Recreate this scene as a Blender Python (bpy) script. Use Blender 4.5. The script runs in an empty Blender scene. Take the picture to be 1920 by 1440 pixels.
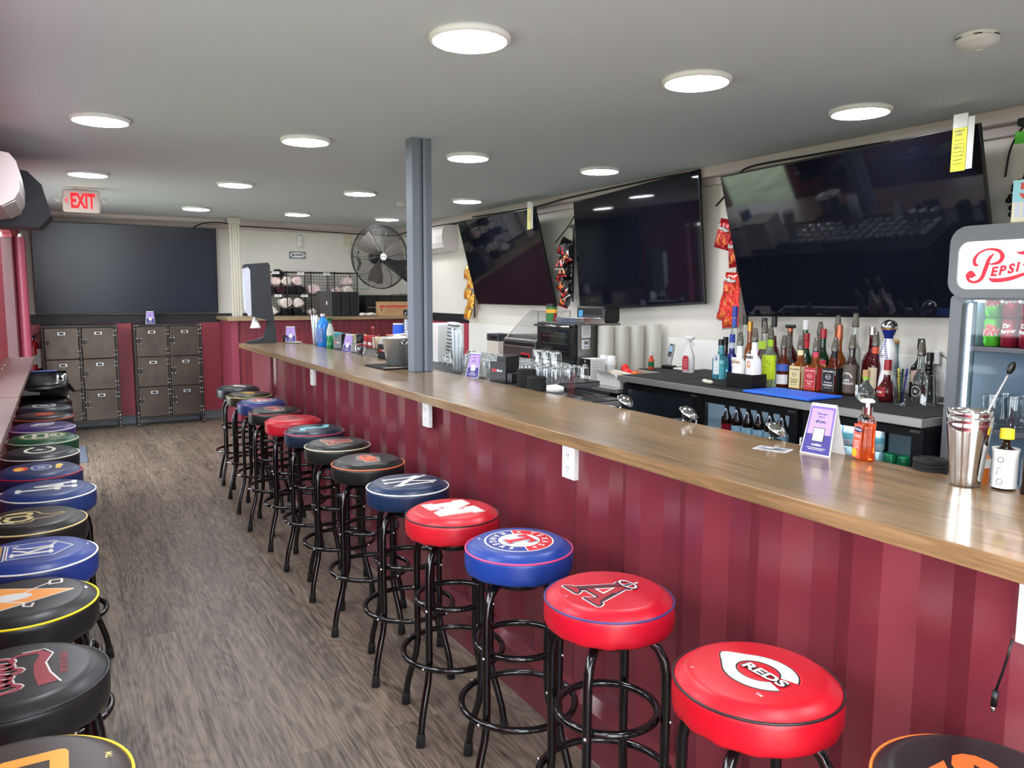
EXPOSURE=1.5; SKY=4.5; LED=24; COOL=10.0; SIGN=1.0; TUBE=2.2
# Long bar in a shipping container: stools, counter, televisions and bottles
import bpy, bmesh, math, random
from mathutils import Vector, Matrix
from mathutils.geometry import tessellate_polygon
PI = math.pi
rnd = random.Random(7)
scene = bpy.context.scene
COL = scene.collection

# ------------------------------------------------------------------ materials
def lin(c):
    return tuple(((v/255)/12.92 if v/255 <= .04045 else ((v/255+.055)/1.055)**2.4) for v in c)
_mats = {}
def mat(name, rgb=(128,128,128), rough=.5, metal=0., trans=0., emit=0., ior=1.45, var=0., vscale=8., bump=0., bscale=60., coat=0., alpha=1., spec=.5, sheen=0.):
    if name in _mats: return _mats[name]
    m = bpy.data.materials.new(name); m.use_nodes = True
    nt = m.node_tree; b = nt.nodes['Principled BSDF']
    c = lin(rgb)
    b.inputs['Base Color'].default_value = (*c, 1)
    b.inputs['Roughness'].default_value = rough
    b.inputs['Metallic'].default_value = metal
    b.inputs['Transmission Weight'].default_value = trans
    b.inputs['IOR'].default_value = ior
    b.inputs['Coat Weight'].default_value = coat
    b.inputs['Coat Roughness'].default_value = .08
    b.inputs['Specular IOR Level'].default_value = spec
    b.inputs['Alpha'].default_value = alpha
    b.inputs['Sheen Weight'].default_value = sheen
    if emit:
        b.inputs['Emission Color'].default_value = (*c, 1)
        b.inputs['Emission Strength'].default_value = emit
    tc = nt.nodes.new('ShaderNodeTexCoord')
    if var:
        n = nt.nodes.new('ShaderNodeTexNoise'); n.inputs['Scale'].default_value = vscale; n.inputs['Detail'].default_value = 4
        nt.links.new(tc.outputs['Object'], n.inputs['Vector'])
        r = nt.nodes.new('ShaderNodeValToRGB')
        r.color_ramp.elements[0].position = .3; r.color_ramp.elements[1].position = .7
        r.color_ramp.elements[0].color = (*[v*(1-var) for v in c], 1)
        r.color_ramp.elements[1].color = (*[min(1, v*(1+var)) for v in c], 1)
        nt.links.new(n.outputs['Fac'], r.inputs['Fac']); nt.links.new(r.outputs['Color'], b.inputs['Base Color'])
    if bump:
        n = nt.nodes.new('ShaderNodeTexNoise'); n.inputs['Scale'].default_value = bscale; n.inputs['Detail'].default_value = 3
        nt.links.new(tc.outputs['Object'], n.inputs['Vector'])
        bp = nt.nodes.new('ShaderNodeBump'); bp.inputs['Strength'].default_value = bump; bp.inputs['Distance'].default_value = .01
        nt.links.new(n.outputs['Fac'], bp.inputs['Height']); nt.links.new(bp.outputs['Normal'], b.inputs['Normal'])
    _mats[name] = m
    return m

def wood_mat(name, dark, light, axis='Y', scale=1., rough=.3, coat=0., plank=None, seam=.35, bump=.05, figure=0.):
    """streaky grain along one axis; plank=(width,length) adds boards with their own tone"""
    m = bpy.data.materials.new(name); m.use_nodes = True
    nt = m.node_tree; N = nt.nodes; L = nt.links; b = N['Principled BSDF']
    tc = N.new('ShaderNodeTexCoord'); mp = N.new('ShaderNodeMapping')
    L.new(tc.outputs['Object'], mp.inputs['Vector'])
    s = {'X': (2.2, 40, 40), 'Y': (40, 2.2, 40), 'Z': (40, 40, 2.2)}[axis]
    vec = tc.outputs['Object']
    if plank:
        sw = N.new('ShaderNodeMapping'); sw.inputs['Rotation'].default_value = (0, 0, PI/2)
        L.new(tc.outputs['Object'], sw.inputs['Vector'])
        br = N.new('ShaderNodeTexBrick'); br.offset = .37; br.inputs['Scale'].default_value = 1
        br.inputs['Brick Width'].default_value = plank[1]; br.inputs['Row Height'].default_value = plank[0]
        br.inputs['Mortar Size'].default_value = .0012; br.inputs['Mortar Smooth'].default_value = .2
        br.inputs['Color1'].default_value = (0, 0, 0, 1); br.inputs['Color2'].default_value = (1, 1, 1, 1); br.inputs['Mortar'].default_value = (.5, .5, .5, 1)
        L.new(sw.outputs['Vector'], br.inputs['Vector'])
        sc = N.new('ShaderNodeVectorMath'); sc.operation = 'SCALE'; sc.inputs['Scale'].default_value = 23
        L.new(br.outputs['Color'], sc.inputs[0])
        ad = N.new('ShaderNodeVectorMath'); ad.operation = 'ADD'
        L.new(tc.outputs['Object'], ad.inputs[0]); L.new(sc.outputs['Vector'], ad.inputs[1])
        vec = ad.outputs['Vector']
    mp.inputs['Scale'].default_value = [v*scale for v in s]
    L.new(vec, mp.inputs['Vector'])
    n1 = N.new('ShaderNodeTexNoise'); n1.inputs['Scale'].default_value = 1; n1.inputs['Detail'].default_value = 6; n1.inputs['Roughness'].default_value = .65; n1.inputs['Distortion'].default_value = .25
    L.new(mp.outputs['Vector'], n1.inputs['Vector'])
    mp2 = N.new('ShaderNodeMapping'); mp2.inputs['Scale'].default_value = [v*scale*.12 for v in s]
    L.new(vec, mp2.inputs['Vector'])
    n2 = N.new('ShaderNodeTexNoise'); n2.inputs['Scale'].default_value = 1; n2.inputs['Detail'].default_value = 3; n2.inputs['Distortion'].default_value = 1.2
    L.new(mp2.outputs['Vector'], n2.inputs['Vector'])
    fac = N.new('ShaderNodeMath'); fac.operation = 'MULTIPLY_ADD'; fac.inputs[1].default_value = .72
    L.new(n1.outputs['Fac'], fac.inputs[0])
    h = N.new('ShaderNodeMath'); h.operation = 'MULTIPLY'; h.inputs[1].default_value = .28
    L.new(n2.outputs['Fac'], h.inputs[0]); L.new(h.outputs[0], fac.inputs[2])
    out = fac.outputs[0]
    if figure:
        # cathedral rings: bands of a large-scale noise field
        sn = N.new('ShaderNodeMath'); sn.operation = 'MULTIPLY'; sn.inputs[1].default_value = 95
        n3 = N.new('ShaderNodeTexNoise'); n3.inputs['Scale'].default_value = 1; n3.inputs['Detail'].default_value = 1.2
        mp3 = N.new('ShaderNodeMapping'); mp3.inputs['Scale'].default_value = (6, 1.3, 6)
        L.new(vec, mp3.inputs['Vector']); L.new(mp3.outputs['Vector'], n3.inputs['Vector'])
        L.new(n3.outputs['Fac'], sn.inputs[0])
        si = N.new('ShaderNodeMath'); si.operation = 'SINE'; L.new(sn.outputs[0], si.inputs[0])
        ml = N.new('ShaderNodeMath'); ml.operation = 'MULTIPLY_ADD'; ml.inputs[1].default_value = figure
        L.new(si.outputs[0], ml.inputs[0]); L.new(out, ml.inputs[2]); out = ml.outputs[0]
    cr = N.new('ShaderNodeValToRGB')
    cr.color_ramp.elements[0].position = .36; cr.color_ramp.elements[1].position = .62
    cr.color_ramp.elements[0].color = (*lin(dark), 1); cr.color_ramp.elements[1].color = (*lin(light), 1)
    L.new(out, cr.inputs['Fac'])
    col = cr.outputs['Color']
    if plank:
        hs = N.new('ShaderNodeHueSaturation')
        mr = N.new('ShaderNodeMapRange'); mr.inputs['To Min'].default_value = .84; mr.inputs['To Max'].default_value = 1.12
        L.new(br.outputs['Color'], mr.inputs['Value']); L.new(mr.outputs['Result'], hs.inputs['Value']); L.new(col, hs.inputs['Color'])
        mx = N.new('ShaderNodeMix'); mx.data_type = 'RGBA'; mx.blend_type = 'MULTIPLY'
        mx.inputs['B'].default_value = (seam, seam, seam, 1)
        L.new(br.outputs['Fac'], mx.inputs['Factor']); L.new(hs.outputs['Color'], mx.inputs['A']); col = mx.outputs['Result']
    L.new(col, b.inputs['Base Color'])
    b.inputs['Roughness'].default_value = rough; b.inputs['Coat Weight'].default_value = coat; b.inputs['Coat Roughness'].default_value = .12
    bp = N.new('ShaderNodeBump'); bp.inputs['Strength'].default_value = bump; bp.inputs['Distance'].default_value = .004
    L.new(out, bp.inputs['Height']); L.new(bp.outputs['Normal'], b.inputs['Normal'])
    _mats[name] = m
    return m

WHITE = mat('white_plastic', (208,208,206), .35)
BLACK = mat('black_plastic', (14,14,16), .35)
MATBLACK = mat('matte_black', (20,21,24), .7)
CHROME = mat('polished_steel', (200,200,198), .12, 1)
STEEL = mat('brushed_steel', (150,150,150), .3, 1, var=.08, vscale=30)
GLASS = mat('clear_glass', (245,250,248), .02, 0, 1, ior=1.45)
def thin_glass(name, tint=.95, refl=1.):
    m = bpy.data.materials.new(name); m.use_nodes = True; nt = m.node_tree; nt.nodes.clear(); N = nt.nodes; L = nt.links
    o = N.new('ShaderNodeOutputMaterial'); mx = N.new('ShaderNodeMixShader'); t = N.new('ShaderNodeBsdfTransparent'); g = N.new('ShaderNodeBsdfGlossy')
    t.inputs['Color'].default_value = (tint, tint, tint, 1); g.inputs['Roughness'].default_value = .03; g.inputs['Color'].default_value = (.9, .95, .95, 1)
    fr = N.new('ShaderNodeMath'); fr.operation = 'POWER'; fr.inputs[1].default_value = 3.5; lw = N.new('ShaderNodeLayerWeight'); lw.inputs['Blend'].default_value = .5; L.new(lw.outputs['Facing'], fr.inputs[0]); ml = N.new('ShaderNodeMath'); ml.operation = 'MULTIPLY_ADD'; ml.inputs[1].default_value = .75*refl; ml.inputs[2].default_value = .055*refl; ml.use_clamp = True
    L.new(fr.outputs[0], ml.inputs[0]); L.new(ml.outputs[0], mx.inputs['Fac']); L.new(t.outputs[0], mx.inputs[1]); L.new(g.outputs[0], mx.inputs[2]); L.new(mx.outputs[0], o.inputs['Surface'])
    _mats[name] = m; return m
THIN = thin_glass('thin_clear_glass', .95, 1.7)
SATIN = mat('satin_steel', (214,214,210), .34, .9)
RUBBER = mat('black_rubber', (18,18,19), .85, bump=.2, bscale=200)
PAPER = mat('white_paper', (212,211,208), .8)
DARKGREY = mat('dark_grey_plastic', (52,54,58), .45)

# ------------------------------------------------------------------ mesh builder
class MB:
    def __init__(s): s.v = []; s.f = []; s.m = []; s.sm = []; s.mats = []
    def mi(s, m):
        if m not in s.mats: s.mats.append(m)
        return s.mats.index(m)
    def add(s, vs, fs, m, smooth=False, M=None):
        o = len(s.v); i = s.mi(m)
        if M is not None: vs = [M @ Vector(p) for p in vs]
        s.v += [tuple(p) for p in vs]
        for f in fs: s.f.append([o+k for k in f]); s.m.append(i); s.sm.append(smooth)
        return s
    def box(s, x0, x1, y0, y1, z0, z1, m, bev=0., M=None, seg=2):
        if x0 > x1: x0, x1 = x1, x0
        if y0 > y1: y0, y1 = y1, y0
        if z0 > z1: z0, z1 = z1, z0
        vs = [(x0,y0,z0),(x1,y0,z0),(x1,y1,z0),(x0,y1,z0),(x0,y0,z1),(x1,y0,z1),(x1,y1,z1),(x0,y1,z1)]
        fs = [(0,3,2,1),(4,5,6,7),(0,1,5,4),(1,2,6,5),(2,3,7,6),(3,0,4,7)]
        if bev > 0:
            bm = bmesh.new(); bv = [bm.verts.new(p) for p in vs]
            for f in fs: bm.faces.new([bv[k] for k in f])
            bmesh.ops.bevel(bm, geom=bm.edges[:], offset=min(bev, .49*min(x1-x0, y1-y0, z1-z0)), segments=seg, profile=.5, affect='EDGES')
            bm.verts.index_update()
            vs = [tuple(v.co) for v in bm.verts]; fs = [[v.index for v in f.verts] for f in bm.faces]; bm.free()
            return s.add(vs, fs, m, False, M)
        return s.add(vs, fs, m, False, M)
    def lathe(s, prof, m, n=24, M=None, smooth=True, a0=0, a1=2*PI):
        """prof: (r,z) from bottom to top"""
        full = abs(a1-a0-2*PI) < 1e-6; k = n if full else n+1
        vs = []; fs = []; rings = []
        for r, z in prof:
            if r < 1e-7: rings.append([len(vs)]); vs.append((0,0,z))
            else:
                rings.append(list(range(len(vs), len(vs)+k)))
                for i in range(k):
                    a = a0+(a1-a0)*i/n; vs.append((r*math.cos(a), r*math.sin(a), z))
        for A, B in zip(rings, rings[1:]):
            for i in range(n):
                j = (i+1) % k
                if len(A) == 1 and len(B) == 1: continue
                if len(A) == 1: fs.append((A[0], B[j], B[i]))
                elif len(B) == 1: fs.append((A[i], A[j], B[0]))
                else: fs.append((A[i], A[j], B[j], B[i]))
        return s.add(vs, fs, m, smooth, M)
    def cyl(s, x, y, z0, z1, r, m, n=20, r2=None, M=None):
        r2 = r if r2 is None else r2
        T = Matrix.Translation((x, y, 0)); M = T if M is None else M @ T
        b = .0008 if min(r, r2) > .004 else 0
        s.lathe([(r, z0), (r2, z1)], m, n, M)
        s.add([(r*math.cos(2*PI*i/n), r*math.sin(2*PI*i/n), z0) for i in range(n)], [tuple(range(n))[::-1]], m, False, M)
        s.add([(r2*math.cos(2*PI*i/n), r2*math.sin(2*PI*i/n), z1) for i in range(n)], [tuple(range(n))], m, False, M)
        return s
    def tube(s, pts, r, m, n=8, closed=False, caps=True, M=None):
        pts = [Vector(p) for p in pts]; K = len(pts); vs = []; fs = []
        rr = r if isinstance(r, (list, tuple)) else [r]*K
        prev = None
        for i, p in enumerate(pts):
            if closed: t = (pts[(i+1) % K]-pts[i-1])
            else: t = pts[min(i+1, K-1)]-pts[max(i-1, 0)]
            t.normalize()
            if prev is None:
                u = t.orthogonal().normalized()
            else:
                u = (prev-t*prev.dot(t)).normalized()
            prev = u; w = t.cross(u)
            for k in range(n):
                a = 2*PI*k/n; vs.append(p+(u*math.cos(a)+w*math.sin(a))*rr[i])
        for i in range(K if closed else K-1):
            j = (i+1) % K
            for k in range(n):
                l = (k+1) % n; fs.append((i*n+k, i*n+l, j*n+l, j*n+k))
        if not closed and caps:
            fs.append(tuple(range(n))[::-1]); fs.append(tuple((K-1)*n+k for k in range(n)))
        return s.add(vs, fs, m, True, M)
    def ring(s, R, z, r, m, n=40, k=8, M=None):
        return s.tube([(R*math.cos(2*PI*i/n), R*math.sin(2*PI*i/n), z) for i in range(n)], r, m, k, True, M=M)
    def prism(s, poly, t0, t1, m, axis='z', M=None, smooth=False):
        """poly 2D (concave fine), extruded t0..t1 along axis"""
        if t0 > t1: t0, t1 = t1, t0
        A = sum(poly[i][0]*poly[(i+1) % len(poly)][1]-poly[(i+1) % len(poly)][0]*poly[i][1] for i in range(len(poly)))
        if A < 0: poly = poly[::-1]
        n = len(poly)
        def P(a, b, t): return {'z': (a,b,t), 'x': (t,a,b), 'y': (b,t,a)}[axis]
        vs = [P(a,b,t0) for a,b in poly]+[P(a,b,t1) for a,b in poly]
        fs = [(i, (i+1) % n, n+(i+1) % n, n+i) for i in range(n)]
        tri = tessellate_polygon([[Vector((a,b,0)) for a,b in poly]])
        for t in tri:
            a, b, c = [Vector((*poly[k], 0)) for k in t]
            if (b-a).cross(c-a).z < 0: t = t[::-1]
            fs.append(tuple(k+n for k in t)); fs.append(tuple(t)[::-1])
        return s.add(vs, fs, m, smooth, M)
    def sphere(s, c, r, m, n=14, k=8, sz=(1,1,1), M=None):
        T = Matrix.Translation(c) @ Matrix.Diagonal((*sz, 1))
        M = T if M is None else M @ T
        return s.lathe([(r*math.sin(PI*i/k) if 0 < i < k else 0, -r*math.cos(PI*i/k)) for i in range(k+1)], m, n, M)
    def quad(s, a, b, c, d, m, M=None): return s.add([a,b,c,d], [(0,1,2,3)], m, False, M)
    def mesh(s, name):
        me = bpy.data.meshes.new(name); me.from_pydata(s.v, [], s.f)
        for m in s.mats: me.materials.append(m)
        me.polygons.foreach_set('material_index', s.m); me.polygons.foreach_set('use_smooth', s.sm)
        me.validate(); me.update(); return me
    def obj(s, name, parent=None, loc=None, rot=None):
        return link(name, s.mesh(name), parent, loc, rot)

def link(name, me, parent=None, loc=None, rot=None):
    o = bpy.data.objects.new(name, me); COL.objects.link(o)
    if parent: o.parent = parent
    if loc: o.location = loc
    if rot: o.rotation_euler = rot
    return o
def tag(o, label, cat, group=None, kind=None):
    if label: o['label'] = label
    if cat: o['category'] = cat
    if group: o['group'] = group
    if kind: o['kind'] = kind
    return o
def thing(name, label, cat, loc=(0,0,0), rz=0., group=None):
    o = bpy.data.objects.new(name, None); COL.objects.link(o); o.empty_display_size = .05
    o.location = loc; o.rotation_euler = (0, 0, rz)
    return tag(o, label, cat, group)
def struct(name, mb, label=None, **k):
    o = mb.obj(name, **k); o['kind'] = 'structure'
    if label: o['label'] = label
    return o
def local(mb_fn): return mb_fn
def T(x, y, z): return Matrix.Translation((x, y, z))
def RZ(a): return Matrix.Rotation(a, 4, 'Z')
def RX(a): return Matrix.Rotation(a, 4, 'X')
def RY(a): return Matrix.Rotation(a, 4, 'Y')

# ------------------------------------------------------------------ flat print: shapes in a (u,v) plane
_tc = {}
def text_geo(s, bold=0.):
    key = (s, bold)
    if key in _tc: return _tc[key]
    cu = bpy.data.curves.new('t', 'FONT'); cu.body = s; cu.size = 1; cu.align_x = 'CENTER'; cu.align_y = 'CENTER'
    cu.resolution_u = 3; cu.offset = bold
    o = bpy.data.objects.new('t', cu); COL.objects.link(o)
    dg = bpy.context.evaluated_depsgraph_get(); dg.update()
    me = o.evaluated_get(dg).to_mesh()
    vs = [tuple(v.co) for v in me.vertices]; fs = [tuple(p.vertices) for p in me.polygons]
    o.evaluated_get(dg).to_mesh_clear()
    bpy.data.objects.remove(o); bpy.data.curves.remove(cu)
    if vs:
        xs = [v[0] for v in vs]; ys = [v[1] for v in vs]
        cx = (min(xs)+max(xs))/2; cy = (min(ys)+max(ys))/2; w = max(xs)-min(xs); h = max(ys)-min(ys)
        vs = [(v[0]-cx, v[1]-cy) for v in vs]
    else: w = h = 1
    _tc[key] = (vs, fs, w, h); return _tc[key]
class Print:
    """flat coloured shapes; M maps (u,v,lift) to the surface, S = size of one unit"""
    def __init__(s, M, S=1., eps=.0003): s.mb = MB(); s.M = M; s.S = S; s.eps = eps; s.n = 0
    def _a(s, vs, fs, m, l):
        s.n = (s.n+1) % 24; z = s.eps*(l+1)+s.n*s.eps*.035
        s.mb.add([(u*s.S, v*s.S, z) for u, v in vs], fs, m, False, s.M)
    def poly(s, pts, m, l=0, holes=()):
        loops = [list(pts)]+[list(h) for h in holes]; flat = [p for lp in loops for p in lp]
        tri = tessellate_polygon([[Vector((a,b,0)) for a,b in lp] for lp in loops]); fs = []
        for t in tri:
            a, b, c = [Vector((*flat[k], 0)) for k in t]
            z = (b-a).cross(c-a).z
            if abs(z) < 1e-12: continue
            fs.append(tuple(t) if z > 0 else tuple(t)[::-1])
        s._a(flat, fs, m, l); return s
    def rect(s, u0, u1, v0, v1, m, l=0): return s.poly([(u0,v0),(u1,v0),(u1,v1),(u0,v1)], m, l)
    def ell(s, cx, cy, rx, ry, m, l=0, rin=None, n=40, a0=0, a1=2*PI):
        full = a1-a0 > 2*PI-1e-6
        pts = [(cx+rx*math.cos(a0+(a1-a0)*i/n), cy+ry*math.sin(a0+(a1-a0)*i/n)) for i in range(n if full else n+1)]
        if rin is None: s._a(pts, [tuple(range(len(pts)))], m, l); return s
        ip = [(cx+rin*rx*math.cos(a0+(a1-a0)*i/n), cy+rin*ry*math.sin(a0+(a1-a0)*i/n)) for i in range(len(pts))]
        K = len(pts); fs = [(i, (i+1) % K, K+(i+1) % K, K+i)[::-1] for i in range(K if full else K-1)]
        fs = [f[::-1] for f in fs]
        s._a(pts+ip, fs, m, l); return s
    def stroke(s, pts, w, m, l=0, closed=False, ends=True):
        pts = [Vector(p) for p in pts]; K = len(pts)
        ws = w if isinstance(w, (list, tuple)) else [w]*K
        vs = []; fs = []
        for i in range(K):
            if closed: t = pts[(i+1) % K]-pts[i-1]
            else: t = pts[min(i+1, K-1)]-pts[max(i-1, 0)]
            if t.length < 1e-9: t = Vector((1, 0))
            t.normalize(); nrm = Vector((-t.y, t.x))*ws[i]/2
            vs += [tuple(pts[i]-nrm), tuple(pts[i]+nrm)]
        for i in range(K if closed else K-1):
            j = (i+1) % K; fs.append((2*i, 2*j, 2*j+1, 2*i+1))
        s._a(vs, fs, m, l)
        return s
    def seg(s, pts, w, m, l=0, closed=False):
        """straight segments with round joints"""
        K = len(pts)
        for i in range(K if closed else K-1):
            a = Vector(pts[i]); b = Vector(pts[(i+1) % K]); d = (b-a)
            if d.length < 1e-9: continue
            d.normalize(); n = Vector((-d.y, d.x))*w/2
            s._a([tuple(a-n), tuple(b-n), tuple(b+n), tuple(a+n)], [(0,1,2,3)], m, l)
        for p in pts: s.ell(p[0], p[1], w/2, w/2, m, l, n=8)
        return s
    def text(s, t, u, v, h, m, l=0, rot=0., w=None, bold=.0, shear=0., outline=None, ow=.05):
        if outline: s.text(t, u, v, h*1.0, outline, l-.5, rot, w, bold+ow, shear)
        vs, fs, W, H = text_geo(t, bold); k = h/H; kx = k if w is None else w/W
        c, sn = math.cos(rot), math.sin(rot)
        out = []
        for x, y in vs:
            X = x*kx+shear*y*k; Y = y*k; out.append((u+X*c-Y*sn, v+X*sn+Y*c))
        s._a(out, fs, m, l); return s
    def arc_text(s, t, R, a_mid, h, m, l=0, step=None, bold=.03, inward=False):
        n = len(t); step = step or h*.95/R
        for i, ch in enumerate(t):
            if ch == ' ': continue
            a = a_mid-(i-(n-1)/2)*step*(-1 if inward else 1)
            s.text(ch, R*math.cos(a), R*math.sin(a), h, m, l, rot=(a-PI/2) if not inward else (a+PI/2), bold=bold)
        return s
    def obj(s, name, parent=None): return s.mb.obj(name, parent)
def wallM(origin, right, up):
    """matrix whose x=right, y=up, z=outward normal"""
    r = Vector(right).normalized(); u = Vector(up).normalized(); n = r.cross(u)
    M = Matrix((r, u, n)).transposed().to_4x4(); M.translation = Vector(origin); return M
# ------------------------------------------------------------------ camera
F = 1460.; YAW = math.radians(30.0); PIT = math.radians(6.52); ROLL = math.radians(.216)
fw = Vector((math.sin(YAW)*math.cos(PIT), math.cos(YAW)*math.cos(PIT), -math.sin(PIT)))
r0 = Vector((math.cos(YAW), -math.sin(YAW), 0)); u0 = r0.cross(fw)
cr = r0*math.cos(ROLL)+u0*math.sin(ROLL); cu_ = -r0*math.sin(ROLL)+u0*math.cos(ROLL)
cam = bpy.data.cameras.new('camera'); cam.sensor_width = 36; cam.lens = F/1920*36; cam.clip_start = .02
co = bpy.data.objects.new('camera', cam); COL.objects.link(co)
Mc = Matrix((cr, cu_, -fw)).transposed().to_4x4(); Mc.translation = Vector((0, 0, 1.509)); co.matrix_world = Mc
scene.camera = co
vs_ = scene.view_settings; vs_.view_transform = 'Standard'; vs_.look = 'None'; vs_.gamma = 1; vs_.use_curve_mapping = False; vs_.exposure = EXPOSURE

# ------------------------------------------------------------------ world and daylight
w = bpy.data.worlds.new('sky'); scene.world = w; w.use_nodes = True
wn = w.node_tree; bg = wn.nodes['Background']
bg.inputs['Color'].default_value = (.86, .93, 1, 1); bg.inputs['Strength'].default_value = SKY
sun = bpy.data.lights.new('sun', 'SUN'); sun.energy = 3.5; sun.angle = .01; sun.color = (1, .95, .86)
so = bpy.data.objects.new('sun', sun); COL.objects.link(so); so.rotation_euler = (math.radians(32), math.radians(38), 0)

# ------------------------------------------------------------------ room shell
H = 2.394; XL = -.36; XR = 4.0; YB = 10.0; YF = -.75
floor_m = wood_mat('grey_oak_floor', (60,51,43), (130,115,101), 'Y', 2.7, .40, 0, (.185, 1.22), .6, .10, .035)
ceil_m = mat('ceiling_paint', (200,206,212), .9, bump=.15, bscale=120)
beige_m = mat('beige_wall_paint', (212,207,197), .7, var=.03, vscale=2)
red_m = mat('maroon_paint', (166,64,78), .42, var=.07, vscale=5, bump=.06, bscale=90)
grey_m = mat('grey_trim_paint', (98,104,108), .5)
black_bar_m = mat('black_rail_paint', (26,28,33), .5)
struct('floor', MB().box(XL-.1, XR+.1, YF-.1, YB+.1, -.06, 0, floor_m))
struct('ceiling', MB().box(XL-.1, XR+.1, YF-.1, YB+.1, H, H+.08, ceil_m))
# back wall: beige above the black rail, maroon below
mb = MB(); mb.box(XL-.1, XR+.1, YB, YB+.1, 1.275, H, beige_m); mb.box(XL-.1, XR+.1, YB, YB+.1, 0, 1.275, red_m)
struct('wall_back', mb)
# right wall
mb = MB(); mb.box(XR, XR+.1, YF-.1, YB, 0, H, beige_m); struct('wall_right', mb)
spl = mat('white_splash_panel', (228,227,221), .35)
struct('trim_1', MB().box(XR-.006, XR, -.7, 7.9, .6, 1.19, spl, .002), 'white splash panel along the right wall')
mb = MB(); mb.box(XR-.008, XR, 7.9, YB, 0, 1.19, red_m); mb.box(XR-.014, XR, 7.9, YB, 1.19, 1.29, black_bar_m, .002); struct('trim_2', mb, 'maroon dado with black rail at the far end of the right wall')
struct('trim_3', MB().box(XL, XR-.015, YB-.016, YB, 1.17, 1.275, black_bar_m, .003), 'black rail across the back wall')
soffit_m = mat('rail_paint_pinkish_grey', (190,178,174), .5)
mb = MB(); mb.box(XR-.09, XR, YF, YB, H-.07, H, soffit_m, .006); mb.box(XR-.03, XR, YF, YB, H-.12, H-.07, soffit_m, .004); struct('trim_4', mb, 'pinkish grey container top rail along the right wall')
mb = MB(); mb.box(XL, XR-.09, YB-.07, YB, H-.06, H, soffit_m, .006); mb.box(XL, 1.75, YB-.12, YB-.07, H-.045, H, soffit_m, .006)
mb.box(XL, XR-.09, YB-.025, YB, H-.11, H-.06, soffit_m, .004); struct('trim_5', mb, 'stepped grey rail where the back wall meets the ceiling')
struct('baseboard_back', MB().box(XL, 1.72, YB-.014, YB, 0, .1, grey_m, .003))
# left wall with three serving windows and an open door
wins = [(-.5, .9), (1.3, 3.1), (3.5, 5.0)]; Z0, Z1 = 1.14, 1.86; D0, D1, DZ = 6.95, 8.75, 2.06
mb = MB(); mb.box(XL-.08, XL, YF, D0, 0, Z0, red_m); ys = [YF]
for a, b in wins: ys += [a, b]
ys.append(D0)
for i in range(0, len(ys), 2): mb.box(XL-.08, XL, ys[i], ys[i+1], Z0, Z1, red_m)
mb.box(XL-.08, XL, YF, D0, Z1, H, red_m); mb.box(XL-.08, XL, D0, D1, DZ, H, red_m); mb.box(XL-.08, XL, D1, YB, 0, H, red_m)
struct('wall_left', mb)
frame_m = mat('window_frame_steel', (70,72,76), .4, .6)
for k, (a, b) in enumerate(wins):
    mb = MB()
    mb.box(XL-.09, XL+.012, a, a+.04, Z0, Z1, frame_m, .003); mb.box(XL-.09, XL+.012, b-.04, b, Z0, Z1, frame_m, .003)
    mb.box(XL-.09, XL+.012, a+.04, b-.04, Z1-.04, Z1, frame_m, .003); mb.box(XL-.09, XL+.012, a+.04, b-.04, Z0, Z0+.03, frame_m, .003)
    mb.box(XL-.06, XL-.03, (a+b)/2-.02, (a+b)/2+.02, Z0+.03, Z1-.04, frame_m, .003)
    struct('window_%d' % (k+1), mb, 'steel frame of an open serving window in the left wall')
# end wall behind the camera with a wide glazed opening
EX = 1.36
mb = MB(); mb.box(EX, XR+.1, YF-.1, YF, 1.275, H, beige_m); mb.box(EX, XR+.1, YF-.1, YF, 0, 1.275, red_m); mb.box(XL-.1, EX, YF-.1, YF, 2.14, H, red_m)
struct('wall_front', mb)
mb = MB(); mb.box(XL-.05, XL, YF-.1, YF+.01, 0, 2.14, frame_m, .004); mb.box(EX-.05, EX, YF-.1, YF+.01, 0, 2.14, frame_m, .004); mb.box(XL, EX-.05, YF-.1, YF+.01, 2.09, 2.14, frame_m, .004)
struct('door_2', mb, 'steel frame of the open entrance behind the photographer')
# far door, swung outward, and the bright jamb
leaf_m = wood_mat('maroon_door_face', (52,20,25), (74,30,36), 'Z', 1.2, .5)
mb = MB(); mb.box(-1.02, XL-.005, D1-.065, D1-.012, .03, DZ-.03, leaf_m, .004); mb.box(-1.0, XL-.05, D1-.079, D1-.065, .5, .56, leaf_m, .003)
dr = struct('door_1', mb, 'maroon container door standing open at the left wall')
pipe_m = mat('maroon_jamb_paint', (140,60,76), .38)
mb = MB(); mb.cyl(XL+.052, 8.84, 0, 2.04, .048, pipe_m, 24); mb.cyl(XL+.052, 8.84, 2.04, 2.07, .03, CHROME, 16)
o = mb.obj('door_post'); tag(o, 'round pink-red door post at the left edge, behind the steel ledge', 'post')
struct('trim_6', MB().box(XL, XL+.02, 8.95, YB-.016, 0, H-.12, red_m, .003), 'dark maroon strip in the back left corner')
mat_thr = mat('grey_threshold', (92,98,112), .5, .3)
mb = MB(); mb.box(XL+.01, .14, 7.85, 8.7, 0, .008, mat_thr, .003); o = mb.obj('door_mat'); tag(o, 'thin blue-grey mat on the floor inside the left door', 'mat')
# ground outside
grass_m = mat('lawn', (138,150,124), .9, var=.25, vscale=3)
o = MB().box(-25, XL-1.2, -20, 30, -.35, -.3, grass_m).obj('lawn_outside'); tag(o, 'green lawn outside the left wall', 'grass', kind='stuff')
conc = mat('paving', (190,188,182), .9, var=.1)
struct('paving_outside', MB().box(XL-1.2, XL-.1, -20, 30, -.34, -.28, conc))
struct('apron_outside', MB().box(XL-.1, 10, -20, YF-.11, -.34, -.1, conc))

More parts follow.
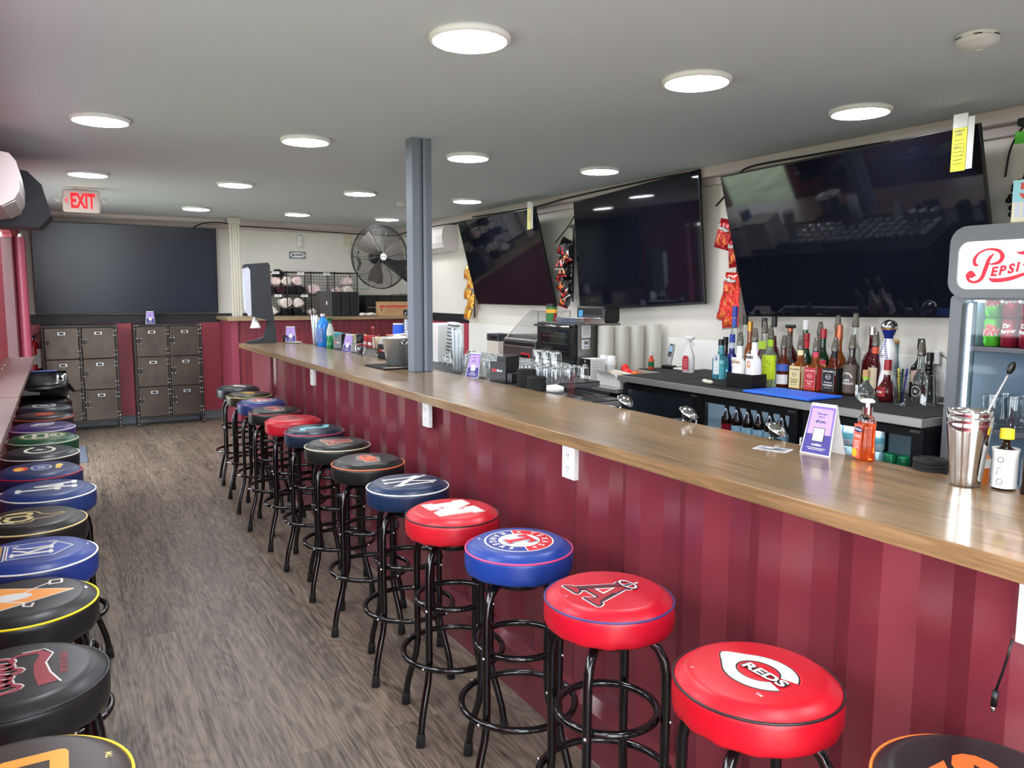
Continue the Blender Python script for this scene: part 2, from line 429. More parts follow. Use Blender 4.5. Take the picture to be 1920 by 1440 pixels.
# ------------------------------------------------------------------ ceiling lights
emit_m = mat('led_diffuser', (246,250,255), .5, emit=LED)
rim_m = mat('light_rim', (232,232,232), .5)
rim = MB().lathe([(.128,-.022),(.140,-.019),(.142,-.010),(.142,0),(.128,0),(.128,-.022)], rim_m, 48).mesh('frame')
dif = MB().lathe([(0,-.021),(.12,-.0215),(.1285,-.021),(.1285,-.012)][::-1], emit_m, 48).mesh('diffuser')
rows = {-1: 'in the line by the left wall', 0: 'in the line above the stools', 1: 'in the line behind the bar', 2: 'in the line by the televisions'}
cols_ = {-1: 'behind the photographer', -2: 'at the very front', 0: 'nearest of its line', 1: 'second nearest', 2: 'third nearest', 3: 'farthest of its line'}
for i in (-1, 0, 1, 2):
    for j in (-2, -1, 0, 1, 2, 3):
        if i == -1 and j == 3: continue
        x, y = 1.268+1.043*i, 2.496+2.081*j
        if y < YF+.2: continue
        t = thing('ceiling_light', 'round white ceiling light %s, %s' % (rows[i], cols_[j]), 'light', (x, y, H), 0, 'round ceiling lights')
        link('frame', rim, t); link('diffuser', dif, t)

# smoke detectors
def detector(x, y, lab, s=1.):
    t = thing('smoke_detector', lab, 'smoke detector', (x, y, H))
    mb = MB().lathe([(0,-.045),(.03,-.045),(.05,-.038),(.06,-.03),(.066,-.026),(.066,-.014)], WHITE, 32)
    mb.lathe([(.062,-.013),(.064,-.011),(.064,0)], WHITE, 32)
    mb.obj('housing', t)
    mb = MB()
    for k in range(6):
        a = k*PI/3; mb.box(-.012, .012, .0615, .0675, -.0135, -.0105, BLACK, M=RZ(a))
    mb.box(.01, .03, -.01, .01, -.048, -.0445, WHITE, .001); mb.obj('vent_slot', t)
detector(2.753, 1.607, 'white round smoke detector on the ceiling at upper right')
detector(2.90, 7.12, 'small white smoke detector on the ceiling beside the grey pillar')

# grey pillar: two channels back to back
pil_m = mat('blue_grey_pillar_paint', (106,114,124), .38)
t = thing('support_pillar', 'blue-grey steel pillar of two channels rising from the bar counter', 'pillar', (1.83, 4.25, 0))
pc = MB().prism([(-.062,-.045),(-.02,-.05),(-.004,-.045),(-.004,.045),(-.062,.045)], 1.061, H, pil_m); pc.obj('channel', t)
pc = MB().prism([(.004,-.045),(.02,-.05),(.058,-.045),(.058,.045),(.004,.045)], 1.061, H, pil_m); pc.obj('channel', t)
MB().box(-.004, .004, -.03, .03, 1.061, H, MATBLACK).obj('gap_filler', t)
# beige post by the back wall
post_m = mat('beige_post_paint', (188,182,170), .45)
t = thing('beige_post', 'beige ribbed conduit post between the back television and the shirt shelf', 'post', (1.80, 9.60, 0))
mb = MB()
for k, x in enumerate((-.045, -.015, .015, .045)): mb.cyl(x, 0, 1.247, H-.07, .0165, post_m, 14)
mb.obj('pipes', t); MB().box(-.07, .07, -.04, .05, H-.07, H-.001, post_m, .012).obj('cap', t)

# ------------------------------------------------------------------ bar counter
top_m = wood_mat('varnished_walnut_counter', (96,73,46), (148,118,82), 'Y', 1.6, .3, .5, None, bump=.03)
BX0, BX1, BY0, BY1 = 1.40, 1.93, -.6, 7.45
bar = thing('bar_counter', 'long bar counter with varnished brown wood top and maroon corrugated front', 'counter')
MB().box(BX0, BX1, BY0, BY1, 1.020, 1.059, top_m, .0015).obj('counter_top', bar)
# corrugated container panel under it
def corrugated(y0, y1, x0, depth, z0, z1, m, per=.262):
    pr_ = []; y = y0
    seq = [(0, .07), (1, .061), (2, .07), (3, .061)]
    k = 0; x = x0; pts = [(x0, y0)]; st = 0
    while y < y1:
        d = [.07, .061, .07, .061][st]; y2 = min(y+d, y1); f = (y2-y)/d
        if st == 1: x = x0+depth*f
        elif st == 3: x = x0+depth*(1-f)
        pts.append((x, y2)); y = y2; st = (st+1) % 4
    poly = pts+[(x0+depth+.012, y1), (x0+depth+.012, y0)]
    return MB().prism(poly, z0, z1, m)
bar_red = mat('bar_front_maroon_gloss', (104,36,47), .25, var=.05, vscale=4, bump=.04, bscale=120, spec=1.)
t = bar
corrugated(-.595, 6.45, 1.46, .036, .19, 1.0195, bar_red).obj('corrugated_panel', t)
mb = MB(); P_ = [(1.425,0),(1.425,.16),(1.462,.19),(1.508,.19),(1.508,0)]
n = len(P_); mb.add([(a,-.595,b) for a,b in P_]+[(a,6.45,b) for a,b in P_], [(i,(i+1)%n,n+(i+1)%n,n+i) for i in range(n)]+[tuple(range(n)),tuple(range(2*n-1,n-1,-1))], bar_red)
mb.obj('bottom_rail', t)
woodred = wood_mat('maroon_stained_plywood', (92,30,42), (128,48,60), 'Z', 1., .45)
MB().box(1.455, 1.50, 6.47, 7.16, 0, 1.0195, woodred, .003).obj('end_panel', bar)
MB().box(1.50, 1.9, 7.12, 7.16, 0, 1.0195, woodred, .003).obj('end_return', bar)
# stainless service ledge behind the bar
led_m = mat('wet_black_bar_mat', (34,35,37), .4, var=.2, vscale=20)
t = thing('drip_ledge', 'narrow stainless ledge with black mat behind the bar counter', 'ledge', (0,0,0))
MB().box(1.931, 1.985, .4, 2.72, 1.02, 1.044, STEEL, .003).obj('near_ledge', t)
mb = MB(); mb.box(1.931, 2.16, 2.722, 3.38, 1.02, 1.044, STEEL, .003); mb.box(1.931, 2.5, 3.38, 7.2, 1.02, 1.044, STEEL, .003); mb.obj('wide_ledge', t)
MB().box(1.94, 2.155, 2.73, 3.375, 1.0442, 1.05, led_m, .002).box(1.94, 2.5, 3.377, 7.15, 1.0442, 1.05, led_m, .002).obj('bar_mat', t)
MB().box(1.56, 1.93, .4, 7.1, .0, .02, MATBLACK).obj('plinth', t)
mb = MB(); mb.box(1.56, 1.6, .4, 7.1, .02, 1.0195, MATBLACK); mb.obj('back_board', t)
for y in (3.4, 5.0, 7.1): MB().box(2.42, 2.46, y, y+.04, 0, 1.0199, STEEL).obj('leg', t)

# outlets on bar front
def outlet(loc, lab, rz=-PI/2, depth=.02):
    t = thing('outlet', lab, 'outlet', loc, rz, 'white outlets under the counter edge')
    MB().box(-.036, .036, -.0, depth, -.057, .057, WHITE, .002).obj('cover_plate', t)
    mb = MB()
    for s in (-1, 1):
        mb.box(-.013, .013, -.0015, .0, s*.022-.014, s*.022+.014, PAPER, .0005)
        mb.box(-.006, -.004, -.002, -.0013, s*.022-.002, s*.022+.008, BLACK); mb.box(.004, .006, -.002, -.0013, s*.022-.002, s*.022+.008, BLACK)
        mb.cyl(0, 0, 0, .0007, .002, BLACK, 8, M=T(0,-.0013,s*.022-.008) @ RX(PI/2))
    mb.obj('socket', t)
outlet((1.441, 2.12, .955), 'white outlet cover below the counter beside the navy stool, nearest one fully seen')
outlet((1.441, 3.30, .955), 'white outlet cover below the counter near the pillar, small and farther away')
outlet((1.441, 5.20, .955), 'thin white outlet cover at the far end of the bar front')
outlet((1.441, .665, .955), 'white outlet at the right edge of the picture with a cable below')
cb = MB(); cb.tube([(1.432,.70,.905),(1.43,.705,.87),(1.433,.712,.84),(1.43,.72,.80)], .0024, BLACK, 8); cb.tube([(1.43,.72,.80),(1.43,.722,.77)], .0055, BLACK, 10); cb.tube([(1.43,.722,.77),(1.43,.7225,.758)], .0032, CHROME, 8)
tag(cb.obj('charging_cable'), 'short black charging cable hanging below the counter at right', 'cable')

# ------------------------------------------------------------------ left ledge counter
ledge_m = mat('brushed_bronze_ledge', (150,128,122), .33, .75, var=.1, vscale=14, bump=.03)
def ledge(y0, y1, z, lab):
    t = thing('wall_ledge', lab, 'counter', (0, 0, 0))
    MB().box(XL+.002, -.178, y0, y1, z-.025, z, ledge_m, .002).obj('ledge_top', t)
    mb = MB()
    for k in range(int((y1-y0)/.28)):
        y = y0+.1+k*.28
        mb.sphere((XL+.035, y, z), .006, CHROME, 8, 4, (1,1,.5))
    for y in (y1-.12, y1-.2):
        for x in (-.25, -.29): mb.sphere((x, y, z), .006, CHROME, 8, 4, (1,1,.5))
    mb.obj('rivet', t)['kind'] = 'stuff'
    mb = MB()
    for y in (y0+.25, (y0+y1)/2, y1-.25): mb.box(XL+.002, -.22, y-.012, y+.012, z-.06, z-.026, red_m)
    mb.obj('bracket', t)
ledge(-.6, 3.98, 1.059, 'long narrow brownish steel ledge along the left wall, nearer piece')
ledge(4.0, 6.45, 1.063, 'narrow riveted steel ledge along the left wall, farther piece beside the black bag')
# ------------------------------------------------------------------ bar stools
tube_m = mat('gloss_black_tube', (9,9,10), .16, coat=.3)
R = .165
def leg_mesh(a):
    pts = [(.02,.664),(.07,.664),(.105,.658),(.130,.640),(.146,.610),(.152,.575),(.153,.50),(.152,.30),(.153,.25),(.160,.205),(.179,.15),(.196,.095),(.204,.05),(.207,.022)]
    return MB().tube([(r*math.cos(a), r*math.sin(a), z) for r, z in pts], .0122, tube_m, 10).mesh('leg')
def foot_mesh(a):
    c, s = math.cos(a), math.sin(a)
    return MB().tube([(.205*c,.205*s,.045),(.206*c,.206*s,.03),(.208*c,.208*s,.0)], [.0135,.015,.0165], RUBBER, 12).mesh('foot_cap')
legs = [leg_mesh(k*PI/2) for k in range(4)]; feet = [foot_mesh(k*PI/2) for k in range(4)]
ring_up = MB().ring(.129, .455, .0105, tube_m, 44, 9).mesh('footrest_ring')
ring_lo = MB().ring(.176, .262, .0105, tube_m, 52, 9).mesh('footrest_ring')
bolts = []
for k in range(4):
    a = k*PI/2
    for z, r in ((.455, .165), (.262, .1885)): bolts.append(MB().sphere((r*math.cos(a), r*math.sin(a), z), .0055, CHROME, 8, 5).mesh('bolt'))
swivel = MB().lathe([(.0,.64),(.075,.64),(.08,.648),(.08,.681),(0,.681)], tube_m, 24).mesh('swivel_plate')
ZT = .770
def ztop(r):
    if r <= .125: return ZT
    t = min(1, (r-.125)/(.160-.125)); return ZT-.018*t*t
_vin = {}
def vinyl(c):
    if c not in _vin: _vin[c] = mat('vinyl_%02x%02x%02x' % c, tuple(int(v*.86) for v in c), .36, bump=.12, bscale=9)
    return _vin[c]
def ink(c, r=.4):
    return mat('ink_%02x%02x%02x' % c, c, r)
INKS = {'w': (212,209,203), 'r': (190,28,40), 'b': (30,52,130), 'k': (16,16,20), 'o': (226,92,40), 'g': (205,185,125), 'y': (226,178,48), 'n': (28,32,66), 't': (120,190,205)}
def I(k): return ink(INKS[k]) if isinstance(k, str) else ink(k)
def stool(x, y, seat_c, pipe_c, label, emblem=None, up='+x', rz=None, twist=0.):
    t = thing('bar_stool', label, 'bar stool', (x, y, 0), 0, 'bar stools along the bar' if x > .5 else 'bar stools along the wall ledge')
    a = rnd.uniform(.35, .75) if rz is None else rz
    h = bpy.data.objects  # legs share one turn
    for k in range(4):
        lg = link('leg', legs[k], t, rot=(0,0,a)); link('foot_cap', feet[k], lg)
    r1 = link('footrest_ring', ring_up, t, rot=(0,0,a)); link('footrest_ring', ring_lo, t, rot=(0,0,a))
    for bm_ in bolts: link('bolt', bm_, t, rot=(0,0,a))
    link('swivel_plate', swivel, t)
    vm = vinyl(seat_c)
    mb = MB(); n = 64
    prof = [(0,.680),(.145,.680),(.157,.683),(.1625,.690),(.1640,.705),(.1645,.72),(.1640,.738),(.1625,.7475),(.160,.7515)]
    prof += [(.157,.7545),(.150,.7600),(.142,.7650),(.134,.7690),(.125,.7700),(.06,.7700),(0,.7700)]
    vs = []; fs = []; rng = random.Random(int(y*1000)+int(x*77))
    ph = [rng.uniform(0, 6.28) for _ in range(4)]
    mb.lathe(prof, vm, n)
    out = []
    for (vx, vy, vz) in mb.v:      # soft puckers low on the skirt
        rr = math.hypot(vx, vy)
        if rr > .14 and vz < .73:
            an = math.atan2(vy, vx); wv = .0016*(math.sin(9*an+ph[0])*math.sin(5*an+ph[1])+.6*math.sin(17*an+ph[2]))*(.735-vz)/.06
            vx *= 1+wv/rr; vy *= 1+wv/rr; vz -= wv*.8
        out.append((vx, vy, vz))
    mb.v = out
    seat = mb.obj('seat', t)
    MB().ring(.1625, .7505, .0028, ink(pipe_c, .35), 64, 6).obj('piping', seat)
    if emblem:
        M = T(0, 0, ZT) @ RZ((-PI/2 if up == '+x' else PI/2)+twist)
        p = Print(M, R, .00035); emblem(p)
        # follow the rounded edge of the seat
        p.mb.v = [(vx, vy, vz-ZT+ztop(math.hypot(vx, vy))) for vx, vy, vz in p.mb.v]
        p.obj('emblem', seat)
    return t

def star(p, cx, cy, r, m, l=0, rot=PI/2):
    p.poly([(cx+(r if k % 2 == 0 else r*.42)*math.cos(rot+k*PI/5), cy+(r if k % 2 == 0 else r*.42)*math.sin(rot+k*PI/5)) for k in range(10)], m, l)
def outlined(p, poly, m, om, w, l=0):
    p.seg(poly, w, om, l, True); p.poly(poly, om, l); p.poly(poly, m, l+1)
def small_tm(p, u, v): p.text('TM', u, v, .045, I('w'), 1, bold=.02); p.text('IIII', -.62, -.38, .03, I('w'), 1, bold=.01)

def e_reds(p):
    def cshape(k, off=0.):
        # wishbone letter: pointed at the left, open at the right
        o = []; i = []
        for q in range(41):
            a = math.radians(22+(338-22)*q/40)
            rx, ry = .46+k, .40+k
            x, y = .05+rx*math.cos(a), ry*math.sin(a)
            bulge = max(0, math.cos(a-PI))**14
            o.append((x-.16*bulge, y))
            rx, ry = .285-k, .235-k
            i.append((.02+rx*math.cos(a), ry*math.sin(a)))
        return o, i
    for k, m, l in ((.045, I((206,36,46)), 0), (.02, I('k'), 1), (0, I('w'), 2)):
        o, i = cshape(k); K = len(o)
        p._a(o+i, [(q, q+1, K+q+1, K+q) for q in range(K-1)], m, l)
    for c, m, l, b in (((0,0), I('k'), 4, .09), ((0,0), I('w'), 5, .03)):
        p.text('REDS', .13, 0, .16, m, l, w=.62 if l == 5 else .66, bold=b)
    p.text('TM', .42, -.42, .05, I('w'), 1, bold=.02)
    p.text('IIIIII', -.45, -.62, .025, I('w'), 1, bold=.01)
def e_angels(p):
    A = [(-.52,-.42),(-.46,-.34),(-.40,-.34),(-.12,.28),(-.17,.34),(.17,.34),(.12,.28),(.40,-.34),(.46,-.34),(.52,-.42),(.12,-.42),(.18,-.34),(.24,-.34),(.20,-.22),(-.20,-.22),(-.24,-.34),(-.18,-.34),(-.12,-.42)]
    A = [(x*.86, y*1.05-.08) for x, y in A]
    p.seg(A, .105, I('w'), 0, True); p.poly(A, I('w'), 0); p.seg(A, .066, I((22,22,48)), 1, True); p.poly(A, I((150,24,34)), 2)
    p.poly([(-.32,-.40),(-.05,.26),(.02,.26),(-.19,-.40)], I((60,14,28)), 3); p.poly([(.30,-.40),(.14,-.02),(.20,-.02),(.37,-.40)], I((60,14,28)), 3)
    p.poly([(-.12,-.19),(.12,-.19),(0,.12)], I('w'), 3); p.poly([(-.075,-.165),(.075,-.165),(0,.055)], I((176,34,44)), 4)
    p.poly([(-.05,.3),(.05,.3),(.02,.56),(-.02,.56)], I('w'), 1); p.poly([(-.035,.3),(.035,.3),(.0,.53)], I('n'), 2)
    p.ell(0, .36, .21, .115, I('n'), 5, rin=.62); p.ell(0, .36, .195, .10, I('w'), 6, rin=.78)
    p.text('TM', .36, -.50, .05, I('w'), 1, bold=.02); p.text('IIIIII', -.1, -.72, .025, I('w'), 1, bold=.01)
def e_rangers(p):
    p.ell(0, 0, .64, .64, I('w'), 0, n=56); p.ell(0, 0, .61, .61, I('b'), 1, n=56)
    p.ell(0, 0, .61, .61, I('r'), 2, rin=.6, n=28, a0=math.radians(-15), a1=math.radians(165))
    for a in (-15, 165):
        c, s = math.cos(math.radians(a)), math.sin(math.radians(a)); p.seg([(.36*c,.36*s),(.61*c,.61*s)], .022, I('w'), 3)
    p.ell(0, 0, .385, .385, I('w'), 3, n=44); p.ell(0, 0, .36, .36, I((214,214,212)), 4, n=44)
    p.arc_text('TEXAS', .485, math.radians(72), .13, I('w'), 4, step=.40)
    p.arc_text('RANGERS', .485, math.radians(252), .13, I('w'), 4, step=.36, inward=True)
    star(p, .485*math.cos(math.radians(5)), .485*math.sin(math.radians(5)), .06, I('w'), 4); star(p, .485*math.cos(math.radians(150)), .485*math.sin(math.radians(150)), .06, I('w'), 4)
    for s in (-1, 1):
        p.stroke([(-.33+.06*q, s*(.2+.0*q)-s*.10*math.sin(PI*q/11)) for q in range(12)], .012, I((150,150,150)), 5)
    Tt = [(-.22,.26),(.22,.26),(.22,.10),(.16,.10),(.14,.17),(.06,.17),(.06,-.17),(.12,-.2),(.12,-.26),(-.12,-.26),(-.12,-.2),(-.06,-.17),(-.06,.17),(-.14,.17),(-.16,.10),(-.22,.10)]
    p.seg(Tt, .05, I('b'), 5, True); p.seg(Tt, .02, I('w'), 6, True); p.poly(Tt, I('r'), 7)
    p.text('TM', -.45, -.6, .05, I('w'), 1, bold=.02)
def e_nebraska(p):
    N = [(-.46,-.42),(-.46,-.24),(-.38,-.24),(-.38,.24),(-.46,.24),(-.46,.42),(-.16,.42),(.16,-.04),(.16,.24),(.06,.24),(.06,.42),(.46,.42),(.46,.24),(.38,.24),(.38,-.42),(.14,-.42),(-.16,.02),(-.16,-.24),(-.06,-.24),(-.06,-.42)]
    N = [(x*1.12, y*1.1) for x, y in N]
    p.seg(N, .075, I('w'), 0, True); p.seg(N, .02, I((170,30,40)), 1, True); p.poly(N, I((226,216,204)), 2)
def e_yankees(p):
    W = I('w')
    def bar(a, b, w0, w1, l=0):
        a = Vector(a); b = Vector(b); mid = (a+b)/2
        p.stroke([a, a.lerp(b,.15), mid, a.lerp(b,.85), b], [w0, (w0+w1)/2*.62, w1, (w0+w1)/2*.62, w0], W, l)
    bar((-.34,-.52), (-.34,.34), .2, .075); bar((.34,-.34), (.34,.52), .2, .075, 1); bar((-.40,.42), (.40,-.42), .17, .15, 2)
    bar((0,-.60), (0,-.02), .2, .09, 3); bar((0,-.02), (-.34,.60), .13, .085, 4); bar((0,-.02), (.30,.62), .13, .085, 5)
    p.text('TM', .42, -.5, .05, W, 1, bold=.02); p.text('IIII', -.2, -.78, .03, W, 1, bold=.01)
def e_osu(p):
    p.seg([(-.42,-.18),(-.42,.18),(-.1,.18),(-.1,.28),(.12,.28),(.12,.18),(.42,.18),(.42,-.18),(.1,-.18),(.1,-.28),(-.12,-.28),(-.12,-.18)], .05, I('w'), 0, True)
    p.poly([(-.42,-.18),(-.42,.18),(-.1,.18),(-.1,.28),(.12,.28),(.12,.18),(.42,.18),(.42,-.18),(.1,-.18),(.1,-.28),(-.12,-.28),(-.12,-.18)], I('k'), 1)
    p.text('O', -.26, 0, .34, I('o'), 2, bold=.06); p.text('S', 0, 0, .48, I('o'), 3, bold=.07, w=.24); p.text('U', .26, 0, .34, I('o'), 2, bold=.06)
def blockA(p, c, oc, ic=None):
    A = [(-.46,-.4),(-.46,-.28),(-.38,-.28),(-.14,.28),(-.22,.28),(-.22,.4),(.22,.4),(.22,.28),(.14,.28),(.38,-.28),(.46,-.28),(.46,-.4),(.1,-.4),(.1,-.28),(.18,-.28),(.14,-.16),(-.14,-.16),(-.18,-.28),(-.1,-.28),(-.1,-.4)]
    p.seg(A, .06, oc, 0, True); p.poly(A, c, 1); p.poly([(-.09,-.04),(.09,-.04),(0,.2)], ic or oc, 2)
def e_dbacks(p):
    blockA(p, I((150,44,40)), I((222,208,180)), I('k'))
    for k in range(5): p.seg([(-.3+.14*k,-.36+.1*k),(-.22+.12*k,-.30+.1*k)], .03, I((222,208,180)), 3)
def e_kraken(p):
    m = I('t')
    S = [(.30,.34),(.08,.30),(-.08,.16),(-.02,.02),(.08,-.14),(-.06,-.30),(-.30,-.34)]
    for d in (-.11, 0, .11):
        p.stroke([(-x*.8+d, y*1.5) for x, y in S], [.02,.06,.075,.07,.075,.06,.02], m, 0)
    p.poly([(-.34,.62),(-.12,.50),(-.26,.36),(-.42,.44)], m, 1); p.poly([(.34,-.62),(.12,-.50),(.26,-.36),(.42,-.44)], m, 1)
    p.text('IIII', .2, .74, .04, I('w'), 0, bold=.02)
def script_loops(p, m, om, n, x0, x1, amp, w, l=0):
    pts = []
    for q in range(n*14+1):
        a = q/14*2*PI; x = x0+(x1-x0)*q/(n*14)
        pts.append((x-.055*math.sin(a), amp*math.cos(a)*(1 if (q//14) % 2 else .7)))
    if om: p.stroke(pts, w+.035, om, l)
    p.stroke(pts, w, m, l+1)
def e_redscript(p): script_loops(p, I((112,14,28)), None, 5, -.4, .4, .18, .06)
def e_flames(p):
    p.ell(0, 0, .62, .34, I('w'), 0, rin=.94); p.ell(0, 0, .58, .31, I((96,24,28)), 0)
    p.text('A', -.34, 0, .34, I('w'), 1, bold=.06, w=.34); p.text('A', -.34, 0, .30, I((176,52,56)), 2, bold=.02, w=.3)
    p.text('M', .0, 0, .34, I((176,52,56)), 2, bold=.04, w=.3); p.text('F', .32, 0, .40, I('w'), 1, bold=.07, w=.22, rot=-PI/2); p.text('F', .32, 0, .36, I((176,52,56)), 2, bold=.03, w=.18, rot=-PI/2)
def e_cubs(p):
    p.ell(0, 0, .58, .58, I('w'), 0); p.ell(0, 0, .535, .535, I('b'), 1); p.ell(0, 0, .43, .43, I('w'), 2)
    p.ell(0, 0, .38, .38, I('r'), 3, rin=.52, a0=.75, a1=2*PI-.75); p.text('UBS', .10, 0, .18, I('r'), 4, bold=.05)
def e_yellow(p):
    m = I('y'); p.poly([(-.36,-.2),(-.2,.16),(.1,.26),(.38,.14),(.2,.04),(.34,-.18),(.0,-.06),(-.16,-.26)], m, 0)
    p.poly([(-.12,-.02),(.1,.12),(.12,.02)], I('k'), 1)
def e_swoosh(p):
    m = I((200,200,202)); p.ell(0, 0, .62, .36, m, 0, rin=.86, a0=.3, a1=PI+.9); p.poly([(-.5,-.1),(-.2,.2),(.3,.26),(.1,.02),(-.1,-.2)], m, 1)
def e_bears(p):
    p.ell(0, 0, .6, .42, I('w'), 0, rin=.86, a0=.6, a1=2*PI-.6); p.ell(0, 0, .5, .35, I((150,154,160)), 0, rin=.8, a0=.6, a1=2*PI-.6)
    p.poly([(-.12,-.16),(-.05,.14),(.18,.18),(.26,0),(.12,-.16)], I((205,208,212)), 1)
def e_bengal(p):
    p.ell(0, 0, .6, .52, I((120,56,40)), 0, rin=.9); p.poly([(-.44,-.22),(-.3,.3),(.0,.14),(.3,.3),(.44,-.22),(.0,-.4)], I((196,70,44)), 1)
    for k in (-1, 0, 1): p.poly([(-.02+.22*k,-.2),(.04+.22*k,.1),(.09+.22*k,-.16)], I('w' if k == 0 else 'k'), 2)
def e_rockies(p):
    p.text('C', -.14, .04, .62, I('w'), 0, bold=.05, w=.5); p.text('R', .17, -.06, .58, I('w'), 1, bold=.05, w=.44)
    p.text('C', -.14, .04, .56, I((150,140,170)), 1, bold=-.0, w=.44)
def e_csu(p):
    p.ell(0, 0, .62, .62, I('g'), 0, rin=.95); p.ell(0, 0, .56, .56, I((226,220,196)), 0); p.ell(0, 0, .52, .52, I((44,92,66)), 1)
    p.ell(-.2, .06, .24, .24, I((226,220,196)), 2, rin=.6, a0=.5, a1=5.6); p.ell(.22, .06, .24, .24, I((226,220,196)), 2, rin=.6, a0=-2.4, a1=2.7)
    p.text('CSU', 0, -.3, .2, I((226,220,196)), 2, bold=.05)
def e_csox(p):
    m = I((226,224,206)); p.ell(0, 0, .52, .40, m, 0, rin=.78, a0=.55, a1=2*PI-.55)
    p.seg([(.0,.14),(.0,-.14)], .05, m, 1); p.seg([(-.1,.06),(.12,-.06)], .04, m, 2); p.seg([(-.1,-.06),(.12,.06)], .04, m, 2)
    p.poly([(.36,.18),(.48,.28),(.5,.12)], m, 1); p.poly([(.36,-.18),(.48,-.28),(.5,-.12)], m, 1)
def e_jay(p):   # plain blue, yellow and red patches in place of the mascot
    p.ell(-.02, .40, .30, .17, I((206,60,44)), 0, n=24); p.ell(-.06, .44, .22, .11, I((232,180,64)), 1, n=24)
    p.ell(0, -.06, .34, .24, I('w'), 0, n=30); p.ell(0, -.06, .30, .20, I((62,88,160)), 1, n=30); p.text('KU', 0, -.06, .17, I('w'), 2, bold=.04)
    p.ell(.12, -.46, .2, .09, I('w'), 0, n=24); p.ell(.12, -.46, .18, .075, I((230,190,80)), 1, n=24); p.ell(-.16, -.44, .14, .07, I((230,190,80)), 1, n=24)
def e_la(p):
    W = I('w')
    p.seg([(-.20,.58),(-.20,-.20)], .125, W, 0); p.seg([(-.34,.58),(-.06,.58)], .11, W, 0); p.seg([(-.32,-.2),(.18,-.2),(.18,-.08)], .125, W, 0)
    p.seg([(-.14,-.54),(.10,.22),(.34,-.54)], .135, W, 1); p.seg([(-.24,-.54),(-.04,-.54)], .11, W, 1); p.seg([(.2,-.54),(.44,-.54)], .11, W, 1); p.seg([(-.04,-.28),(.24,-.28)], .08, W, 1)
def e_cu(p):
    G = I('g')
    O = [(-.42,.52),(-.56,.30),(-.52,.0),(-.30,-.06),(-.24,-.34),(.02,-.62),(.12,-.56),(.02,-.34),(.16,-.18),(.40,-.10),(.52,.10),(.46,.40),(.22,.56),(-.1,.58)]
    O = [(x*.8, y*.95) for x, y in O]
    p.seg(O, .035, G, 0, True)
    p.ell(-.13, .22, .22, .26, G, 1, rin=.62, a0=.7, a1=2*PI-.7); p.seg([(.06,.42),(.06,.10),(.12,.02),(.24,.02),(.3,.10),(.3,.42)], .09, G, 2)
    p.rect(-.4, -.34, .28, .5, I('w'), 1)
def e_royals(p):
    W = I('w'); B = I((52,74,150)); G = I((176,134,62))
    S = [(-.42,.40),(.42,.40),(.44,-.30),(.0,-.60),(-.44,-.30)]
    p.poly(S, B, 0); p.poly([(-.43,.48),(.43,.48),(.42,.68),(-.42,.68)], G, 0); p.seg(S, .024, W, 1, True); p.seg([(-.45,.44),(-.44,.72),(.44,.72),(.45,.44)], .024, W, 1, True)
    for k in range(4): p.ell(-.28+.19*k, .68, .09, .12, W, 2, rin=.74, n=20)
    for a, b, w_ in (((-.22,.32),(-.22,-.26),.095),): p.seg([a, b], w_, W, 2)
    p.seg([(-.3,.32),(-.13,.32)], .06, W, 2); p.seg([(-.3,-.26),(-.13,-.26)], .06, W, 2)
    p.stroke([(.06,.32),(-.02,.2),(-.18,.04)], .07, W, 2); p.seg([(-.14,.08),(.0,-.12),(.06,-.26)], .095, W, 2); p.seg([(-.02,-.27),(.13,-.27)], .06, W, 2)
    p.stroke([(.34,.24),(.24,.32),(.12,.2),(.08,.0),(.14,-.26),(.28,-.34),(.38,-.22)], [.03,.05,.06,.075,.06,.05,.02], W, 3)
    p.rect(-.04, .04, -.84, -.82, W, 0)
def e_penguins(p):   # skating mascot left out: triangle, stick and white panel shapes only
    O = I((232,150,70)); W = I('w')
    tri = [(-.58,.50),(.58,.50),(.0,-.64)]
    p.seg(tri, .05, W, 0, True); p.poly(tri, O, 1)
    p.seg([(-.46,-.02),(-.3,-.02),(-.1,.30),(.3,.42)], .035, W, 2); p.seg([(-.46,-.02),(-.52,-.12),(-.38,-.14)], .035, W, 2); p.seg([(.36,-.34),(.54,-.34),(.54,-.5),(.36,-.5)], .035, W, 2, True)
    p.seg([(.45,-.34),(.25,-.1),(-.05,.1)], .035, W, 2)
    p.ell(.0, .18, .16, .3, W, 3, n=24); p.rect(-.04, .04, -.84, -.80, W, 0)
def e_script(p):
    m = I((140,46,58)); W = I('w')
    def sc(dx, dy, mm, wk, l):
        pts = []
        for q in range(86):
            a = q/14*2*PI; x = -.52+q*.0108
            pts.append((x-.075*math.sin(a)+dx, .16+.19*math.cos(a)*(1.15 if q < 14 or 40 < q < 54 else .62)+dy))
        p.stroke(pts, wk, mm, l)
    sc(.012, -.012, W, .075, 0); sc(0, 0, m, .062, 1)
    p.stroke([(-.50,-.34),(-.2,-.27),(.1,-.24),(.36,-.30),(.48,-.22),(.46,.0),(.36,.1)], [.2,.16,.12,.13,.1,.06,.04], m, 1)
    p.stroke([(-.52,-.47),(-.2,-.36),(.1,-.31),(.36,-.385),(.53,-.29),(.52,-.05)], .022, W, 2)
    p.text('SPORTS BAR', .02, -.50, .085, m, 1, bold=.02, w=.62)
def e_orange(p):
    O = I((232,160,62)); 
    p.seg([(-.34,.1),(-.34,-.36),(.36,-.36),(.36,.1)], .16, O, 0); p.text('TM', .1, -.78, .06, I((214,190,110)), 0, bold=.02)
def e_giants(p):
    p.text('SF', 0, 0, .7, I('o'), 0, bold=.06)

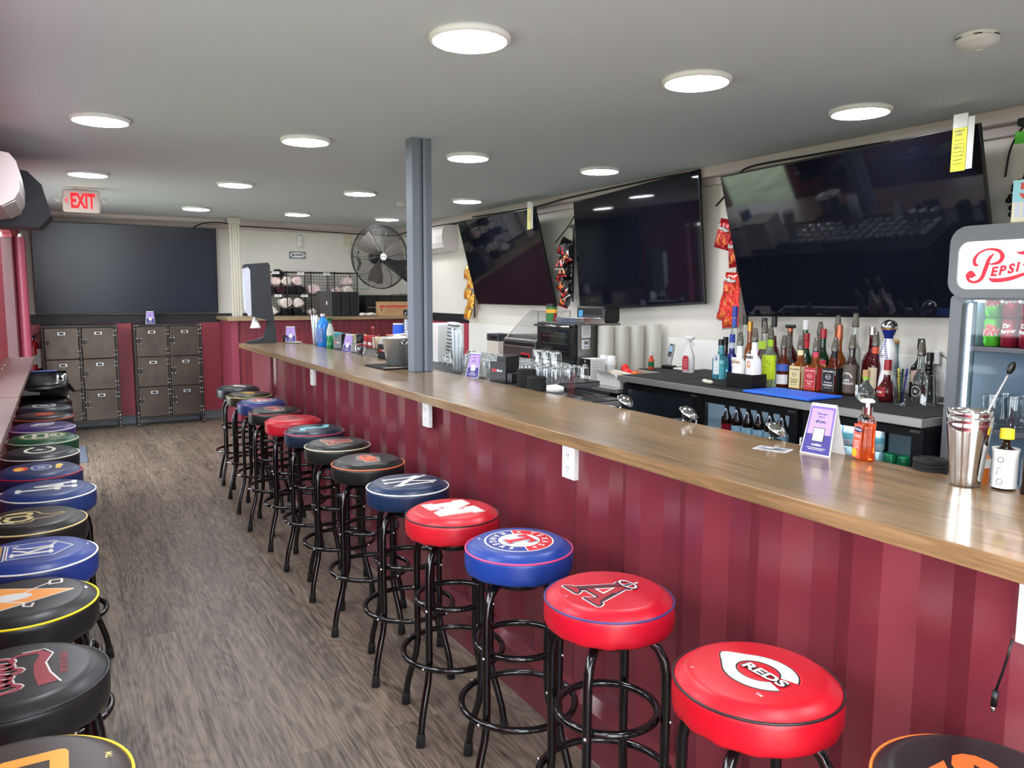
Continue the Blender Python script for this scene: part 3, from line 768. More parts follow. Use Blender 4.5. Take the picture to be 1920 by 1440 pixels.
right = [
 (1.19, .60, (24,20,24), (236,120,48), 'black stool with orange piping, cut off at the lower right corner', e_giants, 0),
 (1.158, 1.03, (206,10,34), (30,20,24), 'red stool with black piping and a white C around REDS, nearest whole one', e_reds, 0),
 (1.163, 1.52, (204,12,40), (60,56,110), 'red stool with purple piping and a haloed letter A, second along the bar', e_angels, 0),
 (1.165, 1.972, (28,62,150), (214,62,110), 'royal blue stool with pink piping and a round TEXAS RANGERS badge', e_rangers, 0),
 (1.145, 2.395, (210,26,44), (40,16,22), 'red stool with black piping and a big cream letter N', e_nebraska, 0),
 (1.162, 2.842, (22,44,78), (226,226,222), 'navy stool with white piping and interlocked white N and Y', e_yankees, 0),
 (1.170, 3.33, (24,24,25), (222,110,66), 'black stool with orange piping and an orange OSU monogram', e_osu, 0),
 (1.176, 3.80, (26,27,25), (214,202,172), 'black stool with cream piping and a brick red letter A', e_dbacks, 0),
 (1.190, 4.262, (22,38,58), (190,62,90), 'dark navy stool with red piping and a pale teal S', e_kraken, 0),
 (1.176, 4.67, (190,22,44), (168,18,38), 'plain red stool with faint dark red lettering, fourth beyond the orange monogram', e_redscript, 0),
 (1.168, 5.11, (28,26,27), (160,62,72), 'black stool with thin red piping and white-edged red letters', e_flames, 0),
 (1.184, 5.56, (36,56,120), (110,50,110), 'blue stool with purple piping and a ringed red C', e_cubs, 0),
 (1.192, 6.02, (50,44,32), (208,190,92), 'dark olive stool with yellow piping and a yellow emblem', e_yellow, 0),
 (1.204, 6.50, (26,30,40), (40,44,56), 'dark stool with a silver swoosh, farthest of the row by the bar', e_swoosh, 0)]
for x, y, c, pc, lab, em, tw in right: stool(x, y, c, pc, lab, em, '+x', twist=tw)
left = [
 (-.10, 1.33, (72,60,58), (240,200,40), 'brown-black stool with yellow piping and orange shape, cut off at the lower left corner', e_orange),
 (-.115, 1.745, (34,34,37), (30,30,33), 'all black stool with red script and SPORTS BAR lettering', e_script),
 (-.118, 2.19, (36,36,38), (240,214,30), 'black stool with bright yellow piping and an orange triangle', e_penguins),
 (-.105, 2.585, (40,62,140), (230,230,226), 'blue stool with white piping and a KC shield', e_royals),
 (-.122, 2.99, (36,34,32), (214,190,138), 'black stool with gold piping and a gold outline around CU', e_cu),
 (-.080, 3.42, (40,62,120), (232,232,228), 'blue stool with thick white piping and interlocked white L and A', e_la),
 (-.118, 3.83, (34,50,100), (176,34,62), 'navy stool with dark red piping and blue, red and yellow patches', e_jay),
 (-.122, 4.265, (30,36,42), (222,218,206), 'charcoal stool with cream piping and a cream letter C with crossed centre', e_csox),
 (-.118, 4.69, (26,78,48), (190,200,180), 'dark green stool with a cream ringed badge', e_csu),
 (-.125, 5.10, (72,50,110), (214,208,222), 'purple stool with white piping and C R letters', e_rockies),
 (-.130, 5.55, (36,34,36), (214,96,56), 'black stool with orange piping and an orange badge', e_bengal),
 (-.130, 5.96, (34,42,58), (40,48,62), 'navy stool with a silver letter C, just this side of the black bag', e_bears),
 (-.130, 6.39, (22,22,24), (20,20,22), 'black stool under the black leather bag', None)]
for x, y, c, pc, lab, em in left: stool(x, y, c, pc, lab, em, '-x')

# black leather bag on the last wall stool
lea = mat('black_leather', (12,13,15), .28, bump=.35, bscale=14, coat=.2)
t = thing('leather_bag', 'shiny black leather bag slumped on the farthest stool by the wall ledge', 'bag', (-.155, 6.38, ZT+.002))
mb = MB(); n = 36; L_ = 9
vs = []; fs = []
for j in range(L_+1):
    z = j/L_; k = math.sin(PI*min(1, .18+z*.62)); flat = 1-.75*max(0, z-.55)/.45
    for i in range(n):
        a = 2*PI*i/n; c, s = math.cos(a), math.sin(a)
        ex = abs(c)**.6*(1 if c > 0 else -1)*.17*(.9+.12*k); ey = abs(s)**.6*(1 if s > 0 else -1)*.15*k*flat
        zz = .19*z+.02*math.cos(2*a)*z; wr = .006*math.sin(7*a+5*z)*z
        vs.append((ex+wr, ey+wr, zz-.02*z*(c > .5)))
for j in range(L_):
    for i in range(n): fs.append((j*n+i, j*n+(i+1) % n, (j+1)*n+(i+1) % n, (j+1)*n+i))
fs.append(tuple(range(n))[::-1]); fs.append(tuple(L_*n+i for i in range(n)))
mb.add(vs, fs, lea, True); mb.obj('bag_body', t)
mb = MB(); mb.tube([(.12,-.06,.15),(.17,-.05,.10),(.2,-.03,.05),(.205,.02,.03),(.17,.05,.06),(.14,.05,.13)], .011, lea, 8); mb.obj('strap', t)
MB().box(-.12, .0, -.142, -.136, .04, .08, mat('grey_bag_label', (70,72,70), .4), .001).obj('patch', t)
MB().box(-.11, .11, -.014, .014, .186, .196, mat('bag_opening_lining', (70,96,160), .5), .003).obj('lining', t)
# ------------------------------------------------------------------ televisions
scr_m = mat('tv_screen_glass', (16,18,27), .04, spec=.6)
scr2_m = mat('tv_screen_satin', (36,40,51), .22, spec=.35)
bez_m = mat('tv_bezel', (12,12,14), .3)
tvb_m = mat('tv_back_shell', (30,31,34), .5)
def tv(label, w, h, M, sm=None):
    """local: x along width, y outward normal reversed, z up from the bottom edge; M places it"""
    t = thing('television', label, 'television'); t.matrix_world = M
    MB().box(-w/2, w/2, -.022, .0, 0, h, bez_m, .004).obj('bezel', t)
    MB().box(-w/2+.008, w/2-.008, -.0232, -.0215, .016, h-.008, sm or scr_m).obj('screen', t)
    MB().box(-w*.32, w*.32, .0, .035, .08, h*.62, tvb_m, .01).obj('rear_housing', t)
    return t
def tvplace(p_bottom, p_top, along):
    """bottom centre, top centre, direction from left to right of the screen as a viewer sees it"""
    b = Vector(p_bottom); up_ = (Vector(p_top)-b).normalized(); x = Vector(along).normalized(); x = (x-up_*x.dot(up_)).normalized()
    y = up_.cross(x)
    M = Matrix((x, y, up_)).transposed().to_4x4(); M.translation = b; return M, (Vector(p_top)-b).length
M_, h_ = tvplace((.70, 9.90, 1.285), (.70, 9.84, 2.275), (1,0,0)); tv('huge dark television on the back wall above the lockers', 1.87, h_, M_, scr2_m)
M_, h_ = tvplace((3.955, 6.80, 1.415), (3.72, 6.80, 2.285), (0,-1,0)); tv1 = tv('television on the right wall tilted forward, farthest, left of the long chip strip', 1.56, h_, M_)
M_, h_ = tvplace((3.955, 4.865, 1.415), (3.90, 4.91, 2.345), (.0,-1,0)); tv2 = tv('middle television of the right wall, almost upright', 1.54, h_, M_)
M_, h_ = tvplace((3.955, 2.905, 1.395), (3.70, 2.925, 2.285), (0,-1,0)); tv3 = tv('nearest television of the right wall, tilted forward above the liquor bottles', 1.63, h_, M_)
for tt, y in ((tv1, 6.8), (tv2, 4.87), (tv3, 2.91)):
    mb = MB(); mb.box(-.2, .2, .036, .05, .3, .5, MATBLACK, .003)
    mb.obj('mount_plate', tt)
def arm(y, x0, z, lab):
    t = thing('wall_bracket', lab, 'bracket', (XR, y, z))
    MB().box(-.014, 0, -.2, .2, -.12, .12, MATBLACK, .002).obj('plate', t)
    mb = MB(); 
    for s in (-.15, .15): mb.box(-x0, -.014, s-.012, s+.012, -.014, .014, MATBLACK, .002)
    mb.obj('arm', t)
# energy guide tags
yel = mat('yellow_tag', (232,222,40), .6); pyel = mat('pale_yellow_tag', (226,214,130), .6)
def etag(loc, s, m, lab, words=True):
    t = thing('energy_tag', lab, 'tag', loc, 0)
    M = RZ(-PI/2)
    mb = MB(); mb.box(-.034*s, .034*s, -.002, 0, -.24*s, -.045*s, m, .0005, M=M); mb.box(-.034*s, .034*s, -.002, 0, -.044*s, .02*s, PAPER, .0005, M=M); mb.box(.0345*s, .065*s, -.0, .002, -.235*s, .0, PAPER, .0005, M=M)
    mb.obj('card', t)
    p = Print(T(0,0,0) @ M @ wallM((0,-.002,0), (1,0,0), (0,0,1)), 1, .0003); k = I('k')
    if words:
        p.text('ENERGY', 0, -.058*s, .012*s, k, bold=.03, w=.05*s); p.text('GUIDE', -.005*s, -.074*s, .012*s, k, bold=.03, w=.036*s)
        p.text('$20', -.012*s, -.13*s, .013*s, k, bold=.02)
    for q in range(7 if words else 4): p.rect(-.026*s, .022*s, -.10*s-.018*s*q, -.097*s-.018*s*q, k)
    p.rect(.012*s, .024*s, -.17*s, -.115*s, k); p.rect(.014*s, .022*s, -.168*s, -.117*s, m, 1)
    p.obj('lettering', t)
etag((3.655, 2.185, 2.33), 1.0, yel, 'yellow and white energy tag on the top right corner of the nearest television')
etag((3.67, 6.06, 2.32), .95, pyel, 'pale yellow tag hanging from the corner of the farthest right-wall television', False)

# ------------------------------------------------------------------ lockers
lock_m = mat('aged_gunmetal', (78,69,62), .38, .8, var=.22, vscale=4, bump=.05)
lockd_m = mat('aged_gunmetal_frame', (56,53,51), .42, .8, var=.1)
riv_m = mat('bright_rivet', (225,225,220), .25, .9)
tagm = mat('card_holder', (200,205,205), .3, .6)
def locker(x0, x1, lab):
    W = x1-x0; Hh = 1.165; D = .28; t = thing('locker', lab, 'locker', (x0, YB-.03-D, 0))
    b = .026
    mb = MB()
    for x in (0, W-b):
        mb.box(x, x+b, 0, b, 0, Hh, lockd_m, .002); mb.box(x, x+b, D-b, D, 0, Hh, lockd_m, .002)
    mb.box(b, W-b, 0.002, D, Hh-b, Hh, lockd_m, .002); mb.box(b, W-b, .002, D, .085, .11, lockd_m, .002); mb.box(0, b, b, D-b, .085, Hh, lockd_m); mb.box(W-b, W, b, D-b, .085, Hh, lockd_m)
    mb.box(W/2-.012, W/2+.012, .001, D, .11, Hh-b, lockd_m, .002); mb.box(b, W-b, D-.01, D-.002, .11, Hh-b, lockd_m)
    mb.obj('frame', t)
    zs = [.11+(Hh-b-.11)*k/3 for k in range(4)]
    for c in range(2):
        xa = b+.004 if c == 0 else W/2+.016; xb = W/2-.016 if c == 0 else W-b-.004
        for r in range(3):
            za, zb = zs[r]+.003, zs[r+1]-.003
            d = MB().box(xa, xb, -.006, .012, za, zb, lock_m, .004).obj('door', t)
            cx = (xa+xb)/2
            # card holder, latch, hinges, vents
            mb = MB(); mb.box(cx-.036, cx+.036, -.010, -.006, zb-.075, zb-.045, tagm, .002); mb.box(cx-.024, cx+.024, -.0105, -.0095, zb-.070, zb-.050, MATBLACK)
            for s in (-1, 1): mb.sphere((cx+s*.034, -.010, zb-.06), .006, riv_m, 8, 4)
            mb.obj('label_holder', d)
            mb = MB(); zc = (za+zb)/2+.01; mb.box(xa+.0, xa+.045, -.0095, -.006, zc-.028, zc+.028, lockd_m, .001)
            for a in (.004, .041):
                for q in (-.03, .03): mb.sphere((xa+a, -.009, zc+q), .0068, riv_m, 8, 4)
            mb.obj('latch', d)
            for q in (zb-.06, za+.06):
                mb = MB(); mb.box(xb-.008, xb+.012, -.011, -.0062, q-.032, q+.032, lockd_m, .001)
                for a in (-.008, .014):
                    for z in (-.024, .024): mb.sphere((xb+a, -.010, q+z), .0068, riv_m, 8, 4)
                mb.obj('hinge', d)
            mb = MB()
            for q in range(5): mb.box(cx+.0, cx+.05, -.0085, -.0058, za+.055+q*.016, za+.059+q*.016, lockd_m)
            mb.obj('vent', d)
    mb = MB()
    for x in (.013, W-.013):
        for z in (Hh-.015, Hh-.05, .16, .12, .07, .03): mb.sphere((x, -.001, z), .0068, riv_m, 8, 4)
        mb.sphere((x+(.03 if x < W/2 else -.03), .0, Hh-.012), .0068, riv_m, 8, 4)
    mb.obj('rivet', t)['kind'] = 'stuff'
locker(-.20, .53, 'grey metal locker cabinet with six doors, left one beside the fire extinguisher')
locker(.69, 1.41, 'grey metal locker cabinet with six doors, right one under the small card')

# table tents (A-shaped cards)
pur = mat('tent_purple', (58,48,124), .55); lil = mat('tent_lilac', (170,142,206), .55); lil2 = mat('tent_mid_purple', (116,92,168), .55)
def tent(x, y, z, rz, s, lab, words=True):
    t = thing('table_tent', lab, 'card', (x, y, z), rz, 'purple and white folded cards')
    w, h, d = .10*s, .15*s, .040*s
    mb = MB()
    for q in (-1, 1):
        th = .0012
        vs = [(-w/2, q*d, 0), (w/2, q*d, 0), (w/2, q*(d-th), 0), (-w/2, q*(d-th), 0), (-w/2*.82, 0, h), (w/2*.82, 0, h), (w/2*.82, -q*th*0, h-.003), (-w/2*.82, 0, h-.003)]
        mb.add(vs, [(0,1,5,4),(3,7,6,2),(0,4,7,3),(1,2,6,5),(0,3,2,1)], PAPER)
    mb.obj('card', t)
    L_ = math.hypot(d, h); M = wallM((0, -d, 0), (1,0,0), (0, d, h)); p = Print(M, s, .0004)
    p.poly([(-.046,.004),(.046,.004),(.0425,.062),(-.0425,.062)], pur); p.poly([(-.043,.062),(.043,.062),(.040,.146),(-.040,.146)], lil2)
    p.poly([(-.037,.062),(.037,.062),(.034,.139),(-.034,.139)], lil, 1)
    p.rect(-.019, .019, .040, .082, I('k'), 2); p.rect(-.017, .017, .042, .080, I('w'), 3)
    if words:
        p.text('The next', 0, .124, .0065, I('n'), 2, bold=.02); p.text('song is', 0, .1145, .0065, I('n'), 2, bold=.02); p.text('all you.', 0, .100, .0115, I('n'), 2, bold=.04)
        p.text('rockbot', 0, .031, .0075, I('w'), 2, bold=.03); p.rect(-.03, .03, .020, .0215, I('w'), 1); p.rect(-.024, .024, .0155, .017, I('w'), 1)
    p.obj('print', t)
    return t
tent(.88, YB-.10-.08, 1.1665, 0, .95, 'small white and purple card on top of the right locker')

# ------------------------------------------------------------------ exit sign
t = thing('exit_sign', 'white EXIT sign with glowing red letters hanging from the ceiling at left', 'sign', (.20, 7.62, H)); t.scale = (.93,.93,.93)
MB().box(-.15, .15, -.022, .022, -.222, -.018, mat('exit_housing', (222,205,200), .4), .02, seg=3).obj('housing', t)
MB().box(-.06, .07, -.03, .03, -.018, 0, WHITE, .004).obj('mount', t)
exm = mat('exit_red', (255,10,26), .5, emit=.55)
p = Print(wallM((0, -.0225, -.12), (1,0,0), (0,0,1)), 1, .0004); p.text('EXIT', .012, 0, .135, exm, 0, w=.195, bold=.035); p.seg([(-.108,.02),(-.128,0),(-.108,-.02)], .008, exm)
p.obj('letters', t)
for s in (-1, 1):
    mb = MB(); M = T(s*.18, -.005, -.115) @ RX(PI/2-.2) @ RY(s*.25); mb.lathe([(0,-.02),(.018,-.02),(.024,0),(.027,.02),(.025,.024),(0,.022)], WHITE, 20, M); mb.tube([(s*.15,0,-.11),(s*.17,0,-.11)], .008, WHITE, 8); mb.obj('lamp_head', t)

# ------------------------------------------------------------------ wall units on the left
acm = mat('ac_white', (222,214,214), .35)
def ac(label, M, ln=.85):
    t = thing('air_conditioner', label, 'air conditioner'); t.matrix_world = M
    prof = [(0,0),(0,.29),(.10,.295),(.165,.285),(.195,.245),(.205,.17),(.20,.09),(.175,.045),(.12,.01),(.05,-.005)]  # (out, up)
    mb = MB()
    n = len(prof); mb.add([(0,-a,b) for a,b in prof]+[(ln,-a,b) for a,b in prof], [(i,n+i,n+(i+1)%n,(i+1)%n) for i in range(n)]+[tuple(range(n)), tuple(range(2*n-1,n-1,-1))], acm)
    mb.obj('body', t)
    mb = MB(); mb.add([(.03,-.178,.042),(ln-.03,-.178,.042),(ln-.03,-.118,.008),(.03,-.118,.008),(.03,-.180,.038),(ln-.03,-.180,.038),(ln-.03,-.118,.002),(.03,-.118,.002)], [(0,1,2,3),(7,6,5,4),(0,4,5,1),(1,5,6,2),(2,6,7,3),(3,7,4,0)], WHITE)
    mb.obj('louver', t)
    return t
# local x along the wall, local -y outward
Ml = Matrix(((0,-1,0,0),(1,0,0,0),(0,0,1,0),(0,0,0,1)))   # x->+Y, -y->+X
ac('white wall air conditioner at the upper left corner of the picture', T(XL, 5.02, 1.965) @ Ml)
Mr = Matrix(((0,1,0,0),(-1,0,0,0),(0,0,1,0),(0,0,0,1)))   # x->-Y, -y->-X
ac('white wall air conditioner on the right wall in the far corner', T(XR, 9.0, 2.01) @ Mr, .82)
spk = mat('dark_speaker_shell', (40,46,54), .5, bump=.1, bscale=200)
t = thing('wall_speaker', 'dark wedge shaped speaker hanging under the ceiling behind the air conditioner', 'speaker', (-.20, 5.92, 0))
P_ = [(-.155,2.30),(-.155,1.93),(.11,1.93),(.18,2.01),(.135,2.20),(.06,2.28)]
mb = MB(); n = len(P_); mb.add([(a,0,b) for a,b in P_]+[(a,.36,b) for a,b in P_], [(i,n+i,n+(i+1)%n,(i+1)%n)[::-1] for i in range(n)]+[tuple(range(n-1,-1,-1)), tuple(range(n,2*n))], spk); mb.obj('cabinet', t)
MB().add([(.113,.02,1.931),(.179,.02,2.005),(.179,.34,2.005),(.113,.34,1.931),(.118,.02,1.926),(.186,.02,2.002),(.186,.34,2.002),(.118,.34,1.926)], [(0,1,2,3),(7,6,5,4),(0,4,5,1),(1,5,6,2),(2,6,7,3),(3,7,4,0)], MATBLACK).obj('grille', t)
MB().box(-.12, -.04, .1, .2, 2.30, H-.001, MATBLACK, .003).obj('bracket', t)

# fire extinguisher
t = thing('fire_extinguisher', 'red fire extinguisher with a white tag on the back wall beside the left locker', 'fire extinguisher', (-.285, YB-.075, .62))
rd = mat('extinguisher_red', (196,24,34), .3, coat=.3)
MB().lathe([(0,0),(.048,0),(.055,.012),(.055,.31),(.048,.345),(.022,.37),(.018,.385),(0,.385)], rd, 28).obj('cylinder', t)
mb = MB(); mb.cyl(0,0,.385,.41,.016, CHROME); mb.box(-.012,.05,-.012,.012,.41,.42,MATBLACK,.002); mb.tube([(0,0,.41),(.03,-.01,.435),(.055,-.01,.45)], .006, MATBLACK, 8); mb.tube([(0,0,.41),(-.03,-.02,.43),(-.045,-.02,.45)], .004, CHROME, 8); mb.obj('valve_handle', t)
MB().tube([(-.01,-.018,.405),(-.02,-.05,.37),(-.018,-.064,.28),(-.016,-.064,.12),(-.01,-.062,.04)], .009, MATBLACK, 8).obj('hose', t)
mb = MB(); mb.lathe([(.0555,.12),(.0555,.22)], PAPER, 24, a0=-2.4, a1=-.75); mb.obj('label', t)
MB().box(.035,.085,-.066,-.062,.08,.29, PAPER, .001).obj('inspection_tag', t)
MB().box(-.02,.02,.056,.074,.05,.34, MATBLACK, .003).obj('wall_bracket', t)

# ------------------------------------------------------------------ back bar shelf
shelf_wood = wood_mat('pale_walnut_shelf', (120,98,72), (172,148,114), 'X', .6, .4, .2)
t = thing('back_counter', 'maroon counter with brown wood top along the back wall holding rolled shirts', 'counter')
MB().box(1.62, XR-.016, 9.2, YB-.017, 1.205, 1.245, shelf_wood, .004).obj('counter_top', t)
MB().box(1.74, XR-.016, 9.26, 9.3, 0, 1.204, woodred, .003).obj('front_board', t)
MB().box(1.66, 1.738, 9.24, YB-.02, 0, 1.204, pipe_m, .003).obj('end_post', t)
# wire shelving with bins of rolled shirts
wire = mat('black_wire', (24,20,20), .45)
t = thing('wire_rack', 'black wire mesh shelving rack on the back counter holding rolled shirts', 'rack', (2.10, 9.62, 1.2455))
mb = MB(); RW, RD, RZ_ = 1.18, .30, .53
nx = 4
for i in range(nx+1):
    x = RW*i/nx
    for y in (0, RD): mb.tube([(x,y,0),(x,y,RZ_)], .006, wire, 6)
    for z in (0.005, .255, RZ_): mb.tube([(x,0,z),(x,RD,z)], .006, wire, 6)
for z in (.005, .255, RZ_):
    for y in (0, RD): mb.tube([(0,y,z),(RW,y,z)], .0065, wire, 6)
mb.obj('frame', t)
mb = MB()
k = 0
for q in range(1, 30): mb.box(RW*q/30-.0018, RW*q/30+.0018, RD-.002, RD, 0, RZ_, wire)
for q in range(1, 14): mb.box(0, RW, RD-.0045, RD-.0025, RZ_*q/14-.0018, RZ_*q/14+.0018, wire)
for i in range(nx+1):
    x = RW*i/nx
    for q in range(1, 14): mb.box(x-.001, x+.001, 0, RD, RZ_*q/14-.001, RZ_*q/14+.001, wire)
    for q in range(1, 8): mb.box(x-.001, x+.001, RD*q/8-.001, RD*q/8+.001, 0, RZ_, wire)
for q in range(1, 30): mb.box(RW*q/30-.001, RW*q/30+.001, 0, RD, .254, .256, wire)
mb.obj('mesh_panel', t)
mb = MB()
for i in range(nx+1):
    for z in (.255, RZ_): mb.sphere((RW*i/nx, -.002, z), .013, MATBLACK, 10, 6)
mb.obj('connector', t)
for x, z in ((.12,.52),(.42,.515),(.74,.515),(.14,.245),(.46,.245)):
    c = MB().box(x, x+.085, -.010, -.006, z-.016, z+.014, PAPER, .001).obj('shelf_label', t)
    p = Print(T(x, -.0102, z) @ wallM((0,0,0),(1,0,0),(0,0,1)), 1); p.rect(.02,.065,-.003,.002,I('k')); p.obj('print', c)
def shirt(x, y, z, r, ln, m, lab, name='rolled_shirt', rz=0., seed=1):
    """cloth rolled into a bundle, spiral end towards the room"""
    rg = random.Random(seed); t = thing(name, lab, 'shirt', (x, y, z), rz, 'rolled shirts on the wire rack')
    mb = MB(); n = 28; K = 8; vs = []; fs = []; ph = rg.random()*6
    for j in range(K+1):
        f = j/K; rr = r*(1-.10*(2*f-1)**4)
        for i in range(n):
            a = 2*PI*i/n; w_ = rr*(1+.12*math.sin(3*a+ph)+.09*math.sin(7*a+6*f+ph)+.07*math.sin(11*a-9*f+2*ph))
            vs.append((w_*math.cos(a), (f-.5)*ln, r*.86+w_*math.sin(a)*.86))
    for j in range(K):
        for i in range(n): fs.append((j*n+i, j*n+(i+1) % n, (j+1)*n+(i+1) % n, (j+1)*n+i))
    fs.append(tuple(range(n))[::-1]); fs.append(tuple(K*n+i for i in range(n)))
    mb.add(vs, fs, m, True)
    pts = []
    for q in range(34):
        a = q*.42+ph; rr = r*(.12+.78*q/34); pts.append((rr*math.cos(a), -ln/2-.004, r*.86+rr*math.sin(a)*.86))
    mb.tube(pts, r*.11, m, 5)
    mb.obj('cloth', t)
    return t
shw = mat('white_shirt_cloth', (226,216,208), .9, bump=.4, bscale=30); shp = mat('pinkish_shirt_cloth', (222,198,196), .9, bump=.4, bscale=30, var=.1, vscale=14); shb = mat('black_shirt_cloth', (24,24,28), .9, bump=.4, bscale=30)
shr = mat('black_red_shirt_cloth', (60,24,32), .9, var=.5, vscale=22)
B0 = 1.2455
spec_ = [  # x, z, radius, material, label
 (2.20, B0+.262, .062, shb, 'black rolled shirt at the left end of the upper shelf'),
 (2.33, B0+.262, .055, shr, 'black shirt with red print on the upper shelf, beside the leftmost black roll'),
 (2.45, B0+.262, .060, shb, 'black rolled shirt in the middle of the upper shelf'),
 (2.575, B0+.262, .060, shb, 'black rolled shirt on the upper shelf, right before the pale one'),
 (2.28, B0+.372, .055, shp, 'pinkish rolled shirt stacked on the black rolls, leftmost of the pale ones'),
 (2.40, B0+.372, .060, shw, 'white rolled shirt stacked in the middle of the upper shelf'),
 (2.53, B0+.372, .062, shp, 'white and pink rolled shirt stacked under the second shelf label'),
 (2.32, B0+.465, .055, shb, 'black rolled shirt on the very top of the pile'),
 (2.74, B0+.262, .070, shp, 'pale pink folded shirt lying on the upper shelf right of the black rolls'),
 (3.03, B0+.262, .050, shp, 'wrapped pale shirt on the upper shelf behind the black containers'),
 (3.18, B0+.262, .062, shw, 'white folded shirt at the right end of the upper shelf, lower one'),
 (3.18, B0+.376, .058, shp, 'pinkish folded shirt at the right end of the upper shelf, upper one'),
 (2.22, B0+.006, .062, shw, 'white shirt at the left end of the lower shelf'),
 (2.40, B0+.006, .050, shb, 'black rolled shirt on the lower shelf under the white pair, left'),
 (2.53, B0+.006, .050, shb, 'black rolled shirt on the lower shelf under the white pair, right'),
 (2.39, B0+.100, .072, shw, 'big white rolled shirt on the lower shelf, left of the pair'),
 (2.54, B0+.100, .066, shw, 'big white rolled shirt on the lower shelf, right of the pair'),
 (2.72, B0+.006, .045, shw, 'small white shirt on the lower shelf behind the blue jug')]
for q, (x, z, r, m, lab) in enumerate(spec_): shirt(x, 9.75, z, r, .2, m, lab, seed=q)
# black containers on the back counter
gry = mat('grey_panel_box', (70,66,66), .5)
t = thing('sorting_tray', 'grey end panel and three tall black slots standing on the back counter', 'container', (2.70, 9.25, B0))
MB().box(0,.14,0,.2,0,.30, gry, .006).obj('end_panel', t)
for k in range(3): MB().box(.145+k*.11, .25+k*.11, 0, .22, 0, .295, MATBLACK, .012).obj('slot', t)
MB().box(.06,.075,-.003,.0,.14,.18, PAPER).obj('tag', t)
t = thing('dispenser_bins', 'long black four-bin organiser on the back counter behind the cardboard box', 'organiser', (3.29, 9.36, B0))
MB().box(0,.68,0,.25,0,.255, MATBLACK, .006).obj('case', t)
for k in range(4):
    d = MB().box(.015+k*.165, .17+k*.165, -.012, .0, .125, .235, BLACK, .004).obj('bin_front', t)
    MB().box(.025+k*.165, .16+k*.165, -.014, -.0, .098, .11, STEEL, .001).obj('label_strip', t)
t = thing('cardboard_box', 'brown cardboard box marked PLASTIC FOOD WRAP on the back counter', 'box', (3.42, 9.235, B0))
cb_ = mat('cardboard', (186,150,110), .8, var=.04)
MB().box(0,.44,0,.11,0,.175, cb_, .002).obj('carton', t)
p = Print(wallM((0,-.0002,0),(1,0,0),(0,0,1)), 1); rdk = I((196,70,56))
p.rect(.085,.44,.105,.13,rdk); p.rect(.005,.07,.10,.13,rdk); p.text('PLASTIC FOOD WRAP',.21,.085,.016,rdk,1,bold=.02);  p.rect(.078,.081,0,.175,I((120,84,60)))
for q in range(3): p.rect(.1,.26-.03*q,.06-.014*q,.064-.014*q,I((140,80,60)))
p.ell(.035,.075,.01,.013,I('k'),n=14); p.obj('print', t)
t = thing('cloth_rag', 'crumpled white rag on the back counter in front of the black organiser', 'rag', (3.28, 9.24, B0+.001))
mb = MB()
for k, (a, b, r) in enumerate(((-.07,0,.03),(-.02,.01,.028),(.04,0,.032),(.08,.01,.026),(.01,-.02,.02))): mb.sphere((a,b,r*.7), r, shw, 12, 7, (1.5,1,.62))
mb.obj('cloth', t)
t = thing('black_pouch', 'small black pouch leaning at the right end of the cardboard box', 'pouch', (3.80, 9.222, B0))
MB().box(-.06,.05,-.01,.01,0,.075,MATBLACK,.008).obj('pouch_body', t); MB().ring(.02,0,.004,MATBLACK,16,6,M=T(.03,-.012,.04)@RX(PI/2)).obj('buckle', t)

# ------------------------------------------------------------------ big wall fan
t = thing('wall_fan', 'large black round wall fan beside the grey pillar', 'fan', (3.35, 8.95, 1.955)); t.rotation_euler = (0, 0, math.radians(8))
fr = .375; fm = mat('fan_black', (26,26,28), .4)
mb = MB()
def fring(R_, y, r): mb.tube([(R_*math.cos(2*PI*i/48), y, R_*math.sin(2*PI*i/48)) for i in range(48)], r, fm, 4, True)
fring(fr, 0, .0065); fring(fr*.99, .035, .003)
for k in range(1, 36): fring(.055+(fr-.055)*k/36, -.05*math.sqrt(max(0,1-(k/36)**2)), .0016)
for k in range(10):
    a = 2*PI*k/10; pts = []
    for q in range(9):
        f = q/8; rr = .05+(fr-.05)*f; aa = a+.55*f*(1-f)*1.2; pts.append((rr*math.cos(aa), -.055*math.sqrt(max(0,1-f*f))-.002, rr*math.sin(aa)))
    mb.tube(pts, .0034, fm, 5)
mb.obj('front_guard', t)
mb = MB()
for k in range(1, 13): fring(.05+(fr-.05)*k/12, .10*math.sqrt(max(0,1-(k/12.01)**2))+.03, .0015)
for k in range(16):
    a = 2*PI*k/16; mb.tube([((.05+(fr-.05)*q/6)*math.cos(a), .03+.10*math.sqrt(max(0,1-(q/6)**2)), (.05+(fr-.05)*q/6)*math.sin(a)) for q in range(7)], .0014, fm, 5)
mb.obj('rear_guard', t)
mb = MB(); mb.lathe([(0,-.062),(.038,-.062),(.045,-.055),(.045,-.045),(0,-.045)], fm, 28, M=RX(PI/2)@T(0,0,0)@Matrix.Scale(-1,4,(0,0,1))); mb.obj('hub_badge', t)
p = Print(wallM((0,-.0625,0),(1,0,0),(0,0,1)), 1); p.ell(0,0,.041,.041,I('w'),0,rin=.8); p.ell(0,0,.028,.028,I('w'),0); p.rect(-.026,.026,-.005,.006,I('k'),1); p.text('Air King',0,0,.008,I('w'),2,w=.044,bold=.02); p.obj('badge_print', t)
blade_m = mat('fan_blade_grey', (112,104,98), .5)
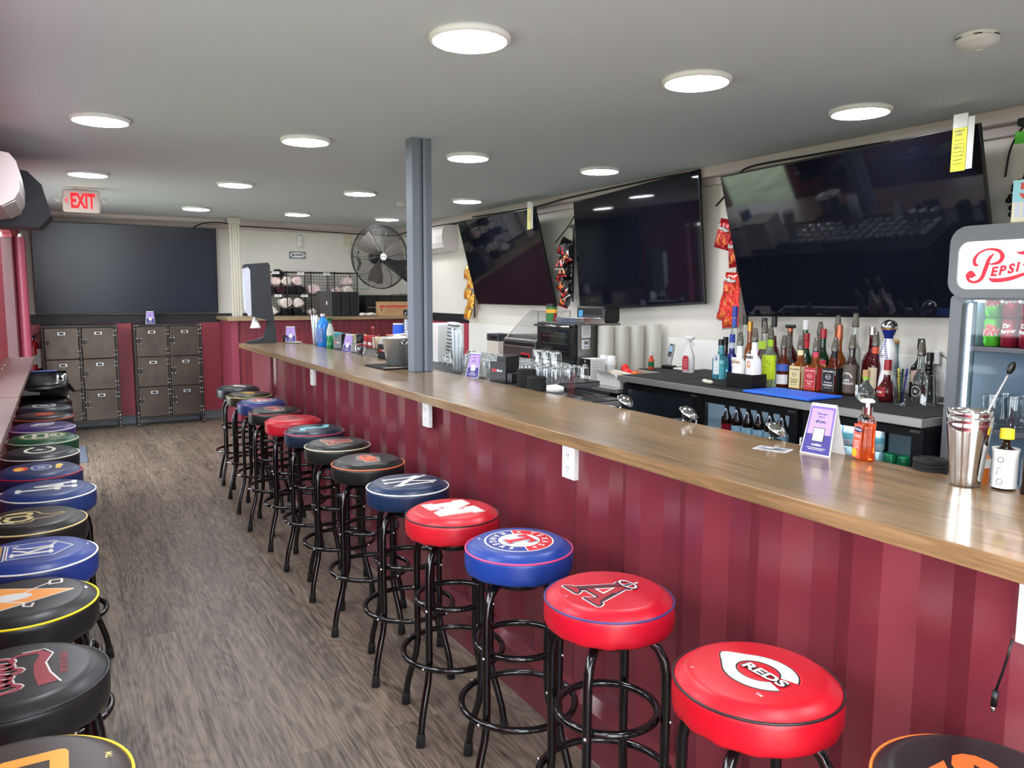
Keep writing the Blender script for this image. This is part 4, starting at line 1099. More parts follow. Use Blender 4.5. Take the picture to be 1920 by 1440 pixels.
for k in range(3):
    a0_ = k*2*PI/3+.3; vs = []; 
    for q in range(7):
        f = q/6; rr = .04+.29*f
        for s, dy in ((-1, .0), (1, .035)):
            aa = a0_+s*(.34+.12*math.sin(PI*f)); vs.append((rr*math.cos(aa), .01+dy, rr*math.sin(aa)))
    vs2 = [(a, b+.003, c) for a, b, c in vs]; N_ = len(vs)
    fs = [(2*q, 2*q+1, 2*q+3, 2*q+2) for q in range(6)]; mb = MB(); mb.add(vs+vs2, fs+[tuple(k_+N_ for k_ in f)[::-1] for f in fs], blade_m, True); mb.obj('blade', t)
mb = MB(); mb.lathe([(0,.04),(.075,.04),(.085,.06),(.08,.16),(.05,.19),(0,.19)], fm, 24, M=RX(-PI/2)); mb.obj('motor', t)
mb = MB(); mb.add([(.10,.12,.0),(.44,.12,-.02),(.56,.12,-.18),(.56,.12,-.36),(.10,.12,-.05),(.10,.18,.0),(.44,.18,-.02),(.56,.18,-.18),(.56,.18,-.36),(.10,.18,-.05)], [(0,4,3,2,1),(5,6,7,8,9),(0,1,6,5),(1,2,7,6),(2,3,8,7),(3,4,9,8),(4,0,5,9)], fm); mb.box(.40,.425,.117,.12,-.13,-.10,tagm); mb.obj('mount_arm', t)
MB().tube([(-.30,-.01,.05),(-.33,-.05,-.02),(-.30,-.06,-.09),(-.335,-.05,-.16),(-.30,-.03,-.10),(-.32,-.02,.0)], .012, fm, 8).obj('bundled_cord', t)

# small things on the back wall
t = thing('wall_sensor', 'small white sensor high on the back wall', 'sensor', (2.66, YB, 2.17)); MB().box(-.032,.032,-.035,0,-.08,.08,WHITE,.015,seg=3).obj('housing', t); MB().box(-.018,.018,-.037,-.034,-.05,.0,acm,.004).obj('lens', t)
t = thing('name_plate', 'small grey framed plate below the sensor on the back wall', 'plate', (2.63, YB, 2.0)); MB().box(-.105,.105,-.012,0,-.045,.045,mat('plate_frame',(120,126,136),.4),.012,seg=3).obj('plate_body', t)
p = Print(wallM((0,-.0124,0),(1,0,0),(0,0,1)),1); p.ell(0,0,.092,.034,I('w')); p.rect(-.03,.07,-.004,.008,I('k'),1); p.ell(-.055,0,.018,.01,I('k'),1,n=14); p.obj('print', t)
t = thing('wall_outlet', 'beige outlet with plugged cord left of the fan on the back wall', 'outlet', (3.29, YB, 2.22)); MB().box(-.055,.055,-.008,0,-.085,.085,mat('beige_plate',(196,188,160),.5),.003).obj('cover_plate', t)
MB().box(-.012,.012,-.03,-.008,-.03,.0,WHITE,.003).obj('plug', t); MB().tube([(0,-.03,-.02),(.01,-.03,-.1),(.0,-.02,-.18)],.006,WHITE,6).obj('cord', t)
t = thing('framed_notice', 'white framed paper notice on the back wall under the fan', 'notice', (3.44, YB, 1.66)); MB().box(-.13,.13,-.01,0,-.09,.09,mat('pale_frame',(178,178,170),.5),.004).obj('frame', t)
p = Print(wallM((0,-.0103,0),(1,0,0),(0,0,1)),1); p.rect(-.115,.115,-.075,.075,I((206,204,196)))
for k in range(5): p.rect(-.1,-.01,.05-.022*k,.054-.022*k,I((110,110,108)),1); p.rect(.03,.1,.05-.022*k,.054-.022*k,I((110,110,108)),1)
p.obj('print', t)
# small wire rack and cap at the back right corner
t = thing('wire_basket', 'small black wire basket with dark caps, right of the grey pillar at the back', 'basket', (3.868, 9.645, B0))
mb = MB()
for a in (0,.12):
    for b in (0,.3): mb.tube([(a,b,0),(a,b,.27)],.004,wire,6)
for z in (.005,.09,.18,.265):
    mb.tube([(0,0,z),(.12,0,z),(.12,.3,z),(0,.3,z)],.0025,wire,5,True)
for q in range(1,6): mb.tube([(.12*q/6,0,0),(.12*q/6,0,.265)],.0015,wire,5)
mb.obj('frame', t)
mb = MB(); mb.sphere((.06,.1,.06),.05,shb,12,7,(1,1,.9)); mb.sphere((.06,.2,.15),.05,shb,12,7,(1,1,.9)); mb.obj('caps', t)
# cables
blk = MATBLACK
def cable(pts, r, lab, name='power_cable'):
    # Catmull-Rom smoothing
    P = [Vector(p) for p in pts]; out = []
    for i in range(len(P)-1):
        a, b, c, d = P[max(i-1,0)], P[i], P[i+1], P[min(i+2, len(P)-1)]
        for q in range(8):
            s = q/8; out.append(.5*((2*b)+(-a+c)*s+(2*a-5*b+4*c-d)*s*s+(-a+3*b-3*c+d)*s**3))
    out.append(P[-1]); o = MB().tube(out, r, blk, 6).obj(name); tag(o, lab, 'cable'); return o
cable([(1.9,9.915,2.32),(2.4,9.93,2.315),(3.0,9.93,2.30),(3.5,9.93,2.29),(3.9,9.9,2.29),(3.955,9.6,2.312),(3.955,8.5,2.313),(3.955,7.7,2.313)], .006, 'black cable running along the top of the back wall and round the corner')
cable([(1.4,9.90,2.285),(1.5,9.84,2.33),(1.65,9.82,2.345),(1.8,9.83,2.335)], .007, 'black cable curling from the back television to the beige post')
cable([(3.90,5.98,1.98),(3.945,5.84,2.12),(3.945,5.70,2.24),(3.93,5.45,2.36)], .006, 'black cable curving up between the left and middle right-wall televisions')
cable([(3.93,4.02,2.12),(3.945,3.93,2.2),(3.945,3.85,2.28),(3.90,3.7,2.335),(3.88,3.2,2.335),(3.88,2.7,2.33)], .007, 'black cable curving up between the middle and nearest televisions')
cable([(3.89,7.6,2.34),(3.88,6.4,2.325),(3.87,5.7,2.35),(3.865,4.6,2.368),(3.87,4.2,2.365)], .007, 'long thin black cable running under the ceiling above the far televisions')
# ------------------------------------------------------------------ under-bar equipment on the right
ZC = .985
steel_edge = mat('worktop_steel', (196,194,188), .42, .85)
matm = mat('ribbed_black_mat', (22,22,24), .7, bump=.35, bscale=160)
t = thing('back_bar_worktop', 'long stainless worktop with black mats behind the bar holding the bottles', 'worktop')
MB().prism([(3.19,1.99),(3.993,1.99),(3.993,4.42),(3.56,4.39),(3.46,4.14),(3.19,4.12)], .945, .981, steel_edge).obj('steel_top', t)
mb = MB()
for a, b in ((2.0,2.62),(2.63,3.22),(3.23,3.70),(3.71,4.10)): mb.box(3.215, 3.99, a, b, .9812, .985, matm, .001)
mb.box(3.58, 3.99, 4.105, 4.385, .9812, .985, matm, .001)
mb.obj('rubber_mat', t)
cool = mat('cooler_black', (17,18,21), .35); coolin = mat('cooler_interior', (224,234,238), .5); pane = thin_glass('cooler_pane', .9)
led_c = mat('cooler_led', (200,230,255), .5, emit=COOL)
def cooler(y0, y1, lit, lab):
    t = thing('bar_cooler', lab, 'cooler', (3.23, y0, 0)); L_ = y1-y0; D = .72; z0, z1 = .0, .942
    mb = MB(); mb.box(.03, D, 0, .02, z0, z1, cool); mb.box(.03, D, L_-.02, L_, z0, z1, cool); mb.box(.03, D, .02, L_-.02, z0, z0+.05, cool); mb.box(.03, D, .02, L_-.02, z1-.035, z1, cool); mb.box(D-.02, D, .02, L_-.02, z0+.05, z1-.035, coolin)
    mb.obj('cabinet', t); MB().box(.06, D-.02, .0205, L_-.0205, .644, .654, coolin).obj('shelf', t)
    nd = 2 if L_ > .9 else 1
    for k in range(nd):
        a = .01+k*(L_-.02)/nd; b = .01+(k+1)*(L_-.02)/nd
        d = MB(); fz = .055
        d.box(0, .028, a+.003, a+fz, z0+.02, z1-.012, cool, .003); d.box(0, .028, b-fz, b-.003, z0+.02, z1-.012, cool, .003); d.box(0, .028, a+fz, b-fz, z1-.05, z1-.012, cool, .003); d.box(0, .028, a+fz, b-fz, z0+.02, z0+.08, cool, .003)
        d = d.obj('door', t)
        MB().box(.012, .016, a+fz, b-fz, z0+.08, z1-.05, pane).obj('pane', d)
        mb = MB(); mb.tube([(-.0,b-.02,.80),(-.03,b-.02,.80),(-.03,b-.02,.60),(0,b-.02,.60)], .006, CHROME, 8); mb.obj('handle', d)
        mb = MB(); mb.box(-.006, .0, a+.015, a+.06, z1-.03, z1-.018, STEEL, .002); mb.obj('hinge', d)
    if lit:
        mb = MB(); mb.box(.035, .06, .03, L_-.03, z1-.052, z1-.038, led_c); mb.obj('light_strip', t)
    return t
cooler(2.665, 4.12, True, 'black glass-door cooler under the steel worktop holding dark beer bottles')
cooler(1.995, 2.655, True, 'black glass-door cooler under the near end of the worktop holding cans')
glass_d = mat('dark_bottle_glass', (30,18,12), .08, 0, .25); capw = mat('bottle_cap_silver', (190,190,190), .3, .8)
canm = {c: mat('can_%s' % c, rgb, .25, .6) for c, rgb in {'white': (220,222,224), 'teal': (120,180,180), 'green': (30,110,70), 'red': (170,30,44), 'lime': (110,190,50), 'maroon': (128,22,40), 'yellow': (220,180,60), 'pale': (190,215,225)}.items()}
def beer_mesh():
    mb = MB(); mb.lathe([(0,0),(.03,0),(.031,.004),(.031,.13),(.026,.155),(.014,.18),(.013,.222),(0,.222)], glass_d, 16); mb.cyl(0,0,.222,.231,.0145,capw,14); mb.lathe([(.0316,.03),(.0316,.11)], canm['pale'], 16); return mb.mesh('beer_bottle')
beerM = beer_mesh()
def beer_red():
    mb = MB(); mb.lathe([(0,0),(.03,0),(.031,.004),(.031,.13),(.026,.155),(.014,.18),(.013,.222),(0,.222)], glass_d, 16); mb.cyl(0,0,.222,.231,.0145,capw,14); mb.lathe([(.0316,.03),(.0316,.11)], canm['red'], 16); return mb.mesh('beer_bottle')
beerR = beer_red()
row = 0
for k in range(7):
    for q in range(2):
        o = link('beer_bottle', beerR if (k == 6) else beerM, loc=(3.36+.09*q, 2.80+k*.082, .655)); tag(o, 'dark beer bottle standing in the lit glass-door cooler' if k != 6 else 'dark beer bottle with a red label at the left of the lit cooler', 'bottle', 'bottles in the glass-door cooler' if k != 6 else 'red label bottles in the cooler')
def can_mesh(m, s=1., deco=None):
    mb = MB(); mb.lathe([(0,.004),(.024,.004),(.027,0),(.0285,.004),(.033,.014),(.033,.108),(.0285,.117),(.0275,.122),(.0265,.118),(0,.117)], m, 20)
    if deco: 
        mb.lathe([(.0332,.035),(.0332,.065)], deco, 20)
    return mb.mesh('drink_can')
cansA = [can_mesh(canm['white'], deco=canm['teal']), can_mesh(canm['pale'], deco=canm['white'])]
cansB = [can_mesh(canm['green'], deco=canm['yellow']), can_mesh(canm['green'])]
for k in range(7):
    for lv in range(2):
        grn = k < 3
        if grn and lv: continue
        o = link('drink_can', (cansB if grn else cansA)[(k+lv) % 2], loc=(3.34, 2.08+k*.073, .655+lv*.123))
        tag(o, 'dark green can in the near cooler' if grn else ('white and teal can in the near cooler, %s layer' % ('upper' if lv else 'lower')), 'can', 'green cans in the near cooler' if grn else 'pale cans in the near cooler')

# lower steel table with oven, grill and stacks
t = thing('prep_table', 'lower stainless table left of the black-mat worktop under the oven', 'table')
MB().box(3.19, 3.993, 4.13, 7.3, .855, .885, steel_edge, .004).obj('steel_top', t)
for x in (3.25, 3.9):
    for y in (4.16, 7.22): MB().box(x, x+.04, y, y+.038, 0, .8545, STEEL).obj('leg', t)
MB().box(3.26, 3.9, 4.2, 7.2, .1, .85, cool, .003).obj('cabinet_body', t)
ZL = .8855
t = thing('countertop_oven', 'stainless convection oven with black glass door on the steel table', 'oven', (3.27, 4.74, ZL))
W = .54; Hh = .418; D = .42
mb = MB(); mb.box(.03, D, 0, W, .03, Hh, STEEL, .004)
for a in (.07, D-.05):
    for b in (.04, W-.04): mb.cyl(a, b, 0, .03, .018, BLACK, 12)
mb.obj('oven_body', t)
d = MB().box(0, .03, .012, W-.012, .14, Hh-.008, BLACK, .005).obj('door', t)
gl = mat('oven_window', (30,34,36), .05, spec=.8)
MB().box(-.002, .001, .07, W-.07, .17, Hh-.06, gl, .0).obj('window', d)
mb = MB(); 
for q in range(3): mb.box(-.0032, -.002, .09, W-.09, .20+.055*q, .2025+.055*q, STEEL)
mb.obj('rack_lines', d)
mb = MB(); mb.tube([(-.035,.03,Hh-.028),(-.035,W-.03,Hh-.028)], .009, CHROME, 10); mb.tube([(0,.06,Hh-.028),(-.035,.06,Hh-.028)], .006, CHROME, 8); mb.tube([(0,W-.06,Hh-.028),(-.035,W-.06,Hh-.028)], .006, CHROME, 8); mb.obj('handle', d)
MB().box(0, .03, .012, W-.012, .032, .132, BLACK, .004).obj('lower_panel', t)
cp = MB().box(-.004, .0, .06, W-.05, .045, .118, mat('control_plate', (190,192,194), .4, .4), .006).obj('control_plate', t)
for k, (y, r) in enumerate(((W-.13,.021),(W-.22,.021),(W-.33,.008),(W-.39,.012))):
    mb = MB(); mb.cyl(0,0,0,.02 if k < 2 else .008, r, CHROME if k < 2 else mat('orange_lamp',(230,150,100),.4), 20, M=T(-.004,y,.082)@RY(-PI/2)); mb.obj('knob', cp)
p = Print(wallM((.30,-.0005,.34),(1,0,0),(0,0,1)),1); 
n_ = MB().box(.06,.14,-.0015,0,.31,.40,PAPER).obj('note', t)
p = Print(wallM((.10,-.0018,.355),(1,0,0),(0,0,1)),1)
for q in range(6): p.rect(-.03,.028,.03-.011*q,.033-.011*q,I((120,120,124)))
p.obj('print', n_)
tm = MB().box(.06,.125,-.016,-.0,.225,.295,WHITE,.006,seg=3).obj('timer', t); MB().box(.072,.112,-.0175,-.0158,.262,.284,mat('lcd',(96,108,110),.3)).obj('display', tm)
mb = MB()
for k in range(3): mb.cyl(0,0,0,.002,.005,mat('timer_blue',(60,110,180),.4),12,M=T(.075+.017*k,-.016,.243)@RX(PI/2))
mb.obj('button', tm)
ZO = ZL+.418
t = thing('seasoning_can', 'green, orange and red parmesan-style can with black lid on the oven', 'can', (3.36, 5.20, ZO+.0005))
mb = MB(); mb.cyl(0,0,0,.115,.043,mat('can_label_green',(40,110,50),.5),28); mb.obj('can_body', t)
MB().lathe([(.0436,.066),(.0436,.095)], mat('can_label_orange',(236,160,48),.5), 28).obj('orange_band', t)
MB().lathe([(.0437,.0),(.0437,.06)], mat('can_label_red',(160,32,34),.5), 20, a0=-1.75, a1=.6).obj('red_panel', t)
MB().cyl(0,0,.115,.137,.044,BLACK,28).obj('lid', t)
def bend(p, Rr, z0, a0=0.):
    p.mb.v = [((Rr+w)*math.sin(u/Rr+a0), -(Rr+w)*math.cos(u/Rr+a0), z0+v) for u, v, w in p.mb.v]; return p
IDM = Matrix.Identity(4)
p = bend(Print(IDM,1,.0004),.0437,0,-.8); p.text('ONLY',0,.104,.014,I('w'),bold=.05); p.text('CHEESE',.012,.03,.011,I('w'),bold=.04,w=.04); p.obj('lettering', t)
t = thing('toaster_oven', 'black toaster with chrome trim standing on the oven', 'toaster', (3.50, 4.87, ZO+.0005)); MB().box(0,.16,-.17,.19,0,.125,BLACK,.022,seg=4).obj('shell', t)
MB().box(-.003,.0,-.14,.14,.03,.055,mat('control_strip',(60,62,66),.3,.3),.001).obj('control_strip', t); MB().box(-.004,.0,.10,.15,.04,.09,mat('blue_sticker',(70,150,200),.5)).obj('sticker', t)
for k in range(3):
    t = thing('baking_tray', ['bottom', 'middle', 'top'][k]+' one of three shallow steel trays stacked on the oven', 'tray', (3.30, 4.66+.01*k, ZO+.0006+.0125*k), 0, 'steel trays on the oven')
    mb = MB(); mb.box(0,.17,0,.36,0,.003,CHROME); mb.box(-.008,0,-.008,.368,.0,.012,CHROME,.001); mb.box(.17,.178,-.008,.368,.0,.012,CHROME,.001); mb.box(0,.17,-.008,0,.0,.012,CHROME,.001); mb.box(0,.17,.36,.368,.0,.012,CHROME,.001); mb.obj('tray_body', t)
t = thing('notice_sign', 'small white NOTICE sign with blue header on the right wall', 'sign', (XR-.0005, 5.42, 1.34)); MB().box(-.003,0,-.085,.085,-.055,.045,PAPER,.001).obj('panel', t)
p = Print(wallM((-.0033,0,0),(0,-1,0),(0,0,1)),1); p.rect(-.078,.078,-.005,.038,I((28,60,130))); p.text('NOTICE',0,.0165,.03,I('w'),1,bold=.04,w=.135); p.rect(-.06,.06,-.028,-.022,I('k')); p.rect(-.06,.03,-.043,-.037,I('k')); p.obj('lettering', t)
# hot dog roller grill with clear lid
t = thing('roller_grill', 'steel roller grill with red knobs and a clear slanted lid', 'grill', (3.30, 5.33, ZL))
mb = MB()
prof = [(0,.03),(0,.24),(.10,.285),(.36,.285),(.36,.03)]; n = 5
mb.add([(a,0,b) for a,b in prof]+[(a,.54,b) for a,b in prof], [(i,(i+1)%n,n+(i+1)%n,n+i)[::1] for i in range(n)]+[tuple(range(n-1,-1,-1)),tuple(range(n,2*n))], STEEL)
for a in (.05,.3):
    for b in (.05,.49): mb.cyl(a,b,0,.03,.02,BLACK,10)
mb.obj('body', t)
mb = MB(); mb.box(-.012,.0,.02,.52,.19,.20,CHROME,.002); mb.box(-.003,.0,.03,.51,.205,.232,BLACK); mb.obj('tray_lip', t)
kp = MB().box(-.003,.001,.10,.24,.085,.15,mat('red_plate',(200,30,34),.4),.002).obj('knob_plate', t)
for y in (.135,.205): MB().cyl(0,0,0,.022,.020,BLACK,20,M=T(-.003,y,.118)@RY(-PI/2)).obj('knob', kp)
clr = thin_glass('clear_acrylic', .93); 
mb = MB(); q_ = [(.02,.25),(.26,.49),(.265,.486),(.024,.244)]; mb.add([(a,.02,b) for a,b in q_]+[(a,.52,b) for a,b in q_], [(0,1,5,4),(1,2,6,5),(2,3,7,6),(3,0,4,7),(3,2,1,0),(4,5,6,7)], clr); mb.box(.26,.34,.02,.52,.484,.489,clr); mb.obj('lid', t)
mb = MB()
for y in (.02,.52): mb.tube([(.0,y,.245),(.02,y,.262),(.26,y,.495),(.34,y,.495),(.34,y,.29)], .006, mat('lid_rim',(186,182,174),.4), 6)
mb.tube([(.26,.02,.495),(.26,.52,.495)], .006, _mats['lid_rim'], 6); mb.tube([(.01,.02,.255),(.01,.52,.255)], .008, _mats['lid_rim'], 6); mb.obj('lid_rim', t)
t = thing('paper_towel_dispenser', 'white narrow dispenser with dark top left of the roller grill', 'dispenser', (3.46, 6.25, ZL)); MB().box(0,.16,0,.22,0,.20,mat('cream_plastic',(214,206,192),.5),.006).obj('body', t); MB().box(-.002,.162,-.002,.222,.20,.265,DARKGREY,.008).obj('top', t); MB().box(-.004,-.0,.02,.14,.215,.25,BLACK,.004).obj('window', t)
t = thing('towel_box', 'large white paper block standing behind the straws', 'box', (2.30, 4.95, 1.0505)); MB().box(-.1,.1,-.13,.13,0,.26,PAPER,.006).obj('block', t)
t = thing('cup_sleeve', 'clear sleeve of nested white cups leaning beside the grey pillar', 'cups', (2.25, 4.72, 1.0505)); mb = MB(); Mq = RY(.0)@RX(.18)
for k in range(11): mb.lathe([(.034,.012+k*.024),(.045,.012+k*.024+.022),(.0455,.012+k*.024+.0235),(.036,.012+k*.024)], mat('cup_white',(228,232,232),.4), 24, Mq)
mb.obj('cups', t)
# stacks of frosted lids
fro = mat('frosted_plastic', (222,220,208), .35, 0, .35); frs = mat('frosted_sleeve', (228,224,210), .3, 0, .3, alpha=1)
for k, (x, y, r, h) in enumerate(((3.49,4.655,.060,.400),(3.62,4.64,.062,.398),(3.75,4.63,.064,.402),(3.89,4.60,.066,.408))):
    t = thing('lid_stack', ['leftmost','second','third','rightmost'][k]+' of four tall frosted stacks of plastic tubs on the steel table', 'stack', (x, y, ZL), 0, 'tall stacks of clear plastic tubs')
    prof = [(0,0),(r*.96,0)]; nn = 34
    for q in range(nn):
        z = h*q/nn; prof += [(r, z+.001), (r*.985, z+h/nn*.6)]
    prof += [(r, h-.002), (r*.96, h), (0, h)]
    MB().lathe(prof, fro, 28).obj('nested_tubs', t)
# boxes and clutter on the low table edge
t = thing('pour_spout_box', 'black and white carton on the steel table right of the oven', 'box', (3.285, 4.56, ZL)); MB().box(0,.13,0,.13,0,.165,PAPER,.002).obj('carton', t); MB().box(-.001,.0,.0,.13,.045,.165,BLACK).obj('black_face', t)
p = Print(wallM((-.0012,.065,.1),(0,-1,0),(0,0,1)),1); p.rect(-.025,.025,.016,.024,I('w')); p.rect(-.02,.02,.0,.007,I('w')); p.ell(0,.045,.005,.011,I('w'),n=12); p.obj('lettering', t)
p = Print(wallM((.065,-.0003,.09),(1,0,0),(0,0,1)),1)
for q in range(7): p.rect(-.045,.045,.05-.018*q,.054-.018*q,I((170,170,168)))
p.obj('fine_print', t)
t = thing('cup_tube', 'white foam cups stacked upside down beside the black and white carton', 'cups', (3.43, 4.505, ZL)); 
for k, (a,b,h) in enumerate(((0,0,.19),(.0,.085,.19))): MB().lathe([(0,h),(.028,h),(.034,h-.06),(.035,h-.065),(.03,h-.07),(.034,0),(0,0)][::-1], PAPER, 20, M=T(a,b,0)).obj('cup_stack', t)
t = thing('wrap_box', 'open white paper box of straws and wraps at the end of the steel table', 'box', (3.25, 4.17, ZL)); MB().box(0,.17,0,.26,0,.075,PAPER,.003).obj('carton', t)
mb = MB(); mb.add([(0,.05,.075),(0,.24,.075),(-.035,.22,.105),(-.035,.07,.105),(.003,.05,.075),(.003,.24,.075),(-.032,.22,.105),(-.032,.07,.105)], [(0,1,2,3),(7,6,5,4),(0,3,7,4),(1,5,6,2),(2,6,7,3)], PAPER); mb.obj('flap', t)
mb = MB()
for k in range(4): mb.tube([(.04+.03*k,.04,.085),(.05+.02*k,.22,.088+.004*k)], .005, mat('tan_straw',(206,170,120),.5) if k == 1 else PAPER, 6)
mb.obj('straws', t)
t = thing('candy_bag', 'crumpled red and orange bag with printed front beside the white paper box', 'bag', (3.515, 4.43, ZL)); t.scale = (.9,.9,1.7)
redp = mat('red_plastic', (230,44,40), .3, bump=.4, bscale=25); orp = mat('orange_plastic', (240,110,40), .35, bump=.3, bscale=20)
mb = MB(); mb.sphere((0,0,.03),.05,redp,16,8,(1.1,1.2,.6)); mb.sphere((.02,.05,.05),.03,redp,12,7,(1.2,1,.9)); mb.obj('red_bag', t); MB().sphere((.02,-.075,.026),.04,orp,14,8,(1,.8,.62)).obj('orange_bag', t); MB().box(-.072,-.05,-.04,.08,0.001,.05,mat('printed_label',(110,150,50),.5,var=.6,vscale=60),.004).obj('printed_front', t)

# ------------------------------------------------------------------ bottles
def bottle_prof(shape, r, h, nk=.0155):
    b = h
    if shape == 'std': return [(0,.003),(r*.9,0),(r,.006),(r,b*.56),(r*.92,b*.61),(r*.6,b*.68),(nk*1.15,b*.745),(nk,b*.80),(nk,b)]
    if shape == 'tall': return [(0,.003),(r*.9,0),(r,.006),(r,b*.62),(r*.8,b*.69),(nk*1.1,b*.78),(nk,b*.84),(nk,b)]
    if shape == 'sq': return [(0,.003),(r*.93,0),(r,.005),(r,b*.55),(r*.95,b*.585),(r*.55,b*.63),(nk*1.2,b*.68),(nk*1.35,b*.74),(nk,b*.78),(nk,b)]
    if shape == 'bell': return [(0,.003),(r*.85,0),(r,.01),(r*1.0,b*.42),(r*.78,b*.54),(r*.5,b*.62),(nk*1.15,b*.70),(nk,b*.78),(nk,b)]
    if shape == 'round': return [(0,.004),(r*.7,0),(r*.92,.02*b/.2),(r,b*.25),(r*.92,b*.42),(r*.6,b*.56),(nk*1.2,b*.66),(nk,b*.72),(nk,b)]
    if shape == 'jug': return [(0,.003),(r*.9,0),(r,.006),(r*.95,b*.5),(r*.75,b*.60),(r*.38,b*.68),(nk*1.3,b*.74),(nk,b*.80),(nk,b)]
capm = {'black': BLACK, 'gold': mat('gold_cap',(190,140,60),.35,.7), 'white': WHITE, 'wood': mat('cork_cap',(186,146,98),.7), 'red': mat('red_cap',(150,24,34),.35), 'green': mat('green_cap',(26,88,48),.35), 'silver': CHROME, 'copper': mat('copper_foil',(176,104,72),.35,.6), 'blue': mat('blue_cap',(40,60,160),.35)}
pourm = mat('smoky_pourer_cap', (120,114,100), .15, 0, .55)
def gmat(name, rgb, tr=.7): return mat('glass_'+name, rgb, .04, 0, tr, ior=1.45)
G = {'clear': gmat('clear',(232,240,236),.95), 'blue': gmat('aqua',(110,205,225),.8), 'amber': gmat('amber',(176,92,24),.7), 'dkamber': gmat('dark_amber',(110,44,18),.55), 'brown': gmat('brown',(58,40,34),.3), 'black': gmat('black',(14,14,16),.1), 'green': gmat('green',(24,110,50),.5), 'dkgreen': gmat('dark_green',(22,56,32),.4), 'maroon': gmat('maroon',(84,18,24),.4), 'white': mat('white_bottle',(232,230,226),.22), 'navy': gmat('navy',(32,40,130),.3), 'pale': gmat('pale_blue',(150,196,200),.6), 'lime': gmat('lime',(206,226,190),.85)}
def superell(mb, k):
    if k >= 1: return
    out = []
    for x, y, z in mb.v:
        r = math.hypot(x, y)
        if r > .018:
            a = math.atan2(y, x); c, s = abs(math.cos(a)), abs(math.sin(a)); q = (c**(2/k)+s**(2/k))**(-k/2)
            w_ = min(1, (r-.018)/.012); q = 1+(q-1)*w_; out.append((x*q, y*q, z))
        else: out.append((x, y, z))
    mb.v = out
def bottle(x, y, h, r, shape, g, cap, lab, labels=(), sq=1., flat=1., rz=-PI/2, z=None, group='liquor bottles on the back bar', neck=None, capl=None):
    z = ZC if z is None else z
    t = thing('liquor_bottle', lab, 'bottle', (x, y, z+.0004), rz, group)
    ch = {'pour': .062, 'tbar': .022, 'ball': .028}.get(cap, .04 if capl is None else capl)
    b = h-ch; mb = MB(); mb.lathe(bottle_prof(shape, r, b), G[g], 32); mb.v = [(a, c*1, d) for a, c, d in mb.v]; superell(mb, sq); mb.v = [(a, c*(flat if math.hypot(a,c) > .017 else 1), d) for a, c, d in mb.v]
    mb.obj('bottle_glass', t)
    if cap == 'pour':
        MB().cyl(0,0,b-.018,b-.002,.0175,BLACK,16).obj('stopper', t); MB().lathe([(.0205,b-.012),(.0190,b+.008),(.0115,b+.060),(.0,b+.062)], pourm, 18).obj('pourer_cap', t)
    elif cap == 'tbar':
        MB().cyl(0,0,b-.02,b,.0165,capm['copper'],18).obj('neck_foil', t); MB().box(-.036,.036,-.012,.012,b,b+.022,BLACK,.008,seg=3).obj('stopper', t)
    elif cap == 'ball':
        MB().sphere((0,0,b+.014),.018,capm['wood'],16,8).obj('stopper', t)
    else:
        MB().cyl(0,0,b-.012,b+ch,.0182,capm[cap],18,r2=.0172).obj('cap', t)
    if neck: MB().lathe([(.0165,b*.80),(.0165,b*.95)], mat('neckband_%02x%02x%02x' % neck, neck, .5), 18).obj('neck_band', t)
    for L_ in labels:
        z0, z1, half, c = L_[:4]; rr = r*1.006+.0008
        lm = mat('label_%02x%02x%02x' % c, c, .55)
        if sq < 1 or flat < 1:   # flat front face
            yy = -r*flat*(1.002)-.0012
            if sq < 1:
                wr = r*.86*half
                o = MB().box(-wr, wr, yy, yy+.0012, z0, z1, lm).obj('label', t)
                if len(L_) > 6 and L_[6]: MB().box(r*1.002, r*1.002+.0012, -r*.86, r*.86, z0, z1, lm).obj('side_label', t)
            else:
                wr = r*.62*half; o = MB().box(-wr, wr, yy, yy+.0012, z0, z1, lm).obj('label', t)
            if len(L_) > 4 and L_[4]:
                p = Print(wallM((0, yy-.0002, (z0+z1)/2),(1,0,0),(0,0,1)),1,.0003); L_[4](p, wr, (z1-z0)/2); p.obj('lettering', o)
        else:
            mb = MB(); mb.lathe([(rr,z0),(rr,z1)], lm, 20, a0=-PI/2-half, a1=-PI/2+half); o = mb.obj('label', t)
            if len(L_) > 4 and L_[4]:
                p = Print(IDM,1,.0004); L_[4](p, rr*half, (z1-z0)/2); bend(p, rr+.0003, (z0+z1)/2); p.obj('lettering', o)
    return t
def tx(lines):
    def f(p, w, h):
        for s, v, hh, c in lines: p.text(s, 0, v*h, hh, I(c), 1, bold=.03, w=min(1.7*w, hh*.72*len(s)))
    return f
def jd(c, c2=None):
    def f(p, w, h):
        p.text('JACK DANIELS', 0, h*.70, .011, I(c), 1, bold=.05, w=1.7*w); p.ell(0, h*.25, w*.42, h*.22, I(c), 1, rin=.85); p.text('No.7', 0, h*.25, .009, I(c), 1, bold=.03)
        p.text('Tennessee', 0, -h*.2, .009, I(c), 1, bold=.03); p.text(c2 or 'WHISKEY', 0, -h*.45, .011, I(c), 1, bold=.04); p.rect(-w*.6, w*.6, -h*.7, -h*.67, I(c), 1)
        for s in (-1, 1): p.rect(s*w*.93-.0005, s*w*.93+.0005, -h*.92, h*.92, I(c), 1)
    return f
